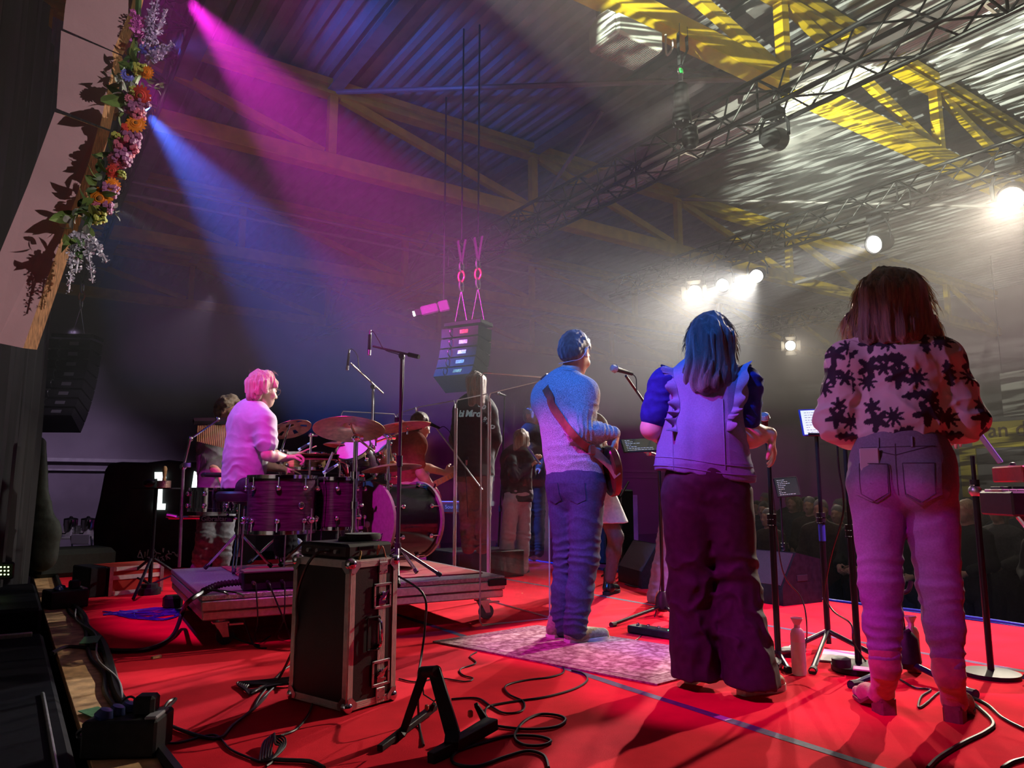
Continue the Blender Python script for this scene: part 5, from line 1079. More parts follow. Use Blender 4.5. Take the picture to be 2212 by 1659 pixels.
# ------------------------------------------------------------------ audience in the dark hall
AUD = {}
def audience_proto(k, coat, hairc, long_, gesture):
    fwv = A(0, 1.0, 0); rt = A(1.0, 0, 0)
    t = thing('person', 'x', 'person', (0, 0, 0), group='audience standing in the dark hall')
    hd = A(0, 0.02, 1.62); ex = 0.18 if gesture else 0.02
    ar = arm_prims(A(0.2, 0, 1.36), A(0.26, 0.02, 1.08), A(0.14 if gesture else 0.27, ex + 0.05, 0.98)) + arm_prims(A(-0.2, 0, 1.36), A(-0.26, 0.02, 1.08), A(-0.12 if gesture else -0.27, ex + 0.05, 0.98))
    hn = hand_prims(A(0.14 if gesture else 0.27, ex + 0.05, 0.98), A(-0.5 if gesture else 0, 0.5 if gesture else 0, -0.2 if gesture else -1), A(0.3, 0.8, 0.3), thumb=-1) + hand_prims(A(-0.12 if gesture else -0.27, ex + 0.05, 0.98), A(0.5 if gesture else 0, 0.5 if gesture else 0, -0.2 if gesture else -1), A(-0.3, 0.8, 0.3), thumb=1)
    soft('body', head_prims(hd, fwv) + [rc(A(0, 0, 1.42), A(0, 0.0, 1.56), 0.055, 0.05, 0.03)] + torso_prims(A(0, 0, 0.92), A(0, 0, 1.1), A(0, 0, 1.32), A(0, 0, 1.45), rt, fwv) + ar + hn, SKIN, t, 0.012)
    soft('coat', [rc(A(0, 0, 0.82), A(0, 0, 1.1), 0.19, 0.18, 0.05, fwv, 0.75), rc(A(0, 0, 1.1), A(0, 0, 1.30), 0.18, 0.19, 0.05, fwv, 0.75), rc(A(-0.13, 0, 1.36), A(0.13, 0, 1.36), 0.1, 0.1, 0.06), rc(A(0, 0, 1.38), A(0, 0, 1.46), 0.1, 0.07, 0.03)] + [rc(p[0], p[1], 0.075, 0.065, 0.04) for p in ((A(0.2, 0, 1.36), A(0.26, 0.02, 1.08)), (A(-0.2, 0, 1.36), A(-0.26, 0.02, 1.08)), (A(0.26, 0.02, 1.08), A(0.18 if gesture else 0.265, ex, 1.01)), (A(-0.26, 0.02, 1.08), A(-0.16 if gesture else -0.265, ex, 1.01)))], coat, t, 0.016, folds([(A(0, 0, 1.1), 0.4, A(0.3, 0.2, 1), 0.1, 0.012)], k))
    soft('trousers', [rc(A(s * 0.09, 0, 0.9), A(s * 0.1, 0.0, 0.48), 0.1, 0.075, 0.04) for s in (-1, 1)] + [rc(A(s * 0.1, 0, 0.48), A(s * 0.1, 0, 0.08), 0.075, 0.06, 0.03) for s in (-1, 1)], MATS['black_denim'], t, 0.016)
    q = MB()
    for s in (-1, 1): MB().box((s * 0.1, 0.06, 0.04), (0.09, 0.26, 0.08), b=0.03).build('shoe', BLACK, t)
    hp = [el(A(0, -0.0, 1.67), A(0.084, 0.098, 0.09), None, 0.02), el(A(0, -0.035, 1.6), A(0.076, 0.06, 0.08), None, 0.03)]
    if long_: hp += [rc(A(0, -0.05, 1.65), A(0, -0.06, 1.44), 0.08, 0.05, 0.03), rc(A(0.07, 0.0, 1.64), A(0.08, 0.0, 1.46), 0.035, 0.02, 0.02), rc(A(-0.07, 0.0, 1.64), A(-0.08, 0.0, 1.46), 0.035, 0.02, 0.02)]
    soft('hair', hp, hairc, t, 0.010, strands((60, 60, 15), 0.005, k)); return t
COATS = [M('coat_black', (0.015, 0.015, 0.018), 0.85, var=0.2), M('coat_navy', (0.02, 0.022, 0.045), 0.85, var=0.2), M('coat_grey', (0.06, 0.055, 0.06), 0.85, var=0.2), M('coat_brown', (0.06, 0.035, 0.03), 0.85, var=0.2)]
HRS = [HD, HW2, HW3, MATS['grey_hair'], BLH]
PRO = [audience_proto(200 + k, COATS[k % 4], HRS[k], k in (1, 2), k % 2 == 0) for k in range(5)]
AUDL = ['dark-coated listener with short dark hair standing in the hall below the stage', 'listener with long dark hair in navy coat standing in the hall', 'listener with long light brown hair in grey coat in the hall', 'grey-haired listener in brown coat standing in the hall', 'blond listener in dark coat standing in the hall below the stage']
ra = random.Random(11); n_ = 0; used = set()
SPOTS = []
for row in range(5):
    for k in range(19):
        x = 8.6 + row * 1.15 + ra.uniform(-0.25, 0.25); y = -1.0 + k * 0.62 + ra.uniform(-0.12, 0.12) + (0.3 if row % 2 else 0)
        SPOTS.append((x, y))
UNI = {(2210, 1110): None}
for x, y in SPOTS:
    v = V((x, y, 0.5)) - V((0, 0, CAM_Z)); dd = v.dot(_F); px = 1106 + FPX * v.dot(_R) / dd
    if not (1560 < px < 2260): continue
    k = ra.randrange(5); rz = PI / 2 + ra.uniform(-0.35, 0.35)
    if k not in used: o = PRO[k]; used.add(k); o.location = (x, y, -1.0); o.rotation_euler = (0, 0, rz); o['label'] = AUDL[k]
    else: o = dup(PRO[k], (x, y, -1.0), rz, AUDL[k])
    s = ra.uniform(0.94, 1.05); o.scale = (s, s, s); n_ += 1
for k in range(5):
    if k not in used: PRO[k].location = (12 + k, 3, -1.0); PRO[k]['label'] = AUDL[k]

# ------------------------------------------------------------------ riser and drum kit
RZ = 0.30
rA, rX, rY = V((0.97, 4.56, 0)), V((1.96, -0.14, 0)).normalized(), V((0.14, 1.96, 0)).normalized()
def rp(a, b_, z): return rA + rX * a + rY * b_ + V((0, 0, z))
RM = Matrix((rX, rY, V((0, 0, 1)))).transposed()
TREAD = M('tread_plate', (0.42, 0.42, 0.44), 0.35, 0.8, var=0.25, scale=90, bump=0.6, bscale=160)
t = thing('drum_riser', 'low wheeled aluminium riser under the drum kit', 'riser', rA)
q = MB(); q.box(rp(0.98, 0.83, RZ - 0.016), (1.97, 1.66, 0.03), RM, b=0.004); q.build('deck', TREAD, t, world=True)
for nm, c, sz in (('frame_beam', rp(0.98, 0.02, RZ - 0.062), (1.97, 0.05, 0.055)), ('frame_beam', rp(0.98, 0.03, RZ - 0.118), (1.95, 0.05, 0.05)), ('frame_beam', rp(0.02, 0.83, RZ - 0.062), (0.05, 1.6, 0.055)), ('frame_beam', rp(0.03, 0.83, RZ - 0.118), (0.05, 1.6, 0.05)), ('frame_beam', rp(1.94, 0.83, RZ - 0.075), (0.05, 1.6, 0.08)), ('frame_beam', rp(0.98, 1.64, RZ - 0.075), (1.9, 0.05, 0.08))):
    q = MB(); q.box(c, sz, RM, b=0.006); q.build(nm, ALU, t, world=True)
q = MB(); q.box(rp(1.9, -0.008, RZ - 0.04), (0.14, 0.02, 0.045), RM, b=0.004); q.build('corner_bracket', BLACK, t, world=True)
q = MB()
for a, b_ in ((0.12, 0.12), (1.85, 0.12), (0.12, 1.54), (1.85, 1.54)):
    q = MB(); q.cyl(rp(a, b_, 0.13), rp(a, b_, RZ - 0.1), 0.028, n=14); lg = q.build('leg', ALU, t, world=True)
    q = MB(); q.cyl(rp(a + 0.03, b_ - 0.02, 0.05) - rA, rp(a + 0.03, b_ + 0.022, 0.05) - rA, 0.05, n=20); q.build('wheel', RUBBER, lg)
    q = MB()
    for s in (-1, 1): q.prism([rp(a - 0.035, b_ + s * 0.032, 0.13) - rA, rp(a + 0.035, b_ + s * 0.032, 0.13) - rA, rp(a + 0.05, b_ + s * 0.032, 0.045) - rA, rp(a + 0.015, b_ + s * 0.032, 0.045) - rA], rY * 0.004)
    q.box(rp(a, b_, 0.128) - rA, (0.09, 0.08, 0.008), RM); q.box(rp(a + 0.09, b_, 0.11) - rA, (0.08, 0.03, 0.01), RM); q.build('caster_fork', STEEL, lg)
rug_r = tag(MB().box(rp(1.12, 0.9, RZ + 0.004), (1.55, 1.40, 0.007), RM).build('riser_carpet', M('riser_carpet', (0.30, 0.05, 0.045), 0.95, var=0.25, scale=8, bump=0.2, bscale=300, stretch=(1, 8, 1))), 'red brown carpet laid on top of the drum riser', 'carpet')

SHELL = M('drum_shell', (0.06, 0.02, 0.045), 0.22, var=0.45, scale=7, stretch=(1, 1, 14), spec=0.6)
HEADM = M('drum_head', (0.75, 0.74, 0.72), 0.5, var=0.04)
DARKH = M('drum_hoop_dark', (0.04, 0.03, 0.035), 0.3)
def drum(name, label, cat, c0, c1, r, shellm, hoopm, lugs=8, headm=HEADM, legs=None, lug=True, badge=True, hoopr=0.012, rim=True):
    c0, c1 = V(c0), V(c1); ax_ = (c1 - c0); L = ax_.length; d = ax_ / L; x, y, _ = frame(d)
    t = thing(name, label, cat, c0)
    q = MB(); q.lathe([(r * 0.98, 0.0), (r, 0.004), (r, L - 0.004), (r * 0.98, L)], c0, d, 48); q.build('shell', shellm, t, world=True)
    for nm, h in (('bottom_hoop', -0.004), ('top_hoop', L + 0.004)):
        q = MB(); q.lathe([(r + 0.004, h - 0.014), (r + hoopr, h - 0.012), (r + hoopr, h + 0.012), (r + 0.002, h + 0.014), (r - 0.004, h + 0.006), (r - 0.002, h - 0.012)], c0, d, 48); q.build(nm, hoopm, t, world=True)
    for nm, h in (('bottom_head', -0.003), ('top_head', L + 0.001)):
        q = MB(); q.lathe([(r * 0.985, h), (r * 0.98, h + 0.002)], c0, d, 40); q.build(nm, headm, t, world=True)
    if lug:
        for k in range(lugs):
            a = 2 * PI * (k + 0.5) / lugs; o = x * math.cos(a) + y * math.sin(a)
            for e in (0.2, 0.8):
                q = MB(); p = c0 + d * (L * e) + o * (r + 0.012); q.ball(p, 0.019, 12); q.cyl(p - o * 0.016, p, 0.014, n=10); f_ = c0 + d * (L * (0.0 if e < 0.5 else 1.0)) + o * (r + 0.014); q.cyl(p, f_, 0.0045, n=6); q.build('lug', CHROME, t, world=True)
    if badge:
        vd = (V((0, 0, CAM_Z)) - c0); vd -= d * vd.dot(d); vd.normalize(); o = (vd + vd.cross(d) * -0.7).normalized(); p = c0 + d * L * 0.48 + o * (r + 0.0005)
        q = MB(); q.lathe([(0.024, 0), (0.024, 0.003), (0.018, 0.004)], p, o, 20); bd = q.build('badge', CHROME, t, world=True)
        q = MB(); q.torus(p - c0 + o * 0.004, o, 0.017, 0.0015, 18, 4)
        for s in (-1, 0, 1): q.torus(p - c0 + o * 0.004 + d.cross(o) * s * 0.008, o, 0.005, 0.0012, 10, 4)
        q.build('emblem', BLACK, bd)
    if legs:
        for k in range(3):
            a = legs + 2 * PI * k / 3; o = x * math.cos(a) + y * math.sin(a); p = c0 + o * (r + 0.03)
            q = MB(); q.cyl(V((p.x, p.y, RZ + 0.008)), p + d * L * 0.42, 0.0055, n=8); lg = q.build('leg', STEEL, t, world=True)
            q = MB(); q.ball(p + d * 0.075 - c0, 0.026, 12); q.box(p - o * 0.02 + d * 0.075 - c0, (0.04, 0.04, 0.05), b=0.008); q.build('leg_bracket', CHROME, lg)
            q = MB(); q.cyl(V((p.x, p.y, RZ + 0.008)) - c0, V((p.x, p.y, RZ + 0.05)) - c0, 0.012, n=8); q.build('rubber_foot', RUBBER, lg)
    return t
def vup(px, y0, y1, D): a = P(px, y1, D); return a, V((a.x, a.y, P(px, y0, D).z))
a, b_ = vup(605, 1032, 1146, 5.15); drum('floor_tom', 'large dark purple floor tom beside the drummer, nearest the camera', 'drum', a, b_, 0.222, SHELL, CHROME, 8, legs=0.6)
a, b_ = vup(728, 1036, 1138, 5.45); drum('floor_tom', 'smaller dark purple floor tom right of the large one', 'drum', a, b_, 0.178, SHELL, CHROME, 8, legs=0.4)
a, b_ = vup(658, 982, 1012, 5.95); drum('snare_drum', 'pale wooden snare drum in front of the drummer hands', 'drum', a, b_, 0.16, M('maple_shell', (0.62, 0.40, 0.15), 0.4, var=0.3, scale=6, stretch=(1, 1, 9)), CHROME, 8, badge=False)
tc = P(772, 992, 5.85); td = (P(762, 974, 5.83) - tc + V((-0.02, -0.05, 0.02))).normalized()
drum('rack_tom', 'tilted rack tom with a bright head above the bass drum', 'drum', tc - td * 0.12, tc + td * 0.10, 0.135, SHELL, CHROME, 6, badge=False)
t2c = P(806, 985, 6.1); drum('rack_tom', 'second rack tom behind, mostly hidden by the cymbal stand', 'drum', t2c - td * 0.10, t2c + td * 0.10, 0.15, M('shell_walnut', (0.28, 0.14, 0.09), 0.3, var=0.3, scale=8, stretch=(1, 1, 12)), CHROME, 6, badge=False)
bx = V((0.97, 0.24, 0)).normalized(); bc = P(800, 1126, 5.6); BHOOP = M('bass_hoop', (0.30, 0.24, 0.26), 0.25, var=0.1)
drum('bass_drum', 'black bass drum lying on its side on the riser', 'drum', bc, bc + bx * 0.46, 0.275, M('black_lacquer', (0.012, 0.011, 0.013), 0.15, var=0.2), BHOOP, 8, HEADM, badge=False, hoopr=0.022)
for s in (-1, 1):
    pass
# bass drum pedal and spur
t = thing('bass_drum_pedal', 'chrome bass drum pedal at the drummer side of the bass drum', 'pedal', bc + V((-0.14, -0.05, -0.28)))
z0 = RZ + 0.01; pb_ = V((bc.x, bc.y, 0)) - bx * 0.1
q = MB(); q.box(pb_ + V((0, 0, z0 + 0.015)), (0.30, 0.10, 0.02), RM); q.build('base_plate', BLACKM, t, world=True)
q = MB(); q.box(pb_ + V((0, 0, z0 + 0.06)) - bx * 0.02, (0.27, 0.085, 0.012), RM @ Matrix.Rotation(-0.3, 3, 'Y')); q.build('footboard', CHROME, t, world=True)
q = MB()
for s in (-1, 1): q.cyl(pb_ + bx * 0.12 + rY * s * 0.05 + V((0, 0, z0)), pb_ + bx * 0.1 + rY * s * 0.05 + V((0, 0, z0 + 0.2)), 0.01, n=8)
q.cyl(pb_ + bx * 0.1 - rY * 0.06 + V((0, 0, z0 + 0.2)), pb_ + bx * 0.1 + rY * 0.06 + V((0, 0, z0 + 0.2)), 0.01, n=8); q.build('posts', CHROME, t, world=True)
q = MB(); q.cyl(pb_ + bx * 0.1 + V((0, 0, z0 + 0.2)), pb_ + bx * 0.07 + V((0, 0, z0 + 0.32)), 0.005, n=6); q.ball(pb_ + bx * 0.07 + V((0, 0, z0 + 0.33)), 0.025, 10); q.build('beater', WHITEP, t, world=True)

# cymbals: thin dished bronze discs
BRZ = M('cymbal_bronze', (0.62, 0.38, 0.20), 0.32, 0.85, var=0.2, scale=25, bump=0.12, bscale=60)
BRZ2 = M('cymbal_dark', (0.30, 0.17, 0.12), 0.45, 0.7, var=0.3, scale=20, bump=0.15, bscale=60)
def cymbal(label, c, nrm, r, mat=BRZ, holes=0):
    c = V(c); n_ = V(nrm).normalized(); x, y, _ = frame(n_); N = 64; pr = [(0.006, 0.0), (0.03, -0.004), (r * 0.19, -0.02), (r * 0.22, -0.025), (r * 0.5, -0.032), (r * 0.8, -0.045), (r, -0.058)]
    q = MB(); rows = []
    for up in (0.0, -0.0016):
        for rr, h in (pr if up == 0 else pr[::-1]): rows.append([c + n_ * (h + up) + (x * math.cos(2 * PI * k / N) + y * math.sin(2 * PI * k / N)) * rr for k in range(N + 1)])
    if not holes: q.grid(rows)
    else:
        m = N + 1; q.v = [tuple(p) for r_ in rows for p in r_]; bad = set()
        for k in range(holes):
            for j in range(3): bad.add(int((k + 0.5) * N / holes) + j)
        nr = len(rows)
        for i in range(nr - 1):
            for j in range(N):
                if j in bad and i in (4, nr - 1 - 5): continue
                q.f.append((i * m + j, i * m + j + 1, (i + 1) * m + j + 1, (i + 1) * m + j)); q.mi.append(0)
    return tag(q.build('cymbal', mat, None), label, 'cymbal', 'drum kit cymbals')
away = V(_F)
cymbal('large pink-lit crash cymbal high over the floor toms', P(755, 912, 5.32), V((0, 0, 1)) + away * 0.30 - V(_R) * 0.04, 0.255)
cymbal('dark cymbal with holes tilted high behind the drummer', P(625, 914, 6.0), V((0, 0, 1)) + away * 0.30 - V(_R) * 0.36, 0.165, BRZ2, 6)
cymbal('small blue-lit splash cymbal in the middle of the kit', P(735, 949, 5.95), V((0, 0, 1)) + V(_R) * 0.12 + away * 0.1, 0.125)
hh = P(682, 983, 5.75); cymbal('upper hi-hat cymbal in front of the drummer hand', hh + V((0, 0, 0.02)), V((0, 0, 1)) + away * -0.02, 0.18, BRZ)
cymbal('lower hi-hat cymbal just under its twin', hh + V((0, 0, -0.055)), V((0, 0, -1)), 0.18, BRZ)
cymbal('crash cymbal seen edge on beside the clear screen', P(862, 908, 5.75), V((0, 0, 1)) - V(_R) * 0.16 + away * 0.05, 0.24)
cymbal('low ride cymbal on the right of the kit', P(845, 996, 5.6), V((0, 0, 1)) - V(_R) * 0.12 + away * 0.06, 0.225)
BLUEC = M('blue_metal', (0.1, 0.2, 0.6), 0.3, 0.5)
def tripod(t, c, z0, r, h, mat, n=3, a0=0.5, foot=True, double=True):
    for k in range(n):
        a = a0 + 2 * PI * k / n; o = V((math.cos(a), math.sin(a), 0)); sd = V((-o.y, o.x, 0)); e = V((c.x, c.y, z0 + 0.012)) + o * r; s = V((c.x, c.y, z0 + h)) + o * 0.02
        q = MB()
        if double:
            for u in (-1, 1): q.cyl(s + sd * u * 0.012, e + sd * u * 0.010, 0.006, n=8)
        else: q.cyl(s, e, 0.011, n=10)
        lg = q.build('leg', mat, t, world=True); L = t.location
        if foot: q = MB(); q.cyl(e - (e - s).normalized() * 0.03 - L, e + V((0, 0, 0.0)) - L, 0.016, n=10); q.build('rubber_foot', RUBBER, lg)
    q = MB(); q.cyl((c.x, c.y, z0 + h - 0.03), (c.x, c.y, z0 + h + 0.04), 0.022, n=14); q.build('leg_collar', mat, t, world=True)
def hwstand(name, label, top, z0, tips, r=0.013, mat=CHROME, cat='stand', leg=0.3, a0=0.4, clamps=(0.45,), group=None):
    base = V((top.x, top.y, z0)); t = thing(name, label, cat, base, group=group)
    H = top.z - z0; q = MB(); q.cyl(base + V((0, 0, 0.05)), base + V((0, 0, H * 0.55)), r * 1.25, n=14); q.build('lower_tube', mat, t, world=True)
    q = MB(); q.cyl(base + V((0, 0, H * 0.5)), top, r, n=14); q.build('upper_tube', mat, t, world=True)
    for u in clamps:
        c = base + V((0, 0, H * u)); q = MB(); q.cyl(c - V((0, 0, 0.025)), c + V((0, 0, 0.025)), r * 1.9, n=14); q.cyl(c, c + V((0.045, -0.02, 0)), 0.006, n=8); q.ball(c + V((0.05, -0.022, 0)), 0.014, 8); q.build('clamp', mat, t, world=True)
    q = MB(); q.ball(top, r * 2.0, 12); q.cyl(top - V((0.02, 0, 0)), top + V((0.05, 0, 0.0)), r * 1.2, n=10); q.build('tilter', mat, t, world=True)
    for tp in tips: q = MB(); q.cyl(top, tp, 0.008, n=10); q.cyl(tp + V((0, 0, -0.03)), tp + V((0, 0, 0.035)), 0.006, n=8); q.ball(tp + V((0, 0, 0.02)), 0.013, 8); q.build('boom_arm', mat, t, world=True)
    tripod(t, base, z0, leg, 0.28 if leg > 0.25 else 0.2, mat, 3, a0); return t
Z1 = RZ + 0.008
hwstand('cymbal_stand', 'thick chrome cymbal stand in front of the bass drum, left of the flight case top', P(769, 945, 5.3), Z1, [P(755, 910, 5.32), P(808, 975, 5.5)], 0.017, clamps=(0.3, 0.5, 0.72), group='drum hardware')
hwstand('cymbal_stand', 'chrome cymbal stand at the right of the kit with a boom arm', P(840, 945, 5.5), Z1, [P(880, 930, 5.65), P(812, 955, 5.45), P(846, 995, 5.6)], 0.013, clamps=(0.25, 0.45, 0.7), a0=0.9, group='drum hardware')
hwstand('cymbal_stand', 'chrome cymbal stand behind the snare under the dark cymbal', P(608, 975, 6.0), Z1, [P(626, 916, 6.0)], 0.012, group='drum hardware', leg=0.22)
hwstand('hi_hat_stand', 'hi-hat stand rising through the pair of cymbals', P(672, 940, 5.75), Z1, [], 0.009, a0=0.1, leg=0.24, group='drum hardware')
hwstand('tom_stand', 'chrome post holding the rack toms behind the splash cymbal', P(738, 960, 6.0), Z1, [P(770, 992, 5.95), P(735, 952, 5.95)], 0.012, clamps=(0.5, 0.8), leg=0.24, group='drum hardware')
# throne
t = thing('drum_throne', 'black round drum throne under the drummer', 'stool', (P(518, 1075, 5.55).x, P(518, 1075, 5.55).y, Z1)); c = P(520, 1072, 5.55)
q = MB(); q.lathe([(0.10, -0.04), (0.165, -0.035), (0.175, -0.01), (0.175, 0.02), (0.16, 0.035), (0.02, 0.04)], c, n=32); q.build('seat', M('black_vinyl', (0.02, 0.02, 0.022), 0.45, var=0.2, bump=0.05), t, world=True)
q = MB(); q.cyl((c.x, c.y, Z1 + 0.1), c - V((0, 0, 0.03)), 0.016, n=14); q.build('post', CHROME, t, world=True); tripod(t, c, Z1, 0.27, 0.26, CHROME, 3, 0.2)
# power strip box and cables at the riser edge
PWR = thing('stage_box', 'long black cable box on the edge of the drum riser with many plugs', 'stage box', rp(0.38, 0.06, RZ))
q = MB(); q.box(rp(0.62, 0.10, RZ + 0.055), (0.78, 0.10, 0.10), RM, b=0.006); q.build('box', BLACK, PWR, world=True)
q = MB(); q.box(rp(0.62, 0.09, RZ + 0.112), (0.80, 0.13, 0.012), RM, b=0.003); q.build('lid', M('dark_steel', (0.16, 0.13, 0.13), 0.4, 0.6), PWR, world=True)
for k in range(9):
    q = MB(); o = rp(0.28 + k * 0.082, 0.045, RZ + 0.05); q.cyl(o, o - rY * 0.045, 0.010, n=10); q.build('plug', STEEL if k % 3 == 0 else BLACK, PWR, world=True)
q = MB(); hx_ = crv([rp(0.22, 0.10, RZ + 0.05), rp(0.10, 0.08, RZ + 0.045), rp(0.0, 0.0, RZ + 0.02)], 20); q.tube(hx_, [0.016 + 0.006 * (i % 3 == 0) for i in range(len(hx_))], 10); q.build('strain_relief', RUBBER, PWR, world=True)
def cable(label, pts, r=0.004, mat=CABLE, n=8, group='cables on the stage', cat='cable'):
    q = MB(); q.tube(crv([V(p) for p in pts], n), r, 6); return tag(q.build('cable', mat, None), label, cat, group)
rk = random.Random(3)
HANG = ['thin cable hanging from the %s plug of the stage box, down to the floor' % w for w in ('first', 'second', 'third', 'fourth', 'fifth', 'sixth', 'seventh', 'eighth', 'ninth')]
for k in range(9):
    o = rp(0.28 + k * 0.082, -0.005, RZ + 0.05); dx = rk.uniform(-0.05, 0.12)
    cable(HANG[k], [o, o - rY * 0.04 - V((0, 0, 0.02)), rp(0.30 + k * 0.082 + dx * 0.5, -0.06, 0.16), rp(0.3 + k * 0.08 + dx, -0.03, 0.05), rp(0.35 + k * 0.08 + dx, 0.05, 0.006), rp(0.45 + k * 0.08 + dx * 2, rk.uniform(0.1, 0.3), 0.006)], rk.choice((0.003, 0.004, 0.005)))
cable('thick black cable looping from the stage box down to the plywood stage edge', [rp(0.0, 0.0, RZ + 0.02), rp(-0.08, -0.06, RZ - 0.02), G(395, 1320, 0.12), G(372, 1375, 0.015), G(320, 1402, 0.014), G(240, 1405, 0.014), G(150, 1398, 0.014), G(112, 1412, 0.014)], 0.014)
cable('black cable arching over the front left corner of the riser', [rp(0.02, 0.02, RZ + 0.03), rp(0.12, -0.07, RZ + 0.01), G(480, 1300, 0.1), G(500, 1370, 0.01), G(560, 1395, 0.006)], 0.006)
cable('second black cable arching over the riser corner', [rp(0.05, 0.0, RZ + 0.03), rp(0.2, -0.08, RZ), G(520, 1310, 0.08), G(545, 1388, 0.008), G(575, 1400, 0.006)], 0.005)
q = MB()
for k in range(26):
    a0 = G(395, 1315 + rk.uniform(-3, 14), 0.006); m_ = G(330 + rk.uniform(-30, 30), 1318 + rk.uniform(-6, 22), 0.008); e = G(250 + rk.uniform(-30, 40), 1322 + rk.uniform(-3, 8), 0.006)
    q.tube(crv([a0, m_, e], 8), 0.004, 5)
tag(q.build('cable_bundle', M('blue_cable', (0.02, 0.03, 0.3), 0.5, var=0.3)), 'fanned out bundle of thin blue cables beside the drum riser', 'cables', kind='stuff')

# microphones and boom stands
def mic_pencil(label, a, b_, mat=BLACKM, group='pencil microphones'):
    a, b_ = V(a), V(b_); d = (b_ - a).normalized(); L = (b_ - a).length
    t = thing('microphone', label, 'microphone', a, group=group)
    q = MB(); q.lathe([(0.008, 0), (0.011, 0.004), (0.011, L * 0.72), (0.009, L * 0.74)], a, d, 16); q.build('body', mat, t, world=True)
    q = MB(); q.lathe([(0.012, L * 0.74), (0.0125, L * 0.98), (0.01, L)], a, d, 16); q.build('capsule', STEEL, t, world=True)
    q = MB(); q.cyl(a - d * 0.03, a, 0.0085, n=12); q.build('connector', STEEL, t, world=True); return t
def boomstand(label, base, top, tip, tail, mat, r=0.011, leg=0.32, a0=0.3, grip=True):
    base, top, tip, tail = V(base), V(top), V(tip), V(tail); t = thing('microphone_stand', label, 'microphone stand', base, group='microphone stands'); m = base.lerp(top, 0.52)
    q = MB(); q.cyl(base + V((0, 0, 0.05)), m, r * 1.3, n=12); q.build('lower_tube', mat, t, world=True)
    q = MB(); q.cyl(m - V((0, 0, 0.03)), m + V((0, 0, 0.04)), r * 1.9, n=12); q.build('clutch', BLACK, t, world=True)
    q = MB(); q.cyl(m, top, r, n=12); q.build('upper_tube', mat, t, world=True)
    q = MB(); q.cyl(tail, tip, r * 0.75, n=10); q.build('boom', mat, t, world=True)
    q = MB(); q.ball(top, r * 2.0, 10); q.cyl(top - V(_F) * 0.03, top + V(_F) * 0.03, r * 1.8, n=10); q.build('boom_joint', BLACK, t, world=True)
    if grip: q = MB(); q.cyl(tail, tail.lerp(tip, 0.22), r * 1.5, n=10); q.build('counterweight', BLACK, t, world=True)
    tripod(t, base, base.z, leg, 0.2, mat, 3, a0, True, False); return t
bt = P(868, 770, 4.95); bb = V((bt.x, bt.y, RZ + 0.008))
boomstand('tall black boom stand at the riser front, its boom reaching left over the drums', bb, bt, P(806, 748, 5.05), P(905, 771, 4.9), M('stand_black', (0.05, 0.035, 0.045), 0.35, 0.4), 0.0105, 0.34, 0.1)
mic_pencil('slim overhead microphone hanging from the tall black boom', P(799, 722, 5.05), P(797, 768, 5.05))
cable('thin cable curling from the left overhead microphone to its boom', [P(799, 720, 5.05), P(806, 716, 5.04), P(818, 735, 5.03), P(832, 756, 5.0), P(868, 770, 4.96), P(872, 800, 4.94), P(866, 950, 4.94), P(862, 1150, 4.94)], 0.0035)
bt = P(806, 836, 6.6); bb = V((bt.x, bt.y, 0.004))
boomstand('chrome boom stand behind the kit with an overhead microphone', bb, bt, P(757, 784, 6.5), P(828, 850, 6.65), STEEL, 0.011, 0.3, 0.5, False)
mic_pencil('slim overhead microphone on the chrome boom behind the kit', P(754, 762, 6.5), P(750, 800, 6.5))
cable('thin cable looping over the right overhead microphone', [P(754, 760, 6.5), P(760, 754, 6.5), P(772, 768, 6.5), P(778, 800, 6.5), P(806, 836, 6.58), P(808, 950, 6.58)], 0.0035)
mic_pencil('drum microphone clipped above the smaller floor tom', P(722, 1008, 5.4), P(698, 1022, 5.4), BLACK, 'drum microphones'); cable('red cable of the microphone above the smaller floor tom', [P(722, 1008, 5.4), P(735, 998, 5.4), P(748, 1004, 5.4), P(752, 1022, 5.38)], 0.004, M('red_cable', (0.4, 0.02, 0.02), 0.5))
cable('thin cable running down the side of the smaller floor tom', [P(703, 1018, 5.38), P(700, 1040, 5.24), P(699, 1090, 5.24), P(694, 1150, 5.24), P(692, 1200, 5.2)], 0.003)
mic_pencil('silver drum microphone angled over the rack tom', P(716, 985, 5.6), P(702, 1018, 5.6), STEEL, 'drum microphones')
mic_pencil('black drum microphone on a thin gooseneck behind the snare', P(665, 960, 5.9), P(645, 972, 5.9), BLACK, 'drum microphones')
t = thing('drum_microphone_clip', 'small magenta-lit clip mount on the cymbal beside the screen', 'clip', P(858, 905, 5.7)); q = MB(); q.cyl(P(858, 902, 5.72), P(858, 912, 5.72), 0.02, n=12); q.build('clip', BLACK, t, world=True)

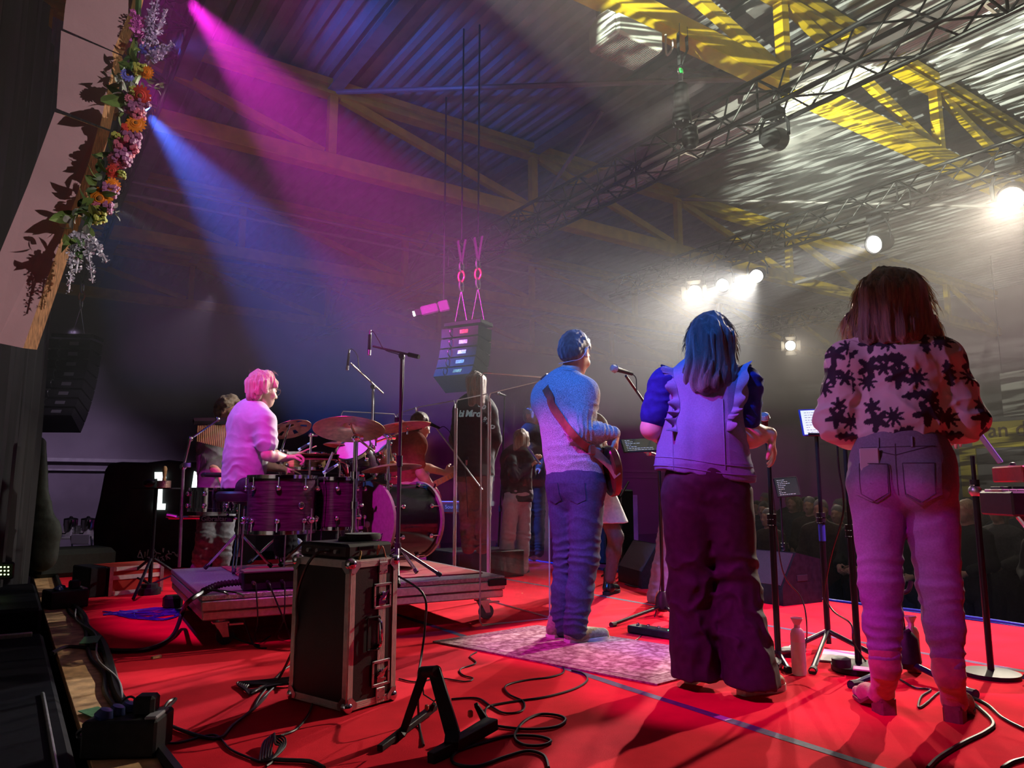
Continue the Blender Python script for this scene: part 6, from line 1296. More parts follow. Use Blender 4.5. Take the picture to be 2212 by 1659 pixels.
# chimes, timbales and cabasa of the percussionist
t = thing('bar_chimes', 'row of golden bar chimes under a black rail in front of the percussionist', 'chimes', P(460, 912, 6.1), group=None)
ra0, ra1 = P(418, 910, 6.0), P(530, 909, 6.25)
q = MB(); q.box((ra0 + ra1) / 2, ((ra1 - ra0).length, 0.05, 0.055), Matrix(frame((ra1 - ra0).normalized())).transposed() @ Matrix.Rotation(PI / 2, 3, 'Y'), b=0.004) if False else q.tube([ra0, ra1], 0.028, 4); q.build('rail', M('rail_black', (0.015, 0.012, 0.012), 0.3), t, world=True)
GOLD = M('chime_brass', (0.72, 0.42, 0.18), 0.3, 0.9, var=0.2, scale=10)
for k in range(25):
    p = ra0.lerp(ra1, 0.09 + 0.86 * k / 24) - V((0, 0, 0.035)); L = 0.13 + 0.10 * k / 24
    q = MB(); q.cyl(p, p - V((0, 0, L)), 0.0055, n=8); ch = q.build('chime_bar', GOLD, t, world=True)
    q = MB(); q.cyl(p + V((0, 0, 0.02)) - t.location, p - t.location, 0.0012, n=4); q.build('thread', BLACK, ch)
b0 = G(394, 1232); jn = P(411, 948, 5.95)
t = thing('percussion_stand', 'slanted chrome stand holding the bar chimes', 'stand', b0)
q = MB(); q.cyl(P(387, 1225, 6.1), P(396, 1010, 6.0), 0.013, n=12); q.build('lower_tube', STEEL, t, world=True)
q = MB(); q.cyl(P(396, 1010, 6.0), jn, 0.010, n=12); q.build('upper_tube', CHROME, t, world=True)
q = MB(); q.ball(P(396, 1008, 6.0), 0.03, 10); q.box(P(404, 1004, 5.98), (0.06, 0.03, 0.04), b=0.006); q.build('clamp', CHROME, t, world=True)
q = MB(); q.ball(jn, 0.024, 10); q.cyl(jn, P(470, 908, 6.02), 0.008, n=10); q.ball(P(470, 906, 6.05), 0.022, 10); q.build('boom_arm', CHROME, t, world=True)
q = MB(); q.cyl(P(365, 1118, 6.05), P(530, 1118, 6.15), 0.014, n=10); q.cyl(P(360, 1113, 6.03), P(382, 1117, 6.05), 0.02, n=10); q.build('cross_bar', CHROME, t, world=True)
pl = P(468, 1121, 6.08); pm = axes(P(530, 1118, 6.15) - P(365, 1118, 6.05), (0, 0, 1), pl)
q = MB(); q.box((0, 0, 0), (0.26, 0.05, 0.012), b=0.005); o = q.build('name_plate', BLACK, t); o.data.transform(Matrix.Translation(-t.location) @ pm)
text_obj('lettering', 'Gibraltar', 0.055, Matrix.Translation(-t.location) @ pm @ Matrix.Translation((-0.118, -0.016, 0.0065)), M('silver_print', (0.6, 0.55, 0.58), 0.4), t, 0.0006, 0.001)
a, b_ = vup(455, 1058, 1100, 6.1); drum('timbale', 'shiny chrome timbale in front of the percussionist', 'drum', a, b_, 0.165, CHROME, CHROME, 6, M('timbale_head', (0.55, 0.5, 0.4), 0.5), badge=False)
a, b_ = vup(527, 1080, 1104, 6.2); drum('timbale', 'second chrome timbale half hidden behind the throne', 'drum', a, b_, 0.15, CHROME, CHROME, 6, badge=False)
t = thing('percussion_table', 'small black percussion pad and mount before the percussionist', 'percussion pad', P(470, 1025, 6.0)); q = MB(); q.box(P(468, 1026, 6.0), (0.22, 0.14, 0.035), b=0.012); q.build('pad', BLACK, t, world=True)
q = MB(); q.cyl(P(490, 1028, 6.02), P(492, 1118, 6.12), 0.011, n=10); q.ball(P(492, 1036, 6.02), 0.024, 8); q.build('post', CHROME, t, world=True)
cb = G(322, 1284); ct = V((cb.x, cb.y, P(322, 1055, 6.42).z))
t = thing('tripod_stand', 'black tripod stand with a small shelf holding a cabasa, left of the riser', 'stand', cb)
q = MB(); q.cyl(cb + V((0, 0, 0.08)), ct, 0.017, n=12); q.build('pole', BLACKM, t, world=True)
q = MB(); q.box(ct + V((0.0, 0, 0.0)), (0.34, 0.22, 0.012), Matrix.Rotation(-YAW, 3, 'Z'), b=0.003); q.build('shelf', BLACK, t, world=True)
for k in range(3):
    a = 0.1 + 2 * PI * k / 3; o = V((math.cos(a), math.sin(a), 0)); q = MB(); q.cyl(cb + V((0, 0, 0.30)) + o * 0.02, cb + o * 0.42 + V((0, 0, 0.02)), 0.013, n=8); q.cyl(cb + V((0, 0, 0.09)) + o * 0.02, cb + o * 0.23 + V((0, 0, 0.165)), 0.008, n=8); q.build('leg', BLACKM, t, world=True)
cw = tag(MB().lathe([(0.09, 0.0), (0.095, 0.02), (0.095, 0.055), (0.07, 0.06), (0.07, 0.09), (0.02, 0.095)], cb, n=10).build('ballast_weight', BLACK), 'black weight with a pale rim at the foot of the tripod stand', 'weight')
kc = P(354, 1046, 6.3); t = thing('cabasa', 'cabasa with wooden handle and beaded drum standing on the small shelf', 'cabasa', kc)
q = MB(); q.lathe([(0.052, -0.03), (0.056, -0.028), (0.056, 0.028), (0.052, 0.03)], kc, n=24); q.build('cylinder', M('bead_steel', (0.5, 0.36, 0.3), 0.35, 0.7, var=0.5, scale=160, bump=0.5, bscale=220), t, world=True)
q = MB(); q.lathe([(0.016, 0.03), (0.013, 0.06), (0.018, 0.10), (0.02, 0.13), (0.012, 0.15), (0.003, 0.153)], kc, n=16); q.build('handle', M('light_wood', (0.6, 0.36, 0.18), 0.5, var=0.2), t, world=True)
tag(MB().ball(P(322, 1043, 6.42), (0.05, 0.05, 0.035), 14).build('maraca', BLACK), 'small black shaker lying on the shelf beside the cabasa', 'shaker')

# ------------------------------------------------------------------ flight case and what stands on it
fn, fr_, fl_ = V((1.20, 2.96, 0)), V((1.45, 3.045, 0)), V((1.085, 3.31, 0))
ex_ = (fr_ - fn); ey = V((-ex_.y, ex_.x, 0)).normalized() * 0.37; FCW, FCD, FCH = ex_.length, 0.37, 0.585
ux, uy = ex_.normalized(), ey.normalized(); FM = Matrix((ux, uy, V((0, 0, 1)))).transposed()
FC = thing('flight_case', 'black flight case with aluminium edges standing upright on the red carpet', 'flight case', fn)
def fp(a, b_, z): return fn + ux * a + uy * b_ + V((0, 0, z))
LAM = M('case_laminate', (0.012, 0.011, 0.012), 0.45, var=0.15, scale=40, bump=0.1, bscale=250)
q = MB(); q.box(fp(FCW / 2, FCD / 2, 0.012 + FCH / 2), (FCW, FCD, FCH), FM); q.build('panel_body', LAM, FC, world=True)
EXT = M('ridged_aluminium', (0.8, 0.76, 0.72), 0.38, 0.6, var=0.1, scale=30)
def profile(p0, p1, n1, n2, wd=0.026):
    """ridged L profile along an edge"""
    q = MB(); d = p1 - p0
    for nn, mm in ((n1, n2), (n2, n1)):
        for k in range(4):
            o = mm * -(wd * (k + 0.5) / 4) + nn * 0.0025; q.box((p0 + p1) / 2 + o, (d.length, wd / 5.2, 0.004), Matrix((d.normalized(), mm, nn)).transposed())
        q.box((p0 + p1) / 2 + mm * -(wd / 2) + nn * 0.0008, (d.length, wd, 0.0025), Matrix((d.normalized(), mm, nn)).transposed())
    return q.build('edge_profile', EXT, FC, world=True)
zb, zt = 0.012, 0.012 + FCH; ZZ = V((0, 0, 1))
for a, b_, n1, n2 in ((0, 0, -ux, -uy), (FCW, 0, ux, -uy), (0, FCD, -ux, uy), (FCW, FCD, ux, uy)): profile(fp(a, b_, zb), fp(a, b_, zt), n1, n2)
for z, nz in ((zb, -ZZ), (zt, ZZ)):
    profile(fp(0, 0, z), fp(FCW, 0, z), -uy, nz); profile(fp(0, FCD, z), fp(FCW, FCD, z), uy, nz); profile(fp(0, 0, z), fp(0, FCD, z), -ux, nz); profile(fp(FCW, 0, z), fp(FCW, FCD, z), ux, nz)
SEAM = FCW * 0.66
q = MB()
for k in range(5): q.box(fp(SEAM - 0.016 + 0.008 * k, -0.004, zb + FCH / 2), (0.0055, 0.007, FCH), FM)
q.build('seam_profile', EXT, FC, world=True)
for a in (0, FCW):
    for b_ in (0, FCD):
        for z in (zb, zt):
            s1, s2, s3 = (-1 if a == 0 else 1), (-1 if b_ == 0 else 1), (-1 if z == zb else 1); c = fp(a, b_, z)
            q = MB(); q.ball(c + ux * s1 * -0.010 + uy * s2 * -0.010 + ZZ * s3 * -0.010, 0.026, 16); cr_ = q.build('ball_corner', CHROME, FC, world=True)
            q = MB()
            for nn, o1, o2 in ((uy * s2, ux * -s1, ZZ * -s3), (ux * s1, uy * -s2, ZZ * -s3)):
                q.prism([c + nn * 0.006 + o1 * u + o2 * v - fn for u, v in ((0.0, 0.0), (0.045, 0.0), (0.05, 0.02), (0.02, 0.05), (0.0, 0.045))], nn * 0.002)
            q.build('corner_plate', STEEL, cr_)
def face(a, z, o=0.0): return fp(a, -0.006 - o, z)
for zc in (0.13, 0.445):
    q = MB()
    for (w_, h_, th, o) in ((0.10, 0.105, 0.012, 0.002),):
        for s in (-1, 1): q.box(face(SEAM + s * (w_ / 2 - th / 2), zc, o), (th, 0.006, h_), FM, b=0.002); q.box(face(SEAM, zc + s * (h_ / 2 - th / 2), o), (w_, 0.006, th), FM, b=0.002)
    lt = q.build('latch_frame', STEEL, FC, world=True)
    q = MB(); q.box(face(SEAM, zc, 0.0) - fn, (0.078, 0.003, 0.082), FM); q.build('latch_dish', BLACKM, lt)
    q = MB(); q.lathe([(0.018, 0), (0.018, 0.006), (0.012, 0.009)], face(SEAM, zc, 0.002) - fn, -uy, 20); q.prism([face(SEAM + u, zc + v, 0.009) - fn for u, v in ((-0.03, -0.012), (-0.004, 0.006), (0.028, 0.026), (0.03, 0.016), (0.004, -0.006), (-0.022, -0.022))], uy * -0.003); q.box(face(SEAM, zc - 0.026, 0.004) - fn, (0.05, 0.006, 0.012), FM); q.build('butterfly', CHROME, lt)
    q = MB()
    for u in (-0.044, 0.044):
        for v in (-0.046, 0.0, 0.046): q.ball(face(SEAM + u, zc + v, 0.006) - fn, 0.0035, 8)
    q.build('rivets', CHROME, lt)
q = MB(); hcx = SEAM - 0.045; hz_ = 0.295
for s in (-1, 1): q.box(face(hcx + s * 0.034, hz_, 0.001), (0.008, 0.006, 0.13), FM, b=0.002); q.box(face(hcx, hz_ + s * 0.066, 0.001), (0.07, 0.006, 0.008), FM, b=0.002)
hd_ = q.build('handle_recess', BLACKM, FC, world=True)
q = MB(); q.tube(crv([face(hcx + 0.018, hz_ + 0.055, 0.0) - fn, face(hcx + 0.018, hz_ + 0.045, 0.022) - fn, face(hcx + 0.018, hz_, 0.028) - fn, face(hcx + 0.018, hz_ - 0.045, 0.022) - fn, face(hcx + 0.018, hz_ - 0.055, 0.0) - fn], 6), 0.008, 10); q.build('handle', CHROME, hd_)
for z in (zb + 0.035, zt - 0.035):
    q = MB(); q.box(face(SEAM, z, 0.002), (0.05, 0.006, 0.05), FM, b=0.003); sp_p = q.build('seam_plate', STEEL, FC, world=True); q = MB()
    for v in (-0.013, 0.013):
        for u in (-0.016, 0.016): q.ball(face(SEAM + u, z + v, 0.006) - fn, 0.0035, 8)
    q.build('rivets', CHROME, sp_p)
tp = fp(FCW * 0.5, FCD * 0.5, zt + 0.038)
MX = thing('audio_interface', 'dark grey wireless receiver box with sockets lying on the flight case', 'audio box', tp - V((0, 0, 0.035)))
GR = M('receiver_grey', (0.045, 0.04, 0.042), 0.4, 0.2, var=0.1, scale=20)
q = MB(); q.box(tp + V((0, 0, 0.0)), (FCW * 0.97, FCD * 0.86, 0.062), FM, b=0.012); q.build('housing', GR, MX, world=True)
q = MB(); q.box(tp - uy * (FCD * 0.432) + ux * -0.03 + V((0, 0, 0.013)), (0.09, 0.006, 0.016), FM, b=0.003); q.build('display_slot', M('slot_black', (0.004, 0.004, 0.005), 0.15), MX, world=True)
q = MB(); q.box(tp + V((0, 0, 0.0325)) - ux * 0.02, (FCW * 0.8, FCD * 0.6, 0.003), FM); q.build('top_plate', BLACK, MX, world=True)
for k in range(4): q = MB(); q.cyl(tp - ux * (FCW * 0.485) + uy * (-0.1 + 0.06 * k), tp - ux * (FCW * 0.485 + 0.02) + uy * (-0.1 + 0.06 * k), 0.009, n=10); q.build('socket', STEEL, MX, world=True)
t = thing('coiled_strap', 'black coiled webbing strap lying on the grey box', 'strap', tp + ux * 0.06 + uy * -0.02 + V((0, 0, 0.036)))
q = MB(); cc = tp + ux * 0.065 + uy * -0.03 + V((0, 0, 0.052)); sp_l = [cc + V(((0.025 + 0.0035 * k / 3) * math.cos(k / 3.0), (0.025 + 0.0035 * k / 3) * math.sin(k / 3.0), 0.0)) for k in range(46)]
q.tube(sp_l, 0.016, 6, flat=0.25, up=(0, 0, 1)); q.lathe([(0.03, -0.014), (0.078, -0.014), (0.082, 0.0), (0.078, 0.012), (0.03, 0.014)], cc, n=28); q.build('strap', M('strap_black', (0.016, 0.014, 0.016), 0.8, var=0.3, scale=120), t, world=True)
tag(MB().lathe([(0.028, 0), (0.03, 0.006), (0.022, 0.02), (0.01, 0.022)], tp - ux * 0.01 + V((0, 0, 0.034)), n=18).build('rubber_puck', RUBBER), 'round black rubber puck on the grey box beside the coiled strap', 'puck')
wp = tp - uy * (FCD * 0.44) + ux * 0.045
q = MB(); q.tube(crv([wp + V((0, 0, 0.0)), wp + V((-0.012, -0.0, 0.02)) - uy * 0.01, wp + V((-0.02, 0, -0.02)) - uy * 0.014, wp + V((0.0, 0, 0.016)) - uy * 0.016, wp + V((0.018, 0, -0.02)) - uy * 0.012, wp + V((0.025, 0, -0.04)) - uy * 0.012], 6), 0.0028, 6); tag(q.build('wire_tie', M('orange_wire', (0.5, 0.12, 0.05), 0.5)), 'twisted brown wire tie hanging on the grey box front', 'wire')
cable('black cable from the grey box down the right of the flight case', [tp + ux * 0.13 + V((0, 0, 0.0)), tp + ux * 0.17 + V((0, 0, 0.005)), tp + ux * 0.235 + V((0, 0, -0.1)), P(912, 1280, 3.3), P(918, 1350, 3.3), P(910, 1420, 3.25), P(903, 1470, 3.0), G(905, 1560, 0.012), G(915, 1610, 0.006)], 0.005)
cable('black cable from the left of the grey box to the lower left power box', [tp - ux * 0.14 - uy * 0.06, tp - ux * 0.19 - uy * 0.05, tp - ux * 0.21 + V((0, 0, -0.06)), P(642, 1290, 3.3), P(640, 1380, 3.35), G(600, 1470, 0.01), G(560, 1520, 0.008), G(505, 1565, 0.008), G(470, 1595, 0.008), G(400, 1580, 0.008), G(352, 1555, 0.008), G(360, 1520, 0.012), G(380, 1510, 0.016), G(355, 1535, 0.03), P(318, 1552, 2.72)], 0.0065)
cable('short yellow and black cable stub hanging over the top edge of the flight case', [tp - ux * 0.06 - uy * (FCD * 0.44), tp - ux * 0.07 - uy * (FCD * 0.47) + V((0, 0, -0.01)), tp - ux * 0.085 - uy * (FCD * 0.48) + V((0, 0, -0.05)), tp - ux * 0.09 - uy * (FCD * 0.48) + V((0, 0, -0.085))], 0.0045, M('yellow_black_cable', (0.30, 0.18, 0.02), 0.5, var=0.8, scale=40))

# ------------------------------------------------------------------ rug and floor tape
L_, F_, N_ = V((2.16, 4.03, 0)), V((2.98, 4.11, 0)), V((2.55, 2.58, 0)); R_ = F_ + (N_ - L_)
RUGM = bpy.data.materials.new('vintage_rug'); RUGM.use_nodes = True; n = RUGM.node_tree; bs = n.nodes['Principled BSDF']; bs.inputs['Roughness'].default_value = 0.95; bs.inputs['Specular IOR Level'].default_value = 0.1
tc = n.nodes.new('ShaderNodeTexCoord'); v1 = n.nodes.new('ShaderNodeTexVoronoi'); v1.feature = 'DISTANCE_TO_EDGE'; v1.inputs['Scale'].default_value = 11; z1 = n.nodes.new('ShaderNodeTexNoise'); z1.inputs['Scale'].default_value = 38; z1.inputs['Detail'].default_value = 5
mx = n.nodes.new('ShaderNodeMath'); mx.operation = 'MULTIPLY_ADD'; mx.inputs[1].default_value = 0.8; r1 = n.nodes.new('ShaderNodeValToRGB'); e = r1.color_ramp.elements; e[0].position = 0.45; e[0].color = (0.22, 0.085, 0.11, 1); e[1].position = 0.85; e[1].color = (0.6, 0.42, 0.4, 1)
n.links.new(tc.outputs['Object'], v1.inputs['Vector']); n.links.new(tc.outputs['Object'], z1.inputs['Vector']); n.links.new(v1.outputs['Distance'], mx.inputs[0]); n.links.new(z1.outputs[0], mx.inputs[2]); n.links.new(mx.outputs[0], r1.inputs[0]); n.links.new(r1.outputs[0], bs.inputs['Base Color'])
RB = RUGM.copy(); RB.name = 'vintage_rug_border'; RB.node_tree.nodes['Voronoi Texture'].inputs['Scale'].default_value = 34; RB.node_tree.nodes['Color Ramp'].color_ramp.elements[1].color = (0.42, 0.28, 0.27, 1)
t = thing('rug', 'worn pinkish patterned rug under the guitarist', 'rug', L_); cm = (L_ + R_) / 2; hz = V((0, 0, 0.001))
q = MB(); q.prism([p + hz for p in (L_, F_, R_, N_)], (0, 0, 0.008)); q.build('border', RB, t, world=True)
q = MB(); q.prism([cm + (p - cm) * 0.86 + V((0, 0, 0.0095)) for p in (L_, F_, R_, N_)], (0, 0, 0.0012)); q.build('field', RUGM, t, world=True)
TAPE = M('grey_tape', (0.13, 0.11, 0.18), 0.75, spec=0.1, var=0.3, scale=30, col2=(0.09, 0.08, 0.11))
for lab, x0, ys in (('long shiny grey tape line on the carpet in the foreground', 2.41, (-1.5, 5.4)), ('long tape line farther across the red carpet', 4.26, (-1.5, 9.5))):
    q = MB(); rows = []
    for y in np.arange(ys[0], ys[1], 0.1): rows.append([V((x0 - 0.024 + 0.003 * math.sin(y * 9), y, 0.0012)), V((x0 + 0.024 + 0.003 * math.sin(y * 7), y, 0.0012))])
    tag(q.grid(rows).build('floor_tape', TAPE), lab, 'tape', 'tape lines on the carpet')
tag(MB().box(V(G(1562, 1551, 0.0022)), (0.04, 0.06, 0.001)).build('tape_scrap', M('clear_tape', (0.6, 0.55, 0.6), 0.2)), 'bright shiny scrap on the foreground tape line', 'tape')
q = MB(); q.tube(crv([V((5.62, -1.5 + k * 0.6, 0.012 + 0.006 * math.sin(k * 2))) for k in range(18)], 4), 0.010, 8); q.tube(crv([V((5.66, -1.5 + k * 0.6, -0.01 + 0.006 * math.sin(k * 3))) for k in range(18)], 4), 0.009, 8)
tag(q.build('edge_cable', M('blue_lit_hose', (0.03, 0.07, 0.4), 0.3)), 'blue cable pair running along the front edge of the stage', 'cable')  # blue light along the stage edge is put into the base colour

# ------------------------------------------------------------------ folding guitar stand on the carpet
t = thing('guitar_stand', 'empty black folding guitar stand on the carpet in the foreground', 'guitar stand', G(940, 1600)); FOAM = M('foam_black', (0.012, 0.012, 0.013), 0.85, var=0.2); ORN = M('orange_lit_pad', (0.5, 0.10, 0.05), 0.5)  # pad colour carries the orange light that falls on the pads
apx = P(925, 1446, 2.78); zl = V((0, 0, 1))
def bar(nm, a, b_, w0, w1, th, nrm, mat=BLACK, parent=t):
    a, b_ = V(a), V(b_); d = (b_ - a).normalized(); nv = V(nrm); nv = (nv - d * nv.dot(d)).normalized(); s = d.cross(nv); q = MB()
    vs = [a + s * w0 / 2, a - s * w0 / 2, b_ - s * w1 / 2, b_ + s * w1 / 2]; q.prism([p - nv * th / 2 for p in vs], nv * th); o = q.build(nm, mat, parent, world=True)
    bm_ = o.modifiers.new('edges', 'BEVEL'); bm_.width = 0.003; bm_.segments = 2; return o
vw = V(_F)
bar('leg', P(918, 1448, 2.80), P(868, 1588, 2.84), 0.036, 0.026, 0.022, vw); bar('leg', P(938, 1446, 2.77), P(980, 1592, 2.70), 0.044, 0.05, 0.03, vw)
q = MB(); q.cyl(P(912, 1452, 2.82), P(944, 1450, 2.75), 0.02, n=16); q.build('hinge', BLACK, t, world=True)
bar('foot', G(820, 1617, 0.012), G(938, 1527, 0.028), 0.022, 0.03, 0.022, zl); bar('foot', G(930, 1640, 0.014), G(1063, 1562, 0.04), 0.03, 0.055, 0.04, zl)
bar('leg_link', P(868, 1580, 2.84), G(862, 1590, 0.02), 0.03, 0.03, 0.03, vw)
bar('leg_link', P(978, 1585, 2.70), G(975, 1612, 0.03), 0.05, 0.05, 0.04, vw)
bar('yoke', G(1050, 1560, 0.035), P(1028, 1522, 2.86), 0.03, 0.016, 0.02, vw); bar('yoke', G(930, 1533, 0.03), P(938, 1520, 3.06), 0.022, 0.014, 0.016, vw)
q = MB(); q.box(P(1016, 1542, 2.85), (0.018, 0.018, 0.026), b=0.005); q.build('pad', ORN, t, world=True)
q = MB(); q.box(P(922, 1528, 3.04), (0.016, 0.016, 0.022), b=0.005); q.build('pad', ORN, t, world=True)
q = MB(); q.tube([P(912, 1470, 2.81), P(915, 1500, 2.80), P(938, 1515, 2.80), P(960, 1490, 2.76)], 0.003, 6); q.build('stay_cord', CABLE, t, world=True)

# ------------------------------------------------------------------ cables on the carpet (pixel paths dropped onto the floor)
def fcable(label, px, r=0.004, z=None): return cable(label, [G(x, y, r + 0.001) for x, y in px], r)
fcable('thin cable snaking from the guitarist shoe over the rug and across the foreground', [(1235, 1400), (1200, 1400), (1168, 1405), (1170, 1418), (1205, 1428), (1218, 1450), (1190, 1462), (1130, 1470), (1092, 1482), (1100, 1500), (1130, 1515), (1128, 1535), (1090, 1540), (1060, 1525), (1030, 1508), (975, 1510)], 0.0042)
fcable('cable looping from the guitar stand to the right and back', [(1060, 1560), (1048, 1540), (1058, 1525), (1110, 1515), (1180, 1505), (1240, 1488), (1268, 1470), (1260, 1455), (1235, 1448)], 0.0045)
fcable('big loop of cable right of the guitar stand', [(1040, 1556), (1075, 1568), (1140, 1575), (1200, 1570), (1222, 1555), (1205, 1545), (1165, 1543), (1130, 1560), (1112, 1590), (1130, 1608), (1170, 1610), (1190, 1600), (1160, 1590), (1100, 1590), (1040, 1605), (985, 1625), (980, 1648), (1030, 1655), (1090, 1635), (1140, 1622), (1175, 1632), (1185, 1658)], 0.0052)
fcable('thin cable from the rug edge zigzagging to the flight case', [(1030, 1408), (1015, 1418), (1028, 1432), (995, 1445), (1000, 1458), (1022, 1465), (1005, 1472), (950, 1465), (900, 1473), (862, 1466)], 0.0032)
fcable('cable tied in a bundle left of the flight case bottom', [(676, 1508), (668, 1540), (640, 1575), (600, 1592), (580, 1612), (590, 1640), (575, 1655)], 0.0045)
q = MB()
for k in range(5): q.tube(crv([G(560 + k * 6, 1645 - k * 3, 0.008), G(572 + k * 5, 1600 - k * 4, 0.02 + 0.006 * k), G(610 - k * 4, 1590 + k * 4, 0.03), G(616 - k * 3, 1612, 0.02), G(588, 1640, 0.012), G(560 + k * 6, 1645 - k * 3, 0.008)], 6), 0.0035, 6)
tag(q.build('cable_coil', CABLE), 'small tied coil of cable at the bottom left of the flight case', 'cable coil')
fcable('thick cable running from the tied coil out of the bottom of the view', [(580, 1640), (620, 1642), (670, 1645), (700, 1659)], 0.007)
q = MB()
for k in range(6): q.tube(crv([G(640 - k * 4, 1462 + k * 3, 0.008 + 0.004 * k), G(560 + k * 8, 1470 + k * 2, 0.012), G(512 + k * 5, 1475 + k, 0.01), G(540, 1490 + k * 2, 0.01), G(600 - k * 5, 1480, 0.014), G(650, 1476, 0.01)], 6), 0.0042, 6)
tag(q.build('cable_coil', CABLE), 'loose coil of black cable on the carpet left of the flight case', 'cable coil')
fcable('cable running from the loose coil back toward the drum riser', [(600, 1478), (575, 1500), (550, 1530), (565, 1500), (610, 1450), (640, 1425), (650, 1380)], 0.005)
fcable('cable curving through the lower right corner', [(2075, 1500), (2110, 1525), (2145, 1560), (2130, 1580), (2080, 1605), (2030, 1635), (2005, 1659)], 0.0075)
fcable('second cable running to the right edge past the ankle boots', [(2080, 1498), (2130, 1520), (2165, 1550), (2212, 1575)], 0.006)
fcable('short cable in the lower right corner of the carpet', [(2165, 1659), (2190, 1645), (2230, 1635)], 0.007)
fcable('thin looped cable between the ankle boots', [(1940, 1465), (1975, 1485), (2010, 1490), (1990, 1505), (1984, 1528), (2000, 1520), (2030, 1495), (2060, 1490), (2075, 1500)], 0.005)
fcable('thin cable on the carpet beside the black boot', [(1350, 1262), (1380, 1268), (1420, 1262), (1405, 1255), (1365, 1258), (1340, 1252)], 0.006)

# ------------------------------------------------------------------ stands in front of the singers
STB = M('stand_satin_black', (0.02, 0.018, 0.022), 0.32, 0.5, var=0.1)
def handmic(label, a, b_, head=STEEL):
    a, b_ = V(a), V(b_); d = (b_ - a).normalized(); L = (b_ - a).length; t = thing('microphone', label, 'microphone', a, group='vocal microphones')
    q = MB(); q.lathe([(0.011, 0), (0.012, L * 0.1), (0.0165, L * 0.68), (0.02, L * 0.72), (0.02, L * 0.74)], a, d, 18); q.build('handle', BLACK, t, world=True)
    q = MB(); q.lathe([(0.018, L * 0.735), (0.0255, L * 0.78), (0.027, L * 0.86), (0.022, L * 0.96), (0.01, L)], a, d, 20); q.build('grille_ball', M('mic_grille', (0.4, 0.42, 0.46), 0.45, 0.7, var=0.5, scale=300, bump=0.6, bscale=400), t, world=True)
    q = MB(); q.torus(a + d * L * 0.80, d, 0.0265, 0.003, 22, 6); q.build('grille_ring', STEEL, t, world=True); return t
b0 = G(1433, 1330); tp1 = P(1404, 880, 4.95)
t = thing('microphone_stand', 'black boom stand whose boom points up left between guitarist and denim waistcoat', 'microphone stand', b0, group='microphone stands'); tb = V((b0.x, b0.y, P(1418, 905, 5.25).z))
q = MB(); q.cyl(b0 + V((0, 0, 0.06)), tb, 0.013, n=12); q.build('tube', STB, t, world=True)
q = MB(); q.ball(tb, 0.028, 10); q.build('boom_joint', BLACK, t, world=True)
q = MB(); q.cyl(tb, P(1352, 812, 4.98), 0.009, n=10); q.build('boom', STB, t, world=True)
q = MB(); q.lathe([(0.03, 0.0), (0.06, 0.02), (0.05, 0.10), (0.025, 0.14)], b0 + V((0, 0, 0.03)), n=14); q.build('leg_hub', BLACK, t, world=True)
for k, px in enumerate(((1320, 1350), (1492, 1352), (1440, 1305))):
    e = G(*px, 0.014); q = MB(); q.cyl(b0 + V((0, 0, 0.07)), e, 0.012, n=10); lg = q.build('leg', STB, t, world=True); q = MB(); q.cyl(e - (e - b0).normalized() * 0.04 - b0, e - b0, 0.018, n=10); q.build('rubber_foot', RUBBER, lg)
handmic('vocal microphone with a blue-lit ball on the boom in front of the guitarist', P(1366, 808, 4.94), P(1320, 794, 4.85)); cable('cable drooping from the blue-lit vocal microphone', [P(1366, 808, 4.94), P(1374, 818, 4.94), P(1376, 845, 4.95), P(1390, 870, 4.96), P(1404, 888, 4.98), P(1420, 1000, 5.2), P(1430, 1200, 5.4), G(1415, 1330, 0.005), G(1380, 1378, 0.005), G(1355, 1385, 0.005)], 0.0038)
def tablet(label, c, xd, yd, w_, h_, scr, frame_mat=BLACK, name='tablet', lines=8, parent=None):
    m = axes(xd, yd, c); t = thing(name, label, 'tablet', c, group='tablets with song sheets'); L = Matrix.Translation(-V(c)) @ m
    o = MB().box((0, 0, 0), (w_, h_, 0.009), b=0.003).build('case', frame_mat, t); o.data.transform(L)
    s = MB().box((0, 0, 0.0048), (w_ * 0.92, h_ * 0.9, 0.0012)).build('screen', scr, t); s.data.transform(L)
    if lines:
        q = MB(); rr = random.Random(lines)
        for k in range(lines):
            x = -w_ * 0.38
            while x < w_ * 0.3:
                l = rr.uniform(0.006, 0.022); q.box((x + l / 2, h_ * (0.36 - 0.74 * k / max(1, lines - 1)), 0.0056), (l, h_ * 0.018, 0.0006)); x += l + 0.005
                if rr.random() < 0.12: break
        s2 = q.build('screen_text', M('ink_grey' if scr is SCRW else 'text_white', (0.25, 0.27, 0.27) if scr is SCRW else (0.7, 0.72, 0.72), 0.6, emit=None if scr is SCRW else (0.75, 0.8, 0.78), es=0.5), t); s2.data.transform(L)
    return t
SCRW = M('screen_white', (0.5, 0.55, 0.52), 0.3, emit=(0.78, 0.92, 0.85), es=0.85); SCRD = M('screen_dark', (0.01, 0.011, 0.012), 0.15, emit=(0.05, 0.055, 0.055), es=0.5)
tablet('tablet with dark song sheet held level between guitarist and denim waistcoat', P(1382, 962, 4.9), V(_R) + V((0, 0, 0.05)), away * 0.85 + V((0, 0, 0.6)) + V(_R) * 0.6, 0.24, 0.17, SCRD, lines=7)
t = thing('tablet_clamp', 'small grey clamp arm holding the level tablet on the boom stand', 'clamp', P(1402, 980, 5.0)); q = MB(); q.cyl(P(1385, 972, 4.95), P(1425, 985, 5.3), 0.012, n=8); q.ball(P(1402, 978, 5.05), 0.024, 8); q.build('arm', STEEL, t, world=True)
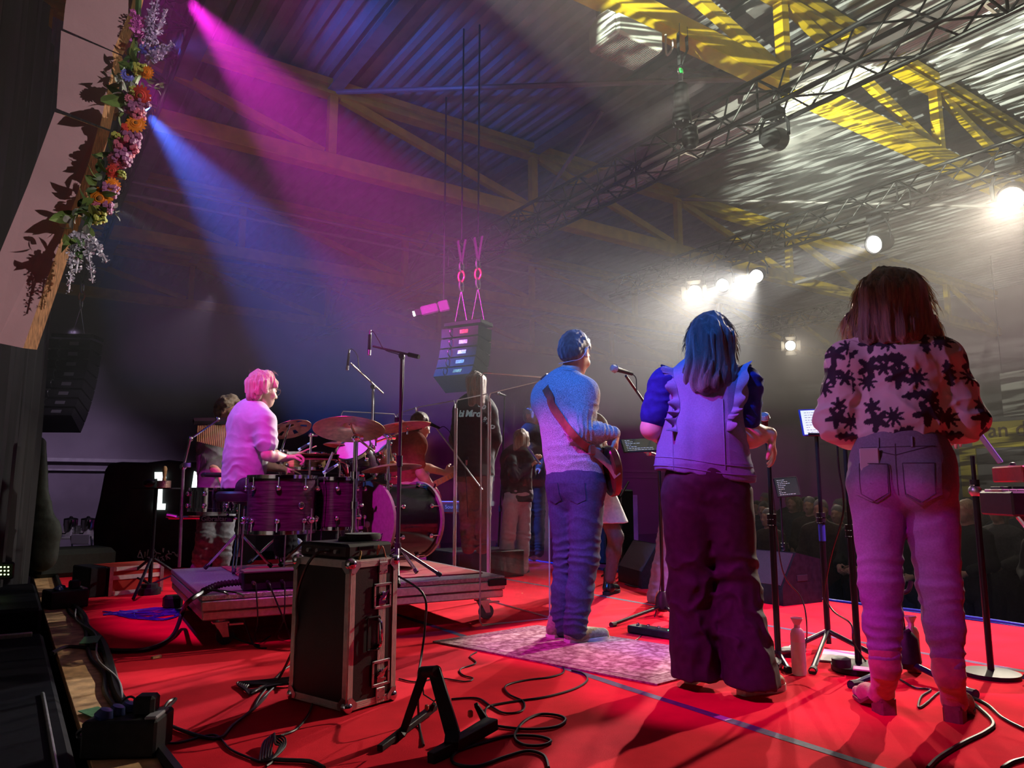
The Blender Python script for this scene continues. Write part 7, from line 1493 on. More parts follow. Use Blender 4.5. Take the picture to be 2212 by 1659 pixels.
# straight stand right of the denim waistcoat
b1_ = G(1682, 1430); 
def straight(label, base, z1, r=0.0125, sleeve=0.5, col=STB, group='microphone stands', name='microphone_stand'):
    t = thing(name, label, 'microphone stand', base, group=group); tpz = V((base.x, base.y, z1)); m = base.lerp(tpz, sleeve)
    q = MB(); q.cyl(base + V((0, 0, 0.02)), m, r * 1.25, n=14); q.build('lower_tube', col, t, world=True)
    q = MB(); q.cyl(m, tpz, r * 0.85, n=14); q.build('upper_tube', col, t, world=True)
    q = MB(); q.cyl(m - V((0, 0, 0.035)), m + V((0, 0, 0.03)), r * 1.8, n=14); cl = q.build('clutch', BLACK, t, world=True)
    q = MB()
    for s in (-0.03, 0.0): q.cyl(m + V((0, 0, s)) - base, m + V((0, 0, s + 0.004)) - base, r * 1.95, n=14)
    q.build('clutch_ring', CHROME, cl); return t
t = straight('black straight microphone stand right of the denim waistcoat hand', b1_, P(1648, 945, 4.15).z, 0.0135, 0.62)
for px in ((1705, 1448), (1560, 1415), (1735, 1405)): e = G(*px, 0.014); q = MB(); q.cyl(b1_ + V((0, 0, 0.05)), e, 0.012, n=10); lg = q.build('leg', STB, t, world=True); q = MB(); q.cyl(e - (e - b1_).normalized() * 0.05 - b1_, e - b1_, 0.018, n=10); q.build('rubber_foot', RUBBER, lg)
h0 = V((b1_.x, b1_.y, P(1648, 945, 4.15).z)); handmic('vocal microphone seen end on behind the denim waistcoat hand', h0 + V((0.02, 0.02, -0.01)), h0 + V((-0.06, -0.03, 0.12)))
cable('thin cable hanging along the straight stand and curving to the floor', [h0 + V((0.02, 0.03, -0.02)), h0 + V((0.06, 0.03, -0.3)), P(1690, 1230, 4.25), P(1730, 1290, 4.3), P(1742, 1340, 4.2), G(1740, 1400, 0.006), G(1720, 1430, 0.006)], 0.004)
tag(MB().box(V(G(1665, 1432, 0.02)), (0.14, 0.11, 0.035), Matrix.Rotation(0.4, 3, 'Z'), b=0.008).build('pedal', BLACK), 'flat black foot switch box by the legs of the straight stand', 'pedal')
tag(MB().lathe([(0.045, 0), (0.048, 0.01), (0.046, 0.04), (0.03, 0.048)], G(1706, 1418), n=24).build('puck_light', BLACK), 'small round black puck beside the pink-topped bottle', 'puck')
# tablet stand
b2_ = G(1790, 1398); z2 = P(1757, 932, 4.15).z
t = straight('tall tablet stand with chrome tripod legs between bottle and ankle-boot woman', b2_, z2, 0.0135, 0.60)
q = MB(); q.cyl((b2_.x, b2_.y, z2 - 0.62), (b2_.x, b2_.y, z2 - 0.5), 0.019, n=14); q.build('blue_sleeve', M('blue_sleeve', (0.03, 0.06, 0.35), 0.4), t, world=True)
for px, mt in (((1755, 1450), CHROME), ((1697, 1405), STB), ((1900, 1420), STB)): e = G(*px, 0.014); q = MB(); q.cyl(b2_ + V((0, 0, 0.09)), e, 0.014, n=10); lg = q.build('leg', mt, t, world=True); q = MB(); q.cyl(e - (e - b2_).normalized() * 0.05 - b2_, e - b2_, 0.02, n=10); q.build('rubber_foot', RUBBER, lg)
tcn = V((b2_.x, b2_.y, z2 + 0.075)) - V(_F) * 0.02
q = MB(); q.box(tcn + V((0, 0, -0.075)), (0.13, 0.05, 0.018), Matrix.Rotation(-YAW, 3, 'Z'), b=0.004); q.build('holder', STB, t, world=True)
tablet('glowing white tablet with song sheet beside the floral blouse', tcn + V(_R) * 0.02, V(_R) + V((0, 0, 0.04)), V((0, 0, 1)) + away * 0.22, 0.235, 0.165, SCRW, M('blue_case', (0.03, 0.08, 0.45), 0.4), lines=9)
# round base stand with the microphone of the floral blouse singer
b3_ = G(1856, 1450); t = straight('black microphone stand on a round base beside the ankle boots', b3_, P(1830, 740, 3.7).z, 0.013, 0.42)
q = MB(); q.lathe([(0.125, 0.0), (0.13, 0.008), (0.128, 0.028), (0.11, 0.038), (0.02, 0.042)], b3_, n=40); q.build('round_base', BLACK, t, world=True)
h3 = V((b3_.x, b3_.y, P(1830, 740, 3.7).z)); handmic('black vocal microphone at the mouth of the floral blouse singer', h3 + V((0.0, 0.02, -0.06)), P(1846, 705, 3.55))
tag(MB().lathe([(0.042, 0), (0.044, 0.01), (0.044, 0.038), (0.03, 0.045)], G(1818, 1440, 0.042), n=24).build('puck_light', BLACK), 'round black puck lying on the round stand base', 'puck')
tag(MB().box(V(G(1868, 1445, 0.046)), (0.07, 0.10, 0.006), Matrix.Rotation(0.5, 3, 'Z')).build('label_card', M('pink_card', (0.55, 0.3, 0.4), 0.6)), 'small pink card on the round stand base', 'card')
cable('cable wound loosely down the round-base stand', [h3 + V((0, 0.03, -0.1)), P(1808, 940, 3.78), P(1812, 1010, 3.8), P(1822, 1100, 3.85), P(1795, 1200, 3.9), P(1782, 1280, 3.95), P(1800, 1320, 3.9), P(1838, 1348, 3.72), P(1845, 1390, 3.7), G(1880, 1440, 0.008), G(1920, 1470, 0.006)], 0.0045)
# guitar stand beside the ankle boots
b4 = G(1962, 1462); t = thing('guitar_stand', 'black guitar stand with a hook arm between the legs of the ankle-boot woman', 'guitar stand', b4)
q = MB(); q.cyl(b4 + V((0, 0, 0.08)), P(1940, 1290, 3.75), 0.014, n=12); q.build('post', STB, t, world=True)
q = MB(); q.tube(crv([P(1940, 1290, 3.75), P(1946, 1282, 3.74), P(1962, 1275, 3.73), P(1968, 1255, 3.73)], 6), 0.011, 10); q.build('hook_arm', FOAM, t, world=True)
q = MB(); q.tube(crv([P(1938, 1362, 3.72), P(1950, 1368, 3.72), P(1965, 1362, 3.72)], 4), 0.012, 10); q.build('cradle', FOAM, t, world=True)
q = MB(); q.lathe([(0.04, 0.0), (0.065, 0.03), (0.055, 0.14), (0.03, 0.17)], b4 + V((0, 0, 0.04)), n=12); q.build('leg_hub', BLACK, t, world=True)
for px in ((2108, 1500), (1838, 1480), (1985, 1440)): e = G(*px, 0.016); q = MB(); q.cyl(b4 + V((0, 0, 0.07)), e, 0.014, n=10); lg = q.build('leg', M('navy_tube', (0.02, 0.025, 0.07), 0.35, 0.4), t, world=True); q = MB(); q.cyl(e - (e - b4).normalized() * 0.07 - b4, e - b4, 0.021, n=10); q.build('rubber_foot', RUBBER, lg)
def bottle(label, base, top_c, body_c, H=0.27, r=0.034, name='drinking_bottle', cap=True, translucent=False):
    t = thing(name, label, 'bottle', base, group=None); s = H / 0.27
    q = MB(); q.lathe([(r * 0.9, 0.002), (r, 0.01), (r, 0.155 * s), (r, 0.158 * s)], base, n=28); q.build('body', body_c, t, world=True)
    q = MB(); q.lathe([(r * 1.005, 0.158 * s), (r * 1.005, 0.19 * s), (r * 0.8, 0.212 * s), (r * 0.45, 0.222 * s), (r * 0.42, 0.24 * s)], base, n=28); q.build('shoulder', top_c, t, world=True)
    q = MB(); q.lathe([(r * 0.45, 0.238 * s), (r * 0.8, 0.262 * s), (r * 0.86, 0.266 * s), (r * 0.8, 0.27 * s), (r * 0.7, 0.262 * s), (r * 0.2, 0.252 * s)], base, n=28); q.build('cup_cap', top_c, t, world=True)
bottle('drinking bottle with frosted body and pink-lit top beside the straight stand', G(1727, 1458), M('bottle_rose', (0.85, 0.45, 0.55), 0.4), M('bottle_frosted', (0.75, 0.66, 0.66), 0.5, trans=0.25, var=0.04))
bottle('beige and brown drinking bottle between the legs of the ankle-boot woman', G(1975, 1452), M('bottle_beige', (0.66, 0.5, 0.42), 0.5), M('bottle_brown', (0.28, 0.13, 0.09), 0.4))
PET = M('clear_plastic', (0.85, 0.85, 0.87), 0.12, trans=0.85, var=0.02, alpha=0.75)
for px, lab in (((1371, 1252), 'small clear water bottle on the carpet by the far monitor wedge'), ((1690, 1290), 'clear water bottle under the hanging cable right of the black trousers')):
    c = G(*px); t = thing('water_bottle', lab, 'bottle', c, group='clear water bottles')
    q = MB(); q.lathe([(0.03, 0.003), (0.034, 0.01), (0.034, 0.07), (0.031, 0.08), (0.034, 0.09), (0.034, 0.15), (0.016, 0.2), (0.013, 0.215)], c, n=20); q.build('body', PET, t, world=True)
    q = MB(); q.lathe([(0.035, 0.09), (0.035, 0.14)], c, n=20); q.build('label_band', M('bottle_label', (0.5, 0.45, 0.5), 0.5), t, world=True)
    q = MB(); q.cyl(c + V((0, 0, 0.212)), c + V((0, 0, 0.232)), 0.016, n=16); q.build('screw_cap', M('cap_white', (0.75, 0.7, 0.72), 0.4), t, world=True)
tag(MB().box(V(G(1812, 1418, 0.006)), (0.30, 0.21, 0.008), Matrix.Rotation(0.5, 3, 'Z')).build('paper_sheets', M('paper', (0.75, 0.7, 0.72), 0.7)), 'white song sheets lying on the carpet behind the tablet stand', 'paper')
# pedal board with green light
t = thing('pedal_board', 'long black pedal board with a green light near the denim waistcoat woman', 'pedal board', G(1420, 1366)); c = G(1424, 1366, 0.025); a_ = (G(1480, 1376) - G(1372, 1358)).normalized()
q = MB(); q.box(c, (0.42, 0.10, 0.045), Matrix((a_, V((-a_.y, a_.x, 0)), ZZ)).transposed(), b=0.006); q.build('body', BLACK, t, world=True)
for k in range(5): q = MB(); q.cyl(c + a_ * (-0.16 + 0.08 * k) + V((0, 0, 0.022)), c + a_ * (-0.16 + 0.08 * k) + V((0, 0, 0.036)), 0.011, n=12); q.build('foot_switch', CHROME, t, world=True)
q = MB(); q.box(c + a_ * 0.055 + V((0.0, -0.03, 0.024)), (0.025, 0.02, 0.006), b=0.002); q.build('green_light', M('led_green', (0.02, 0.2, 0.06), 0.3, emit=(0.15, 1.0, 0.35), es=4.0), t, world=True)
# monitor wedges
def wedge(label, c, rz, w_=0.62, d_=0.45, h_=0.40):
    t = thing('monitor_wedge', label, 'monitor speaker', c, rz, 'stage monitor wedges'); pr = [(-d_ / 2, 0), (d_ / 2, 0), (d_ / 2, h_ * 0.35), (d_ * 0.12, h_), (-d_ / 2, h_ * 0.85)]
    MB().prism([V((-w_ / 2, y, z)) for y, z in pr], (w_, 0, 0)).build('cabinet', BLACK, t)
    a = V((0, d_ / 2, h_ * 0.35)); b_ = V((0, d_ * 0.12, h_)); nn = V((0, (b_ - a).z, -(b_ - a).y)).normalized()
    MB().prism([a * 0.96 + b_ * 0.04 + V((s * w_ * 0.47, 0, 0)) for s in (-1, 1)] + [b_ * 0.96 + a * 0.04 + V((s * w_ * 0.47, 0, 0)) for s in (1, -1)], nn * 0.008).build('grille', M('grille_grey', (0.07, 0.065, 0.068), 0.6, 0.3, var=0.3, scale=260), t)
    for s in (-1, 1): MB().box((s * (w_ / 2 + 0.003), 0, h_ * 0.5), (0.008, 0.12, 0.05), b=0.003).build('side_handle', RUBBER, t)
    return t
wedge('black monitor wedge behind the water bottle, right of the boots', G(1408, 1262), math.radians(68)); wedge('grey monitor wedge right of the black trousers at the stage edge', G(1655, 1292), math.radians(85), 0.75)
# far music stand with tablet
b5 = G(1697, 1292); t = straight('thin far stand carrying a dark tablet', b5, P(1699, 1072, 6.36).z, 0.010, 0.5)
q = MB()
for k in range(3): a = 0.5 + 2 * PI * k / 3; q = MB(); q.cyl(b5 + V((0, 0, 0.12)), b5 + V((math.cos(a) * 0.26, math.sin(a) * 0.26, 0.012)), 0.009, n=8); q.build('leg', STB, t, world=True)
tablet('dark tablet with white lyrics on the far stand', P(1700, 1052, 6.3), V(_R) + V((0, 0, 0.08)) , V((0, 0, 1)) + V(_R) * 0.55 + away * 0.3, 0.20, 0.17, SCRD, lines=9)
for px, lab in (((1345, 940), 'short boom stand behind the brown guitar, far left of the tablet'), ):
    b6 = G(1345, 1245); t = straight('low black stand with a short slanted arm behind the black boot', b6, P(1340, 1075, 7.6).z, 0.014, 0.5); q = MB(); q.cyl(P(1340, 1072, 7.6), P(1358, 1040, 7.6), 0.011, n=8); q.build('arm', STB, t, world=True)
    for k in range(3): a = 0.9 + 2 * PI * k / 3; q = MB(); q.cyl(b6 + V((0, 0, 0.15)), b6 + V((math.cos(a) * 0.26, math.sin(a) * 0.26, 0.012)), 0.010, n=8); q.build('leg', STB, t, world=True)

# keyboards at the right edge
kx, ky = V(_R) * 1.0 + V(_F) * -0.10, V(_F) + V(_R) * 0.1; kx.normalize(); ky = (ky - kx * ky.dot(kx)).normalized(); KM = Matrix((kx, ky, ZZ)).transposed()
k0 = P(2328, 1024, 3.55); REDK = M('red_keyboard', (0.42, 0.03, 0.03), 0.3, var=0.1)
t = thing('keyboard', 'red keyboard with pale top at the right edge of the view', 'keyboard', k0)
q = MB(); q.box(k0, (0.64, 0.26, 0.075), KM, b=0.006); q.build('case', REDK, t, world=True)
q = MB(); q.box(k0 + ZZ * 0.039 + ky * 0.06, (0.62, 0.12, 0.004), KM); q.build('control_panel', M('panel_pale', (0.6, 0.56, 0.52), 0.4), t, world=True)
q = MB(); q.box(k0 + ZZ * 0.03 - ky * 0.1, (0.60, 0.12, 0.02), KM); q.build('white_keys', WHITEP, t, world=True)
for k in range(6): q = MB(); c = k0 + ZZ * 0.04 + ky * 0.07 + kx * (-0.25 + 0.1 * k); q.lathe([(0.014, 0), (0.012, 0.016), (0.004, 0.018)], c, n=14); q.build('knob', BLACK, t, world=True)
k1 = P(2318, 1078, 3.45); t = thing('keyboard', 'dark lower keyboard with lit white keys at the right edge', 'keyboard', k1)
q = MB(); q.box(k1 + ZZ * -0.02, (0.68, 0.28, 0.11), KM, b=0.008); q.build('case', M('dark_violet', (0.035, 0.03, 0.05), 0.5, var=0.1), t, world=True)
q = MB()
for k in range(20): q = MB(); q.box(k1 + ZZ * 0.038 + kx * (-0.32 + 0.034 * k) + ky * 0.02, (0.03, 0.15, 0.014), KM, b=0.002); q.build('white_key', WHITEP, t, world=True)
for k in range(14):
    if k % 7 in (2, 6): continue
    q = MB(); q.box(k1 + ZZ * 0.05 + kx * (-0.30 + 0.034 * k) + ky * 0.05, (0.016, 0.09, 0.014), KM, b=0.002); q.build('black_key', BLACK, t, world=True)
t = thing('keyboard_stand', 'chrome and black keyboard stand under the keyboards at the right edge', 'stand', V((k1.x, k1.y, 0)))
for s in (-1, 1):
    q = MB(); q.cyl(V((k1.x, k1.y, 0.02)) + kx * s * 0.22 - ky * 0.1, k1 + kx * s * -0.2 - ZZ * 0.08 + ky * 0.08, 0.016, n=10); q.build('cross_leg', CHROME, t, world=True); q = MB(); q.cyl(V((k1.x, k1.y, 0.02)) + kx * s * 0.22 + ky * 0.12, k0 + kx * s * -0.2 - ZZ * 0.04, 0.014, n=10); q.build('cross_leg', BLACKM, t, world=True)
b7 = V((P(2108, 1075, 3.75).x, P(2108, 1075, 3.75).y, 0)); t = straight('slim stand with joints holding the tablet by the keyboards', b7, P(2110, 985, 3.75).z, 0.012, 0.86)
q = MB(); q.ball(V((b7.x, b7.y, P(2110, 1060, 3.75).z)), 0.032, 10); q.cyl(P(2110, 1062, 3.75), P(2130, 1066, 3.7), 0.012, n=8); q.build('joint', STEEL, t, world=True)
q = MB(); q.lathe([(0.125, 0.0), (0.125, 0.02), (0.02, 0.03)], b7, n=28); q.build('round_base', BLACK, t, world=True)
tablet('tablet seen edge on, tilted above the red keyboard', P(2138, 968, 3.72), V(_F) * 1.0 + V(_R) * 0.56, V((0, 0, 1)) + V(_R) * -0.62, 0.23, 0.17, M('screen_edge', (0.4, 0.42, 0.42), 0.3, emit=(0.5, 0.55, 0.55), es=0.3), M('violet_case', (0.25, 0.25, 0.6), 0.35), lines=0)

# ------------------------------------------------------------------ clear screens round the drums
CLEAR = bpy.data.materials.new('clear_acrylic'); CLEAR.use_nodes = True; n = CLEAR.node_tree; n.nodes.clear(); ou = n.nodes.new('ShaderNodeOutputMaterial'); tr_ = n.nodes.new('ShaderNodeBsdfTransparent'); tr_.inputs[0].default_value = (0.96, 0.95, 0.96, 1); gl_ = n.nodes.new('ShaderNodeBsdfGlossy'); gl_.inputs['Roughness'].default_value = 0.03; df = n.nodes.new('ShaderNodeBsdfDiffuse'); df.inputs[0].default_value = (0.6, 0.55, 0.56, 1)
lw = n.nodes.new('ShaderNodeLayerWeight'); fz = n.nodes.new('ShaderNodeMath'); fz.operation = 'POWER'; fz.inputs[1].default_value = 5; fa = n.nodes.new('ShaderNodeMath'); fa.operation = 'MULTIPLY_ADD'; fa.inputs[1].default_value = 0.5; fa.inputs[2].default_value = 0.025; n.links.new(lw.outputs['Facing'], fz.inputs[0]); n.links.new(fz.outputs[0], fa.inputs[0]); m1 = n.nodes.new('ShaderNodeMixShader'); m2 = n.nodes.new('ShaderNodeMixShader'); nzz = n.nodes.new('ShaderNodeTexNoise'); nzz.inputs['Scale'].default_value = 60; nzz.inputs['Detail'].default_value = 6; rmp = n.nodes.new('ShaderNodeValToRGB'); rmp.color_ramp.elements[0].position = 0.5; rmp.color_ramp.elements[0].color = (0.008, 0.008, 0.008, 1); rmp.color_ramp.elements[1].position = 0.75; rmp.color_ramp.elements[1].color = (0.06, 0.06, 0.06, 1)
n.links.new(fa.outputs[0], m1.inputs[0]); n.links.new(tr_.outputs[0], m1.inputs[1]); n.links.new(gl_.outputs[0], m1.inputs[2]); n.links.new(nzz.outputs[0], rmp.inputs[0]); n.links.new(rmp.outputs[0], m2.inputs[0]); n.links.new(m1.outputs[0], m2.inputs[1]); n.links.new(df.outputs[0], m2.inputs[2]); n.links.new(m2.outputs[0], ou.inputs[0])
EDGE = M('polished_edge', (0.95, 0.9, 0.9), 0.4, trans=0.55, var=0.05, spec=0.8)
def screen(label, a, b_, H=1.70, hinge=True):
    a, b_ = V(a), V(b_); d = (b_ - a).normalized(); nn = V((-d.y, d.x, 0)); L = (b_ - a).length; cc = 0.03
    t = thing('acrylic_screen', label, 'drum screen', a, group='clear acrylic drum screens')
    o = [(0.012, cc), (cc, 0.005), (L - cc, 0.005), (L - 0.012, cc), (L - 0.012, H - cc), (L - cc, H), (cc, H), (0.012, H - cc)]
    MB().prism([a + d * u + ZZ * v for u, v in o], nn * 0.006).build('pane', CLEAR, t, world=True, smooth=False)
    q = MB()
    pts = [a + d * u + ZZ * v + nn * 0.003 for u, v in o]; q.tube(pts, 0.0055, 6, closed=True); q.build('polished_rim', EDGE, t, world=True)
    if hinge: q = MB(); q.box(b_ + ZZ * (H / 2 - 0.02), (0.026, 0.026, H - 0.1), Matrix((d, nn, ZZ)).transposed(), b=0.005); q.build('hinge_strip', M('hinge_clear', (0.8, 0.72, 0.8), 0.35, trans=0.45, spec=0.7), t, world=True)
    return t
def sp2(px, py, z=1.70): p = G(px, py, z); return V((p.x, p.y, 0))
s1, s2 = V((2.66, 4.33, 0)), V((3.22, 4.27, 0)); s2b = V((3.24, 4.30, 0)); s3 = sp2(1057, 850); s4 = sp2(985, 865); s5 = sp2(900, 880); s6 = sp2(857, 895); s7 = sp2(735, 888)
screen('clear screen nearest the camera, left of the guitarist', s1, s2, 1.70, False); screen('clear screen angled behind the nearest one', s2b, s3); screen('clear screen with a pink hinge, second from the rust-red singer', s3, s4)
screen('clear screen right of the rust-red singer', s4, s5); screen('narrow clear screen in front of the rust-red singer', s5, s6); screen('clear screen behind the drums on the far left of the ring', s6, s7, 1.70, False)

# ------------------------------------------------------------------ behind the screens
kb = P(990, 1096, 8.9); kxd = V((0.25, -0.97, 0)).normalized(); kxd = V(_R) * 0.98 - V(_F) * 0.18; kxd.normalize(); kyd = V((-kxd.y, kxd.x, 0)); KB = Matrix((kxd, kyd, ZZ)).transposed()
t = thing('stage_piano', 'red stage keyboard on a red stand behind the clear screens', 'keyboard', kb)
q = MB(); q.box(kb, (0.68, 0.3, 0.13), KB, b=0.01); q.build('case', REDK, t, world=True)
q = MB(); q.box(kb + ZZ * 0.068, (0.64, 0.14, 0.01), KB); q.build('keys', WHITEP, t, world=True)
for s in (-1, 1): q = MB(); q.box(kb - kyd * 0.152 + kxd * s * 0.22 + ZZ * 0.05, (0.2, 0.006, 0.03), KB); q.build('end_block', M('red_bright', (0.6, 0.06, 0.05), 0.4), t, world=True)
q = MB(); q.box(kb - kyd * 0.153, (0.4, 0.004, 0.1), KB); q.build('back_panel', M('brown_panel', (0.12, 0.06, 0.05), 0.4), t, world=True)
m_ = Matrix.Translation(-V(kb)) @ axes(kxd, ZZ, kb - kyd * 0.157 - kxd * 0.12 - ZZ * 0.01); text_obj('lettering', 'Sound', 0.06, m_, M('print_white', (0.7, 0.66, 0.62), 0.5), t, 0.0006)
for s in (-1, 1): q = MB(); q.cyl(kb + kxd * s * 0.26 - ZZ * 0.06, V((kb.x, kb.y, 0.0)) + kxd * s * 0.22, 0.022, n=10); q.build('leg', REDK, t, world=True)
b8 = G(1008, 1232); t = boomstand('chrome boom stand behind the screens with the far singer microphone', V((b8.x, b8.y, 0.004)), P(1008, 990, 7.0), P(942, 924, 7.0), P(1042, 1058, 7.0), STEEL, 0.010, 0.28, 0.5, False)
handmic('vocal microphone at the lips of the rust-red singer', P(950, 925, 7.0), P(923, 913, 7.0)); cable('cable sagging from the far vocal microphone', [P(950, 925, 7.0), P(960, 922, 7.0), P(975, 940, 7.0), P(985, 985, 7.0), P(1003, 1010, 7.0), P(1010, 1100, 7.0), G(1012, 1232, 0.006)], 0.004)
b9 = G(1075, 1215); boomstand('dark boom stand beside the flute player', V((b9.x, b9.y, 0.004)), P(1086, 985, 8.6), P(1090, 858, 8.5), P(1085, 1015, 8.6), STB, 0.011, 0.28, 0.5, False)
handmic('microphone with a blue-lit ball high above the flute player', P(1092, 855, 8.5), P(1072, 848, 8.4))
for px, lab, w_, h_ in (((1352, 1140), 'red poster panel standing far behind the black boots', 0.75, 1.05),):
    c = P(1352, 1128, 12.0); t = thing('banner_stand', lab, 'banner', V((c.x, c.y, -0.98))); RM2 = Matrix((V(_R), V(_F), ZZ)).transposed()
    q = MB(); q.box(V((c.x, c.y, -0.06)), (0.38, 0.02, 1.75), RM2); q.build('banner', M('banner_red', (0.5, 0.05, 0.08), 0.6, var=0.5, scale=3), t, world=True)
    q = MB(); q.box(V((c.x, c.y, -0.95)), (0.45, 0.16, 0.07), RM2, b=0.01); q.build('base', ALU, t, world=True)
    q = MB(); q.box(V((c.x, c.y, 0.06)) - V(_F) * 0.012 + V(_R) * -0.04, (0.14, 0.004, 0.24), RM2); q.build('poster_figure', M('banner_pale', (0.6, 0.35, 0.35), 0.6), t, world=True)
c = P(1310, 1150, 9.5); t = thing('equipment_rack', 'black rack and cables standing behind the far guitarist stand', 'rack', V((c.x, c.y, 0)))
q = MB(); q.box(V((c.x, c.y, 0.45)), (0.5, 0.5, 0.9), b=0.02); q.build('case', BLACK, t, world=True)
# right wall: yellow banner and a hanging screen
def wallpt(px, py): r = _ray(px, py); return V((0, 0, CAM_Z)) + r * (25.9 / r.x)
a, b_ = wallpt(2098, 945), wallpt(2330, 925); h_ = (wallpt(2200, 905) - wallpt(2200, 962)).length
t = thing('wall_banner', 'yellow banner with brown lettering on the right wall', 'banner', (a + b_) / 2); dd = (b_ - a); dd.z = 0; dd.normalize(); c = (a + b_) / 2
q = MB(); q.box(V((25.94, c.y, c.z)), (0.02, (b_ - a).length, h_)); q.build('cloth', M('banner_yellow', (0.70, 0.52, 0.06), 0.7, var=0.1, scale=2), t, world=True)
SER = M('brown_print', (0.16, 0.07, 0.03), 0.7)
text_obj('lettering', 'Van der D', h_ * 0.80, Matrix.Translation(-t.location) @ axes((0, -1, 0), (0, 0, 1), V((25.92, wallpt(2098, 945).y - 0.1, wallpt(2098, 952).z + 0.08))), SER, t, 0.003, 0.008)
q = MB(); c2 = wallpt(2094, 1020); q.box(V((25.9, c2.y, wallpt(2094, 1020).z)), (0.06, 0.5, 1.6)); tag(q.build('wall_banner', MATS['banner_yellow']), 'narrow yellow banner hanging left of the lettered one', 'banner')
c3 = P(2230, 845, 17.0); t = thing('projection_screen', 'grey screen panel hanging at the right edge above the audience', 'screen', c3)
q = MB(); q.box(c3, (0.06, 1.5, 1.05), Matrix.Rotation(-YAW * 0.5, 3, 'Z')); q.build('panel', M('screen_grey', (0.22, 0.2, 0.2), 0.7), t, world=True)
for s in (-1, 1): q = MB(); q.cyl(c3 + V((0, s * 0.6, 0.5)), c3 + V((0, s * 0.6, 3.4)), 0.012, n=6); q.build('cable', BLACK, t, world=True)

# ------------------------------------------------------------------ line array loudspeakers
def line_array(label, top, n_, w_, h_, d_, fdir, curve, led, chains):
    top = V(top); f = V(fdir).normalized(); s = V((f.y, -f.x, 0)).normalized(); t = thing('line_array', label, 'loudspeaker', top); p = top.copy(); ang = 0.05
    q = MB(); q.box(top + ZZ * 0.06, (w_ * 1.02, d_ * 0.9, 0.06), Matrix((s, f, ZZ)).transposed(), b=0.01); q.build('fly_frame', BLACKM, t, world=True)
    for k in range(n_):
        dn = (-ZZ * math.cos(ang) - f * math.sin(ang)); fw_ = (f * math.cos(ang) - ZZ * math.sin(ang)); c = p + dn * h_ / 2; R3 = Matrix((s, fw_, -dn)).transposed()
        q = MB(); q.prism([c - s * w_ / 2 + fw_ * u + dn * v for u, v in ((d_ * 0.35, -h_ * 0.48), (d_ * 0.35, h_ * 0.48), (-d_ * 0.6, h_ * 0.36), (-d_ * 0.6, -h_ * 0.36))], s * w_); cb_ = q.build('cabinet', M('array_black', (0.014, 0.014, 0.015), 0.7, var=0.2, spec=0.15), t, world=True)
        q = MB(); q.box(c + fw_ * (d_ * 0.355) - top, (w_ * 0.92, 0.012, h_ * 0.8), R3, b=0.003); q.build('grille', M('array_grille', (0.012, 0.012, 0.013), 0.7, var=0.4, scale=200, spec=0.15), cb_)
        q = MB(); q.box(c - fw_ * d_ * 0.25 - s * (w_ / 2 + 0.004) - top, (0.006, d_ * 0.28, h_ * 0.42), R3); q.build('side_plate', BLACK, cb_)
        q = MB(); q.box(c - fw_ * d_ * 0.605 + s * w_ * 0.12 - top, (w_ * 0.22, 0.008, h_ * 0.3), R3); q.build('connector_plate', led, cb_)
        q = MB(); q.torus(c - fw_ * d_ * 0.62 - s * w_ * 0.2 - top, s, h_ * 0.3, 0.008, 16, 6); q.build('cable_loop', CABLE, cb_)
        p = p + dn * h_; ang += curve
    for cx_ in chains:
        q = MB(); b0 = top + s * cx_ + ZZ * 0.55
        for u in (-1, 1): q.cyl(top + s * (cx_ + u * 0.1) + ZZ * 0.08, b0, 0.006, n=6)
        q.build('wire', STEEL, t, world=True)
        for k in range(3):
            q = MB(); z = b0 + ZZ * (0.06 + 0.13 * k); ax2 = s if k % 2 else f; q.tube([z + ax2 * (0.045 * math.cos(a)) + ZZ * (0.075 * math.sin(a)) for a in [2 * PI * i / 16 for i in range(16)]], 0.013, 8, closed=True); q.build('shackle', M('shackle_orange', (0.55, 0.2, 0.1), 0.35, 0.5) if k == 1 else STEEL, t, world=True)
        q = MB(); q.tube([b0 + ZZ * 0.36, b0 + ZZ * 0.7 + s * 0.06], 0.03, 6, flat=0.3); q.tube([b0 + ZZ * 0.36, b0 + ZZ * 0.7 - s * 0.06], 0.03, 6, flat=0.3); q.build('sling', M('sling_grey', (0.03, 0.03, 0.03), 0.8, spec=0.1), t, world=True)
        q = MB(); q.cyl(b0 + ZZ * 0.7, V((b0.x, b0.y, 7.35)), 0.012, n=6); q.build('hoist_chain', BLACKM, t, world=True)
    return t
YLW = M('plate_yellow_green', (0.3, 0.34, 0.05), 0.3, var=0.6, scale=30)
line_array('hanging black line array beyond the stage, in the middle of the view', P(1012, 712, 9.6), 5, 0.56, 0.165, 0.36, V((0.85, 0.45, 0)), 0.11, YLW, (-0.12, 0.14))
line_array('dark line array hanging by the left wall beside the curtains', P(168, 738, 11.5), 8, 0.62, 0.185, 0.42, V((0.5, 0.9, 0)), 0.075, M('plate_grey', (0.16, 0.16, 0.17), 0.4), (0.0,))

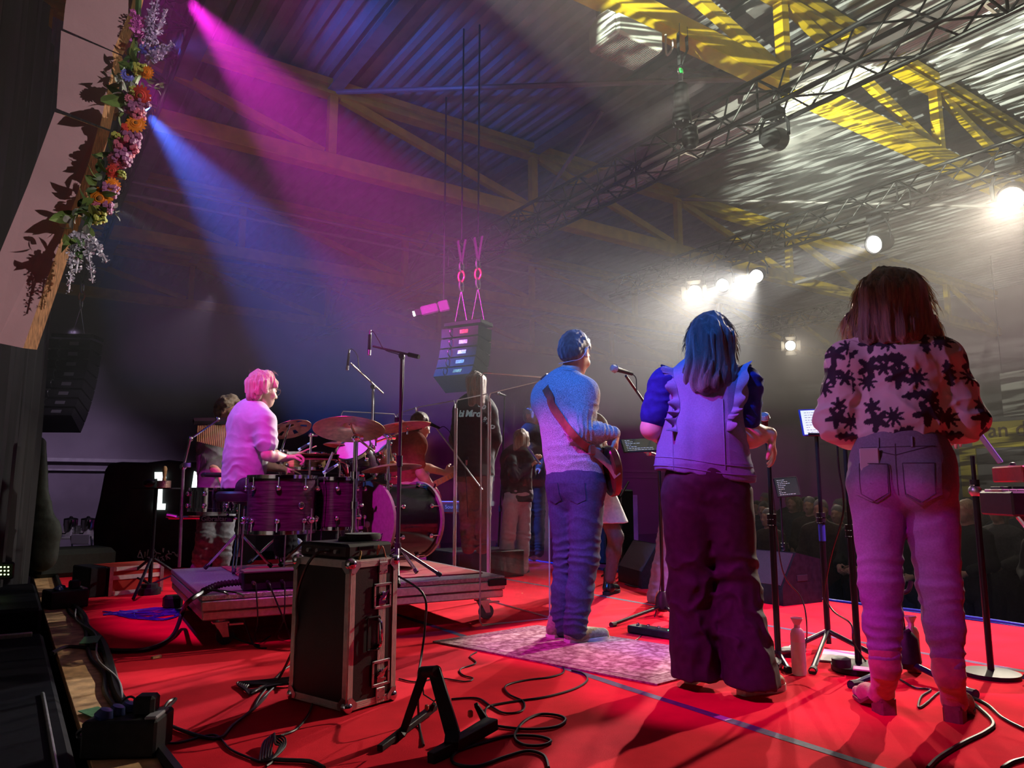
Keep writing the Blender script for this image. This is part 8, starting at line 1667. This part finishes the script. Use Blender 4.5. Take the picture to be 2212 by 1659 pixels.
# ------------------------------------------------------------------ left side: cases, curtain, covered cart with letters
cs = G(205, 1228); ce = G(520, 1226); dcs = (ce - cs).normalized(); nc = V((-dcs.y, dcs.x, 0))
t = thing('covered_cart', 'tall black covered cart with glowing white letters behind the percussion', 'cart', (cs + ce) / 2)
COV = M('black_cover', (0.012, 0.012, 0.013), 0.85, var=0.3, scale=6, bump=0.15, bscale=12); W_c = (ce - cs).length; Hc = P(300, 998, 8.8).z
def cart(u, v, o=0.0): return cs + dcs * u + ZZ * v - nc * o
q = MB(); out = [(0.0, 0.0), (-0.05, Hc * 0.25), (-0.06, Hc * 0.42), (-0.02, Hc * 0.62), (0.02, Hc * 0.92), (0.06, Hc * 0.985), (0.2, Hc), (W_c * 0.3, Hc * 0.995), (W_c * 0.45, Hc * 1.02), (W_c * 0.6, Hc), (W_c, Hc), (W_c, 0.0)]
q.prism([cart(u, v) for u, v in out], nc * 0.6); cvr = q.build('cover', COV, t, world=True); bv = cvr.modifiers.new('soft', 'BEVEL'); bv.width = 0.03; bv.segments = 3
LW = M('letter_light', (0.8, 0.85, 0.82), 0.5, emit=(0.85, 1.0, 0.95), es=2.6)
def cpx(px, py): r = _ray(px, py); o = V((0, 0, CAM_Z)); k = ((cs - nc * 0.012) - o).dot(nc) / r.dot(nc); return o + r * k
for lab, polys in (('letter_sign', [[(335, 1020), (359, 1020), (359, 1034), (352, 1034), (350, 1088), (358, 1088), (357, 1101), (331, 1101), (332, 1088), (340, 1088), (341, 1034), (335, 1034)]]), ('letter_sign', [[(420, 1018), (428, 1022), (427, 1056), (414, 1058)]])):
    for pl_ in polys: MB().prism([cpx(*p) for p in pl_], -nc * 0.012).build(lab, LW, t, world=True)
rs_ = random.Random(8); CHK = M('chalk_marks', (0.5, 0.48, 0.46), 0.7)
q = MB()
for (x, y, w_, an) in [(300, 1196, 16, 1.2), (306, 1200, 16, -1.2), (303, 1204, 10, 0), (313, 1198, 12, 1.5), (319, 1194, 14, 1.4), (322, 1204, 9, 0)] + [(330 + rs_.uniform(0, 58), 1188 + rs_.uniform(-4, 24), rs_.uniform(5, 11), rs_.uniform(-1.5, 1.5)) for _ in range(26)]:
    a, b_ = cpx(x - w_ / 2 * math.cos(an), y + w_ / 2 * math.sin(an)), cpx(x + w_ / 2 * math.cos(an), y - w_ / 2 * math.sin(an)); q.tube([a, b_], 0.007, 4)
q.build('scribbled_marks', CHK, t, world=True)
# red flight case in front
c = G(236, 1288); d1 = (G(346, 1277) - c); L1 = d1.length; d1.normalize(); n1_ = V((-d1.y, d1.x, 0)); RM3 = Matrix((d1, n1_, ZZ)).transposed(); Hr = P(240, 1225, c.dot(_F)).z
t = thing('road_case', 'low red road case with silver stripes behind the black tripod stand', 'flight case', c)
q = MB(); q.box(c + d1 * L1 / 2 + n1_ * 0.2 + ZZ * Hr / 2, (L1, 0.4, Hr), RM3); q.build('panel_body', M('case_red', (0.45, 0.03, 0.02), 0.4, var=0.15, scale=10), t, world=True)
for z in (0.02, Hr * 0.62, Hr - 0.02):
    q = MB(); q.box(c + d1 * L1 / 2 - n1_ * 0.003 + ZZ * z, (L1, 0.012, 0.035), RM3); q.build('edge_profile', EXT, t, world=True)
for u in (0, L1):
    q = MB(); q.box(c + d1 * u + ZZ * Hr / 2, (0.03, 0.03, Hr), RM3); q.build('corner_profile', STEEL, t, world=True)
q = MB(); q.box(c - d1 * 0.09 + n1_ * 0.22 + ZZ * Hr / 2, (0.14, 0.4, Hr * 1.03), RM3, b=0.01); tag(q.build('road_case', BLACK), 'narrow black case pushed against the left end of the red road case', 'flight case')
# dark equipment at the left edge of the stage
t = thing('equipment_cart', 'large black equipment cart below the left stage edge', 'cart', (-0.1, 3.6, -1.0))
q = MB(); q.box((-0.17, 3.9, -0.48), (0.86, 3.3, 1.0), b=0.02); q.build('case', M('cart_black', (0.005, 0.005, 0.008), 0.6, spec=0.1, var=0.3), t, world=True)
q = MB(); q.box((0.03, 5.46, 0.03), (0.34, 0.04, 0.03), b=0.004); q.build('handle_rail', ALU, t, world=True)
q = MB(); q.cyl((0.20, 2.6, 0.024), (0.2, 3.9, 0.024), 0.008, n=8); q.build('side_rail', STEEL, t, world=True)
t = thing('equipment_cart', 'second black case with a pale handle bar farther along the left stage edge', 'cart', (0.05, 6.4, -1.0))
q = MB(); q.box((-0.05, 6.4, -0.42), (0.6, 1.5, 1.16), b=0.02); q.build('case', MATS['cart_black'], t, world=True)
q = MB(); q.box((0.1, 5.68, 0.12), (0.26, 0.03, 0.03), b=0.004); q.build('handle_bar', ALU, t, world=True)
gb = G(80, 1250, 0.1); t = thing('gig_bag', 'tall dark guitar bag leaning upright at the left beside the curtain', 'bag', P(85, 1240, 7.6))
def gbp(px, py, d=7.6): return npv(P(px, py, d))
soft('bag', [rc(gbp(90, 1200), gbp(95, 1150), 0.16, 0.17, 0.06, V(_F), 0.5), rc(gbp(95, 1150), gbp(88, 1090), 0.15, 0.10, 0.06, V(_F), 0.5), rc(gbp(88, 1090), gbp(84, 960), 0.085, 0.075, 0.05, V(_F), 0.6)], M('bag_nylon', (0.02, 0.026, 0.02), 0.75, var=0.2, bump=0.1), t, 0.015, folds([(gbp(92, 1120), 0.3, A(0.3, 0.2, 1), 0.12, 0.01)], 4))
q = MB(); q.box(P(62, 1030, 7.3), (0.02, 0.02, 0.03)); text_obj('lettering', 'FENIX', 0.05, Matrix.Translation(-t.location) @ axes((0, 0, 1), -V(_R), P(64, 1098, 7.44)), M('tag_grey', (0.4, 0.4, 0.38), 0.6), t, 0.001)
q.build('zip_tag', M('tag_grey', (0.4, 0.4, 0.38), 0.6), t, world=True)
q = MB(); 
for k in range(40):
    pass
c = G(150, 1245, 0.0); t = thing('covered_amplifier', 'low black covered amplifier on the stage edge right of the guitar bag', 'amplifier', c)
q = MB(); q.box(V((0.62, 9.35, 0.14)), (0.75, 0.6, 0.28), Matrix.Rotation(0.2, 3, 'Z'), b=0.05); q.build('cover', M('cover_green_black', (0.012, 0.016, 0.013), 0.85, var=0.2), t, world=True)
# table with urns in the hall beyond
tc0 = P(150, 1160, 12.6); tx = (P(215, 1158, 12.4) - P(90, 1158, 12.6)); tx.z = 0; tx.normalize(); ty_ = V((-tx.y, tx.x, 0)); RT_ = Matrix((tx, ty_, ZZ)).transposed(); zt_ = tc0.z
t = thing('catering_table', 'white-topped catering table with urns beyond the stage at the left', 'table', V((tc0.x, tc0.y, -1.0)))
q = MB(); q.box(tc0, (1.5, 0.7, 0.035), RT_, b=0.005); q.build('table_top', WHITEP, t, world=True)
for u in (-1, 1):
    for v in (-1, 1): q = MB(); q.cyl(tc0 + tx * u * 0.68 + ty_ * v * 0.3, V(((tc0 + tx * u * 0.68 + ty_ * v * 0.3).x, (tc0 + tx * u * 0.68 + ty_ * v * 0.3).y, -1.0)), 0.015, n=8); q.build('leg', STEEL, t, world=True)
def on(px, y=-0.05): p = P(px, 1160, 12.6); return V((p.x, p.y, zt_ + 0.018)) - ty_ * 0.1
for px, lab in ((160, 'steel coffee urn with a lid in the middle of the catering table'), (197, 'steel coffee urn at the right end of the catering table')):
    c = on(px); t = thing('coffee_urn', lab, 'urn', c, group='coffee urns'); q = MB(); q.lathe([(0.10, 0), (0.105, 0.01), (0.105, 0.27), (0.1, 0.275)], c, n=28); q.build('tank', CHROME, t, world=True)
    q = MB(); q.lathe([(0.108, 0.272), (0.10, 0.29), (0.03, 0.305), (0.02, 0.325), (0.002, 0.33)], c, n=24); q.build('lid', BLACK, t, world=True); q = MB(); q.cyl(c - ty_ * 0.1 + ZZ * 0.05, c - ty_ * 0.16 + ZZ * 0.05, 0.012, n=8); q.build('tap', BLACK, t, world=True)
for k, (px, dz, lab) in enumerate(((178, 0.0, 'lower pink-lit white box on the catering table'), (178, 0.085, 'upper white box stacked on the catering table'))):
    tag(MB().box(on(px) + ZZ * (0.042 + dz) + ty_ * 0.1, (0.24, 0.2, 0.08), RT_, b=0.004).build('carton_box', WHITEP), lab, 'box', 'boxes on the catering table')
c = on(122); t = thing('thermos_jug', 'white jug with a dark print on the catering table', 'jug', c); q = MB(); q.lathe([(0.045, 0), (0.05, 0.02), (0.048, 0.11), (0.03, 0.135), (0.032, 0.15)], c, n=20); q.build('body', WHITEP, t, world=True); q = MB(); q.torus(c + tx * 0.05 + ZZ * 0.08, ty_, 0.035, 0.007, 16, 6); q.build('handle', WHITEP, t, world=True)
tag(MB().box(on(98) + ZZ * 0.06 + ty_ * 0.05, (0.16, 0.14, 0.12), RT_, b=0.006).build('carton_box', M('box_rose', (0.6, 0.45, 0.48), 0.6)), 'open pale carton at the left end of the catering table', 'box', 'boxes on the catering table')
tag(MB().box(on(138) + ZZ * 0.012, (0.1, 0.09, 0.024), RT_, b=0.004).build('napkin_pack', WHITEP), 'flat white napkin pack on the catering table', 'napkins')
c = P(173, 1175, 12.0); c = V((c.x, c.y, -1.0)); t = thing('folding_chair', 'grey folding chair in front of the catering table', 'chair', c); zc_ = P(173, 1165, 12.0).z
q = MB(); q.box(V((c.x, c.y, zc_)), (0.34, 0.02, 0.16), RT_, b=0.03); q.build('backrest', M('chair_grey', (0.5, 0.48, 0.52), 0.5), t, world=True)
q = MB(); q.box(V((c.x, c.y, -0.55)) + ty_ * 0.2, (0.38, 0.38, 0.03), RT_, b=0.01); q.build('seat', MATS['chair_grey'], t, world=True)
for u in (-1, 1):
    q = MB(); q.cyl(V((c.x, c.y, zc_ + 0.05)) + tx * u * 0.18, V((c.x, c.y, -1.0)) + tx * u * 0.19 + ty_ * 0.35, 0.012, n=8); q.build('leg', STEEL, t, world=True); q = MB(); q.cyl(V((c.x, c.y, -0.55)) + tx * u * 0.18 + ty_ * 0.3, V((c.x, c.y, -1.0)) + tx * u * 0.19, 0.012, n=8); q.build('leg', STEEL, t, world=True)
# stage curtain and hanging lift cords at far left
CUR = M('brown_curtain', (0.035, 0.022, 0.014), 0.9, var=0.25, scale=3, stretch=(8, 8, 0.3), bump=0.1, bscale=20)
def curtain(label, x0, y0, x1, y1, z0, z1, mat):
    q = MB(); N = 90; rows = []; d = V((x1 - x0, y1 - y0, 0)); nn = V((-d.y, d.x, 0)).normalized()
    for z in np.linspace(z0, z1, 6): rows.append([V((x0, y0, z)) + d * (k / N) + nn * (0.05 * math.sin(k * 0.9) + 0.02 * math.sin(k * 2.3 + z)) for k in range(N + 1)])
    o = tag(q.grid(rows).build('curtain', mat), label, 'curtain'); s = o.modifiers.new('thick', 'SOLIDIFY'); s.thickness = 0.012; return o
curtain('brown curtain hanging at the far left edge of the view', -1.0, 3.6, -0.28, 4.9, -1.0, 4.6, CUR)
curtain('black curtain behind the white flower boards', -0.25, 4.95, 0.18, 8.8, -1.0, 4.6, M('black_curtain', (0.008, 0.007, 0.008), 0.9, var=0.3, scale=3, stretch=(8, 8, 0.3)))
t = thing('lift_cord', 'thin pale cord hanging with a hook at the left beside the guitar bag', 'cord', P(50, 975, 7.0)); q = MB(); q.tube(crv([P(48, 970, 7.0), P(53, 966, 7.0), P(52, 980, 7.0), P(40, 1060, 7.0), P(22, 1230, 7.0)], 6), 0.006, 6); q.build('cord', STEEL, t, world=True)
# cables and power boxes on the plywood edge
def sblock(label, c, sz, rz, mats=BLACK):
    t = thing('power_box', label, 'power box', c, rz, 'power boxes on the stage edge'); MB().box((0, 0, sz[2] / 2), sz, b=0.008).build('box', mats, t); BL_ = M('socket_lid_blue', (0.02, 0.04, 0.16), 0.3)
    for k in range(3): MB().lathe([(0.03, 0), (0.033, 0.01), (0.02, 0.03), (0.004, 0.032)], (-sz[0] * 0.28 + k * sz[0] * 0.1, sz[1] * (-0.25 + 0.22 * k), sz[2]), (0.3, 0, 1), 16).build('socket_lid', BL_, t)
    MB().box((sz[0] * 0.22, 0.0, sz[2] + 0.03), (0.07, 0.07, 0.065), b=0.01).build('plug', BLACK, t); MB().box((sz[0] * 0.4, -sz[1] * 0.1, sz[2] + 0.004), (0.04, sz[1] * 0.7, 0.012), b=0.004).build('trim', M('grey_trim', (0.25, 0.25, 0.28), 0.4), t); return t
pbc = G(255, 1640); sblock('black power box with blue socket lids in the lower left corner', V((pbc.x + 0.03, pbc.y + 0.03, 0.012)), (0.24, 0.17, 0.12), -0.5)
sblock('black power box with cables at the far end of the plywood edge', V((0.44, 6.75, 0.01)), (0.26, 0.24, 0.13), 0.2)
cable('thick flat cable lying along the plywood stage edge', [V((0.50, 9.3, 0.02)), V((0.47, 7.2, 0.02)), V((0.52, 6.2, 0.02)), V((0.50, 5.6, 0.02)), V((0.53, 5.0, 0.02)), V((0.50, 4.3, 0.02)), V((0.47, 3.7, 0.02)), V((0.49, 3.25, 0.02)), V((0.50, 2.9, 0.02)), V((0.52, 2.4, 0.02))], 0.022)
cable('cable winding along the plywood edge toward the lower left power box', [V((0.47, 7.0, 0.016)), V((0.45, 6.4, 0.016)), V((0.49, 5.7, 0.016)), V((0.46, 5.1, 0.016)), V((0.44, 4.6, 0.016)), V((0.46, 4.2, 0.016)), V((0.43, 3.8, 0.016)), V((0.44, 3.45, 0.016)), V((0.42, 3.25, 0.016)), V((0.39, 3.2, 0.02))], 0.011)
cable('pale thin cable twisting along the plywood edge', [V((0.50, 6.5, 0.03)), V((0.46, 5.9, 0.03)), V((0.51, 5.2, 0.04)), V((0.46, 4.5, 0.03)), V((0.49, 3.9, 0.04)), V((0.45, 3.4, 0.03))], 0.005, M('grey_cable', (0.3, 0.29, 0.3), 0.5))
cable('small cable looping up out of the lower left power box', [P(262, 1550, 2.72), P(262, 1520, 2.72), P(282, 1505, 2.72), P(300, 1520, 2.72), P(300, 1548, 2.72)], 0.004)
cable('ring of cable hanging on the left of the lower power box', [P(235, 1560, 2.62), P(180, 1575, 2.62), P(170, 1590, 2.62), P(200, 1596, 2.62), P(225, 1588, 2.62)], 0.008)
cable('thin cable from the lower left power box along the carpet', [G(330, 1600, 0.006), G(380, 1605, 0.005), G(440, 1590, 0.005), G(470, 1590, 0.005), G(500, 1620, 0.005), G(560, 1645, 0.005)], 0.004)
tag(MB().box(V(G(205, 1545, 0.01)) + V((0, 0, 0.012)), (0.075, 0.13, 0.004), Matrix.Rotation(0.3, 3, 'Z')).build('green_tape', M('green_tape', (0.08, 0.22, 0.10), 0.6, var=0.2)), 'piece of green tape on the cables beside the lower power box', 'tape', 'green tape pieces')
tag(MB().box(V((0.47, 5.0, 0.044)), (0.09, 0.22, 0.003), Matrix.Rotation(-0.2, 3, 'Z')).build('green_tape', MATS['green_tape']), 'piece of green tape farther up the plywood edge cables', 'tape', 'green tape pieces')
for k, (px, lab) in enumerate((((300, 1245), 'small black caddy under the left end of the drum riser'),)):
    c = G(372, 1315); tag(MB().box(c + ZZ * 0.05, (0.13, 0.12, 0.1), b=0.02).build('gear_pouch', BLACK), lab, 'pouch')
tag(MB().box(V(G(338, 1419, 0.008)), (0.05, 0.02, 0.012), Matrix.Rotation(0.4, 3, 'Z')).build('wood_chip', MATS['light_wood']), 'small wood chip on the carpet in front of the drum riser', 'chip')
LEDG = M('led_green_small', (0.1, 0.2, 0.05), 0.3, emit=(0.7, 1.0, 0.4), es=3.0)
t = thing('led_panel', 'small panel with green lights at the far left edge', 'panel', P(8, 1232, 5.5)); q = MB(); q.box(P(6, 1233, 5.55), (0.14, 0.06, 0.12), b=0.01); q.build('case', BLACK, t, world=True)
for k in range(9): q = MB(); q.ball(P(2 + 8 * (k % 3), 1225 + 8 * (k // 3), 5.48), 0.006, 8); q.build('green_light', LEDG, t, world=True)

# ------------------------------------------------------------------ pale boards with the flower garland
BD = M('pink_board', (0.52, 0.36, 0.38), 0.75, var=0.08, scale=5, bump=0.1, bscale=40); PLY = M('plywood_edge', (0.55, 0.32, 0.13), 0.6, var=0.5, scale=30, stretch=(30, 30, 1.5), bump=0.2)
BT_ = thing('flower_boards', 'pale pink wooden boards with plywood edges hanging at the upper left behind the flowers', 'decoration', P(120, 400, 1.75))
def board(pts, _, e, nm):
    dep = [1.70 + 0.0005 * x for x, y in pts]
    q = MB(); p = [P(x, y, d) for (x, y), d in zip(pts, dep)]; nrm = (p[1] - p[0]).cross(p[2] - p[0]).normalized(); nrm = nrm if nrm.dot(V(_F)) > 0 else -nrm
    off = V(_R) * e + V(_F) * 0.02
    q.prism(p, off); q.mi = [1] * len(q.mi); q.mi[0] = 0; return q.build(nm, [BD, PLY], BT_, world=True, smooth=False)
board([(152, -60), (300, -55), (282, 20), (244, 110), (136, 62), (140, 20)], None, 0.016, 'upper_board')
board([(132, 66), (242, 112), (246, 130), (216, 272), (122, 234)], None, 0.016, 'middle_board')
board([(118, 242), (212, 276), (192, 350), (148, 470), (50, 752), (-8, 740), (0, 545), (60, 400)], None, 0.020, 'lower_board')
GA = thing('flower_garland', 'garland of mixed fresh flowers and leaves hanging along the pink boards', 'flowers', P(250, 300, 1.82))
rf = random.Random(21)
GREEN = [M('leaf_dark', (0.05, 0.12, 0.035), 0.5, var=0.3, scale=20), M('leaf_mid', (0.12, 0.22, 0.05), 0.5, var=0.3, scale=20), M('eucalyptus', (0.36, 0.42, 0.36), 0.6, var=0.15), M('bloom_lime', (0.42, 0.50, 0.10), 0.6, var=0.2)]
def F_(n_, c): return M('petal_' + n_, c, 0.6, var=0.15, scale=30)
PET_ = dict(orange=F_('orange', (0.85, 0.28, 0.02)), red=F_('red', (0.75, 0.08, 0.06)), pink=F_('pink', (0.65, 0.18, 0.28)), mauve=F_('mauve', (0.38, 0.16, 0.34)), blue=F_('blue', (0.10, 0.12, 0.55)), magenta=F_('magenta', (0.75, 0.2, 0.7)), lilac=F_('lilac', (0.5, 0.42, 0.68)), pale=F_('pale', (0.62, 0.64, 0.74)))
PATH = [(300, -20, 1.83), (296, 60, 1.83), (288, 120, 1.81), (282, 170, 1.80), (286, 230, 1.79), (268, 290, 1.77), (250, 340, 1.76), (232, 390, 1.74), (214, 430, 1.73), (196, 470, 1.71), (180, 510, 1.69), (170, 560, 1.67)]
PW = [P(*p) for p in PATH]
q = MB(); q.tube(crv(PW, 6), 0.008, 6); q.build('stem_rope', GREEN[0], GA, world=True)
def leaf(q, p, d, L, wd, up):
    d = d.normalized(); s = d.cross(up).normalized(); n2 = s.cross(d)
    prof = [(0, 0.08), (0.25, 0.8), (0.5, 1.0), (0.75, 0.7), (1.0, 0.03)]
    for sg in (-1, 1): q.grid([[p + d * L * a + n2 * (-0.25 * L * a * a), p + d * L * a + s * sg * wd * w_ * 0.5 + n2 * (-0.25 * L * a * a + 0.12 * wd * w_)] for a, w_ in prof])
def rnd(): return V((rf.uniform(-1, 1), rf.uniform(-1, 1), rf.uniform(-1, 1))).normalized()
TO = -V(_F)
def pos(u, sp=0.03):
    k = u * (len(PW) - 1); i = min(int(k), len(PW) - 2); p = PW[i].lerp(PW[i + 1], k - i); return p + V(_R) * rf.uniform(-sp, sp) + TO * rf.uniform(0, sp * 1.2) + ZZ * rf.uniform(-sp, sp) * 0.5
for k in range(70):
    u = rf.uniform(0.14, 0.97); q = MB(); p = pos(u, 0.024); leaf(q, p, rnd() + V(_R) * rf.uniform(-0.5, 0.3) + TO * 0.5, rf.uniform(0.025, 0.05), rf.uniform(0.012, 0.022), rnd()); q.build('leaf', rf.choice(GREEN[:2]), GA, world=True)
for k in range(24):
    u = rf.choice((0.30, 0.36, 0.83, 0.88, 0.93)) + rf.uniform(-0.03, 0.03); q = MB(); leaf(q, pos(u, 0.03), rnd() + TO * 0.6 + V(_R) * 0.4, rf.uniform(0.02, 0.032), rf.uniform(0.014, 0.02), rnd()); q.build('leaf', GREEN[2], GA, world=True)
for a, b_, wd in (((266, 205), (218, 232), 0.05), ((172, 458), (104, 482), 0.035)):
    q = MB(); p0 = P(*a, 1.74); p1 = P(*b_, 1.70); leaf(q, p0, p1 - p0, (p1 - p0).length, wd, V(_F) + ZZ * 0.3); q.build('large_leaf', GREEN[1], GA, world=True)
def daisy(c, r, mat, n_=16, layers=2, center='bloom_lime'):
    q = MB(); nrm = (TO + V(_R) * rf.uniform(-0.1, 0.7) + ZZ * rf.uniform(-0.5, 0.2)).normalized(); x, y, _ = frame(nrm)
    for l in range(layers):
        for k in range(n_):
            a = 2 * PI * (k + 0.5 * l) / n_; d = x * math.cos(a) + y * math.sin(a); rr = r * (1 - 0.25 * l); s = d.cross(nrm); w_ = rr * 0.22
            q.grid([[c + d * rr * 0.15 - s * w_ * 0.4 + nrm * 0.003 * l, c + d * rr * 0.15 + s * w_ * 0.4 + nrm * 0.003 * l], [c + d * rr * 0.6 - s * w_ + nrm * (0.12 * rr + 0.003 * l), c + d * rr * 0.6 + s * w_ + nrm * (0.12 * rr + 0.003 * l)], [c + d * rr - s * w_ * 0.4 + nrm * 0.0, c + d * rr + s * w_ * 0.4 + nrm * 0.0]])
    o = q.build('flower', mat, GA, world=True); q = MB(); q.ball(c + nrm * r * 0.12 - GA.location, r * 0.26, 10); q.build('flower_centre', M('flower_heart', (0.25, 0.12, 0.03), 0.7), o)
def puff(c, r, mat, n_=60, s=0.28):
    q = MB()
    for k in range(n_): d = rnd(); q.ball(c + d * r * rf.uniform(0.55, 1), r * s, 5)
    q.build('flower', mat, GA, world=True)
for x, y, r, m_ in ((318, 157, 0.017, 'orange'), (294, 268, 0.024, 'orange'), (244, 400, 0.018, 'orange'), (217, 430, 0.03, 'orange'), (305, 207, 0.026, 'red'), (243, 370, 0.018, 'red'), (276, 162, 0.017, 'blue'), (282, 213, 0.014, 'pink'), (214, 447, 0.016, 'pink'), (246, 345, 0.018, 'pink')): daisy(P(x, y, 1.72), r, PET_[m_], 14, 3 if m_ in ('orange', 'red') else 2)
for x, y, r, m_ in ((270, 318, 0.028, 'pink'), (282, 300, 0.026, 'mauve'), (262, 340, 0.024, 'mauve'), (292, 238, 0.022, 'mauve'), (296, 252, 0.02, 'pink'), (238, 412, 0.022, 'mauve'), (230, 448, 0.018, 'mauve'), (310, 220, 0.018, 'mauve'), (276, 290, 0.022, 'red')): puff(P(x, y, 1.73), r, PET_[m_])
for x, y, r in ((258, 298, 0.02), (302, 150, 0.018), (214, 464, 0.02), (290, 196, 0.014), (204, 474, 0.014), (262, 378, 0.011)): puff(P(x, y, 1.72), r, GREEN[3], 40)
def spike(p0, p1, m_, n_, r):
    q = MB(); q.tube([p0, p1], 0.0018, 5); 
    for k in range(n_):
        t_ = k / n_; c = p0.lerp(p1, 0.08 + 0.92 * t_) + rnd() * r * 0.5; rr = r * (1 - 0.55 * t_)
        for j in range(5): d = rnd(); s = rnd().cross(d).normalized(); q.add([c, c + d * rr + s * rr * 0.35, c + d * rr * 1.3, c + d * rr - s * rr * 0.35], [(0, 1, 2, 3)])
    q.build('flower_spike', PET_[m_], GA, world=True)
spike(P(300, 90, 1.82), P(292, 25, 1.82), 'magenta', 34, 0.016)
for a, b_ in (((318, 90), (345, -20)), ((322, 100), (362, 20)), ((316, 95), (330, 5)), ((325, 125), (372, 92)), ((322, 130), (362, 108))): spike(P(*a, 1.80), P(*b_, 1.82), 'lilac', 22, 0.013)
spike(P(318, 118, 1.89), P(348, 100, 1.89), 'blue', 14, 0.01); spike(P(300, 108, 1.89), P(318, 90, 1.89), 'blue', 10, 0.01)
for a, b_ in (((165, 500), (148, 632)), ((178, 500), (164, 590)), ((186, 505), (200, 612)), ((160, 500), (150, 570)), ((196, 510), (230, 565))): spike(P(*a, 1.68), P(*b_, 1.66), 'pale', 26, 0.011)
for a, b_ in (((310, 175), (350, 195)), ((238, 450), (252, 462))):
    q = MB()
    for k in range(9): leaf(q, P(*a, 1.76).lerp(P(*b_, 1.76), k / 9) + rnd() * 0.006, rnd() + V(_R), 0.016, 0.012, rnd())
    q.build('sprig', GREEN[2], GA, world=True)
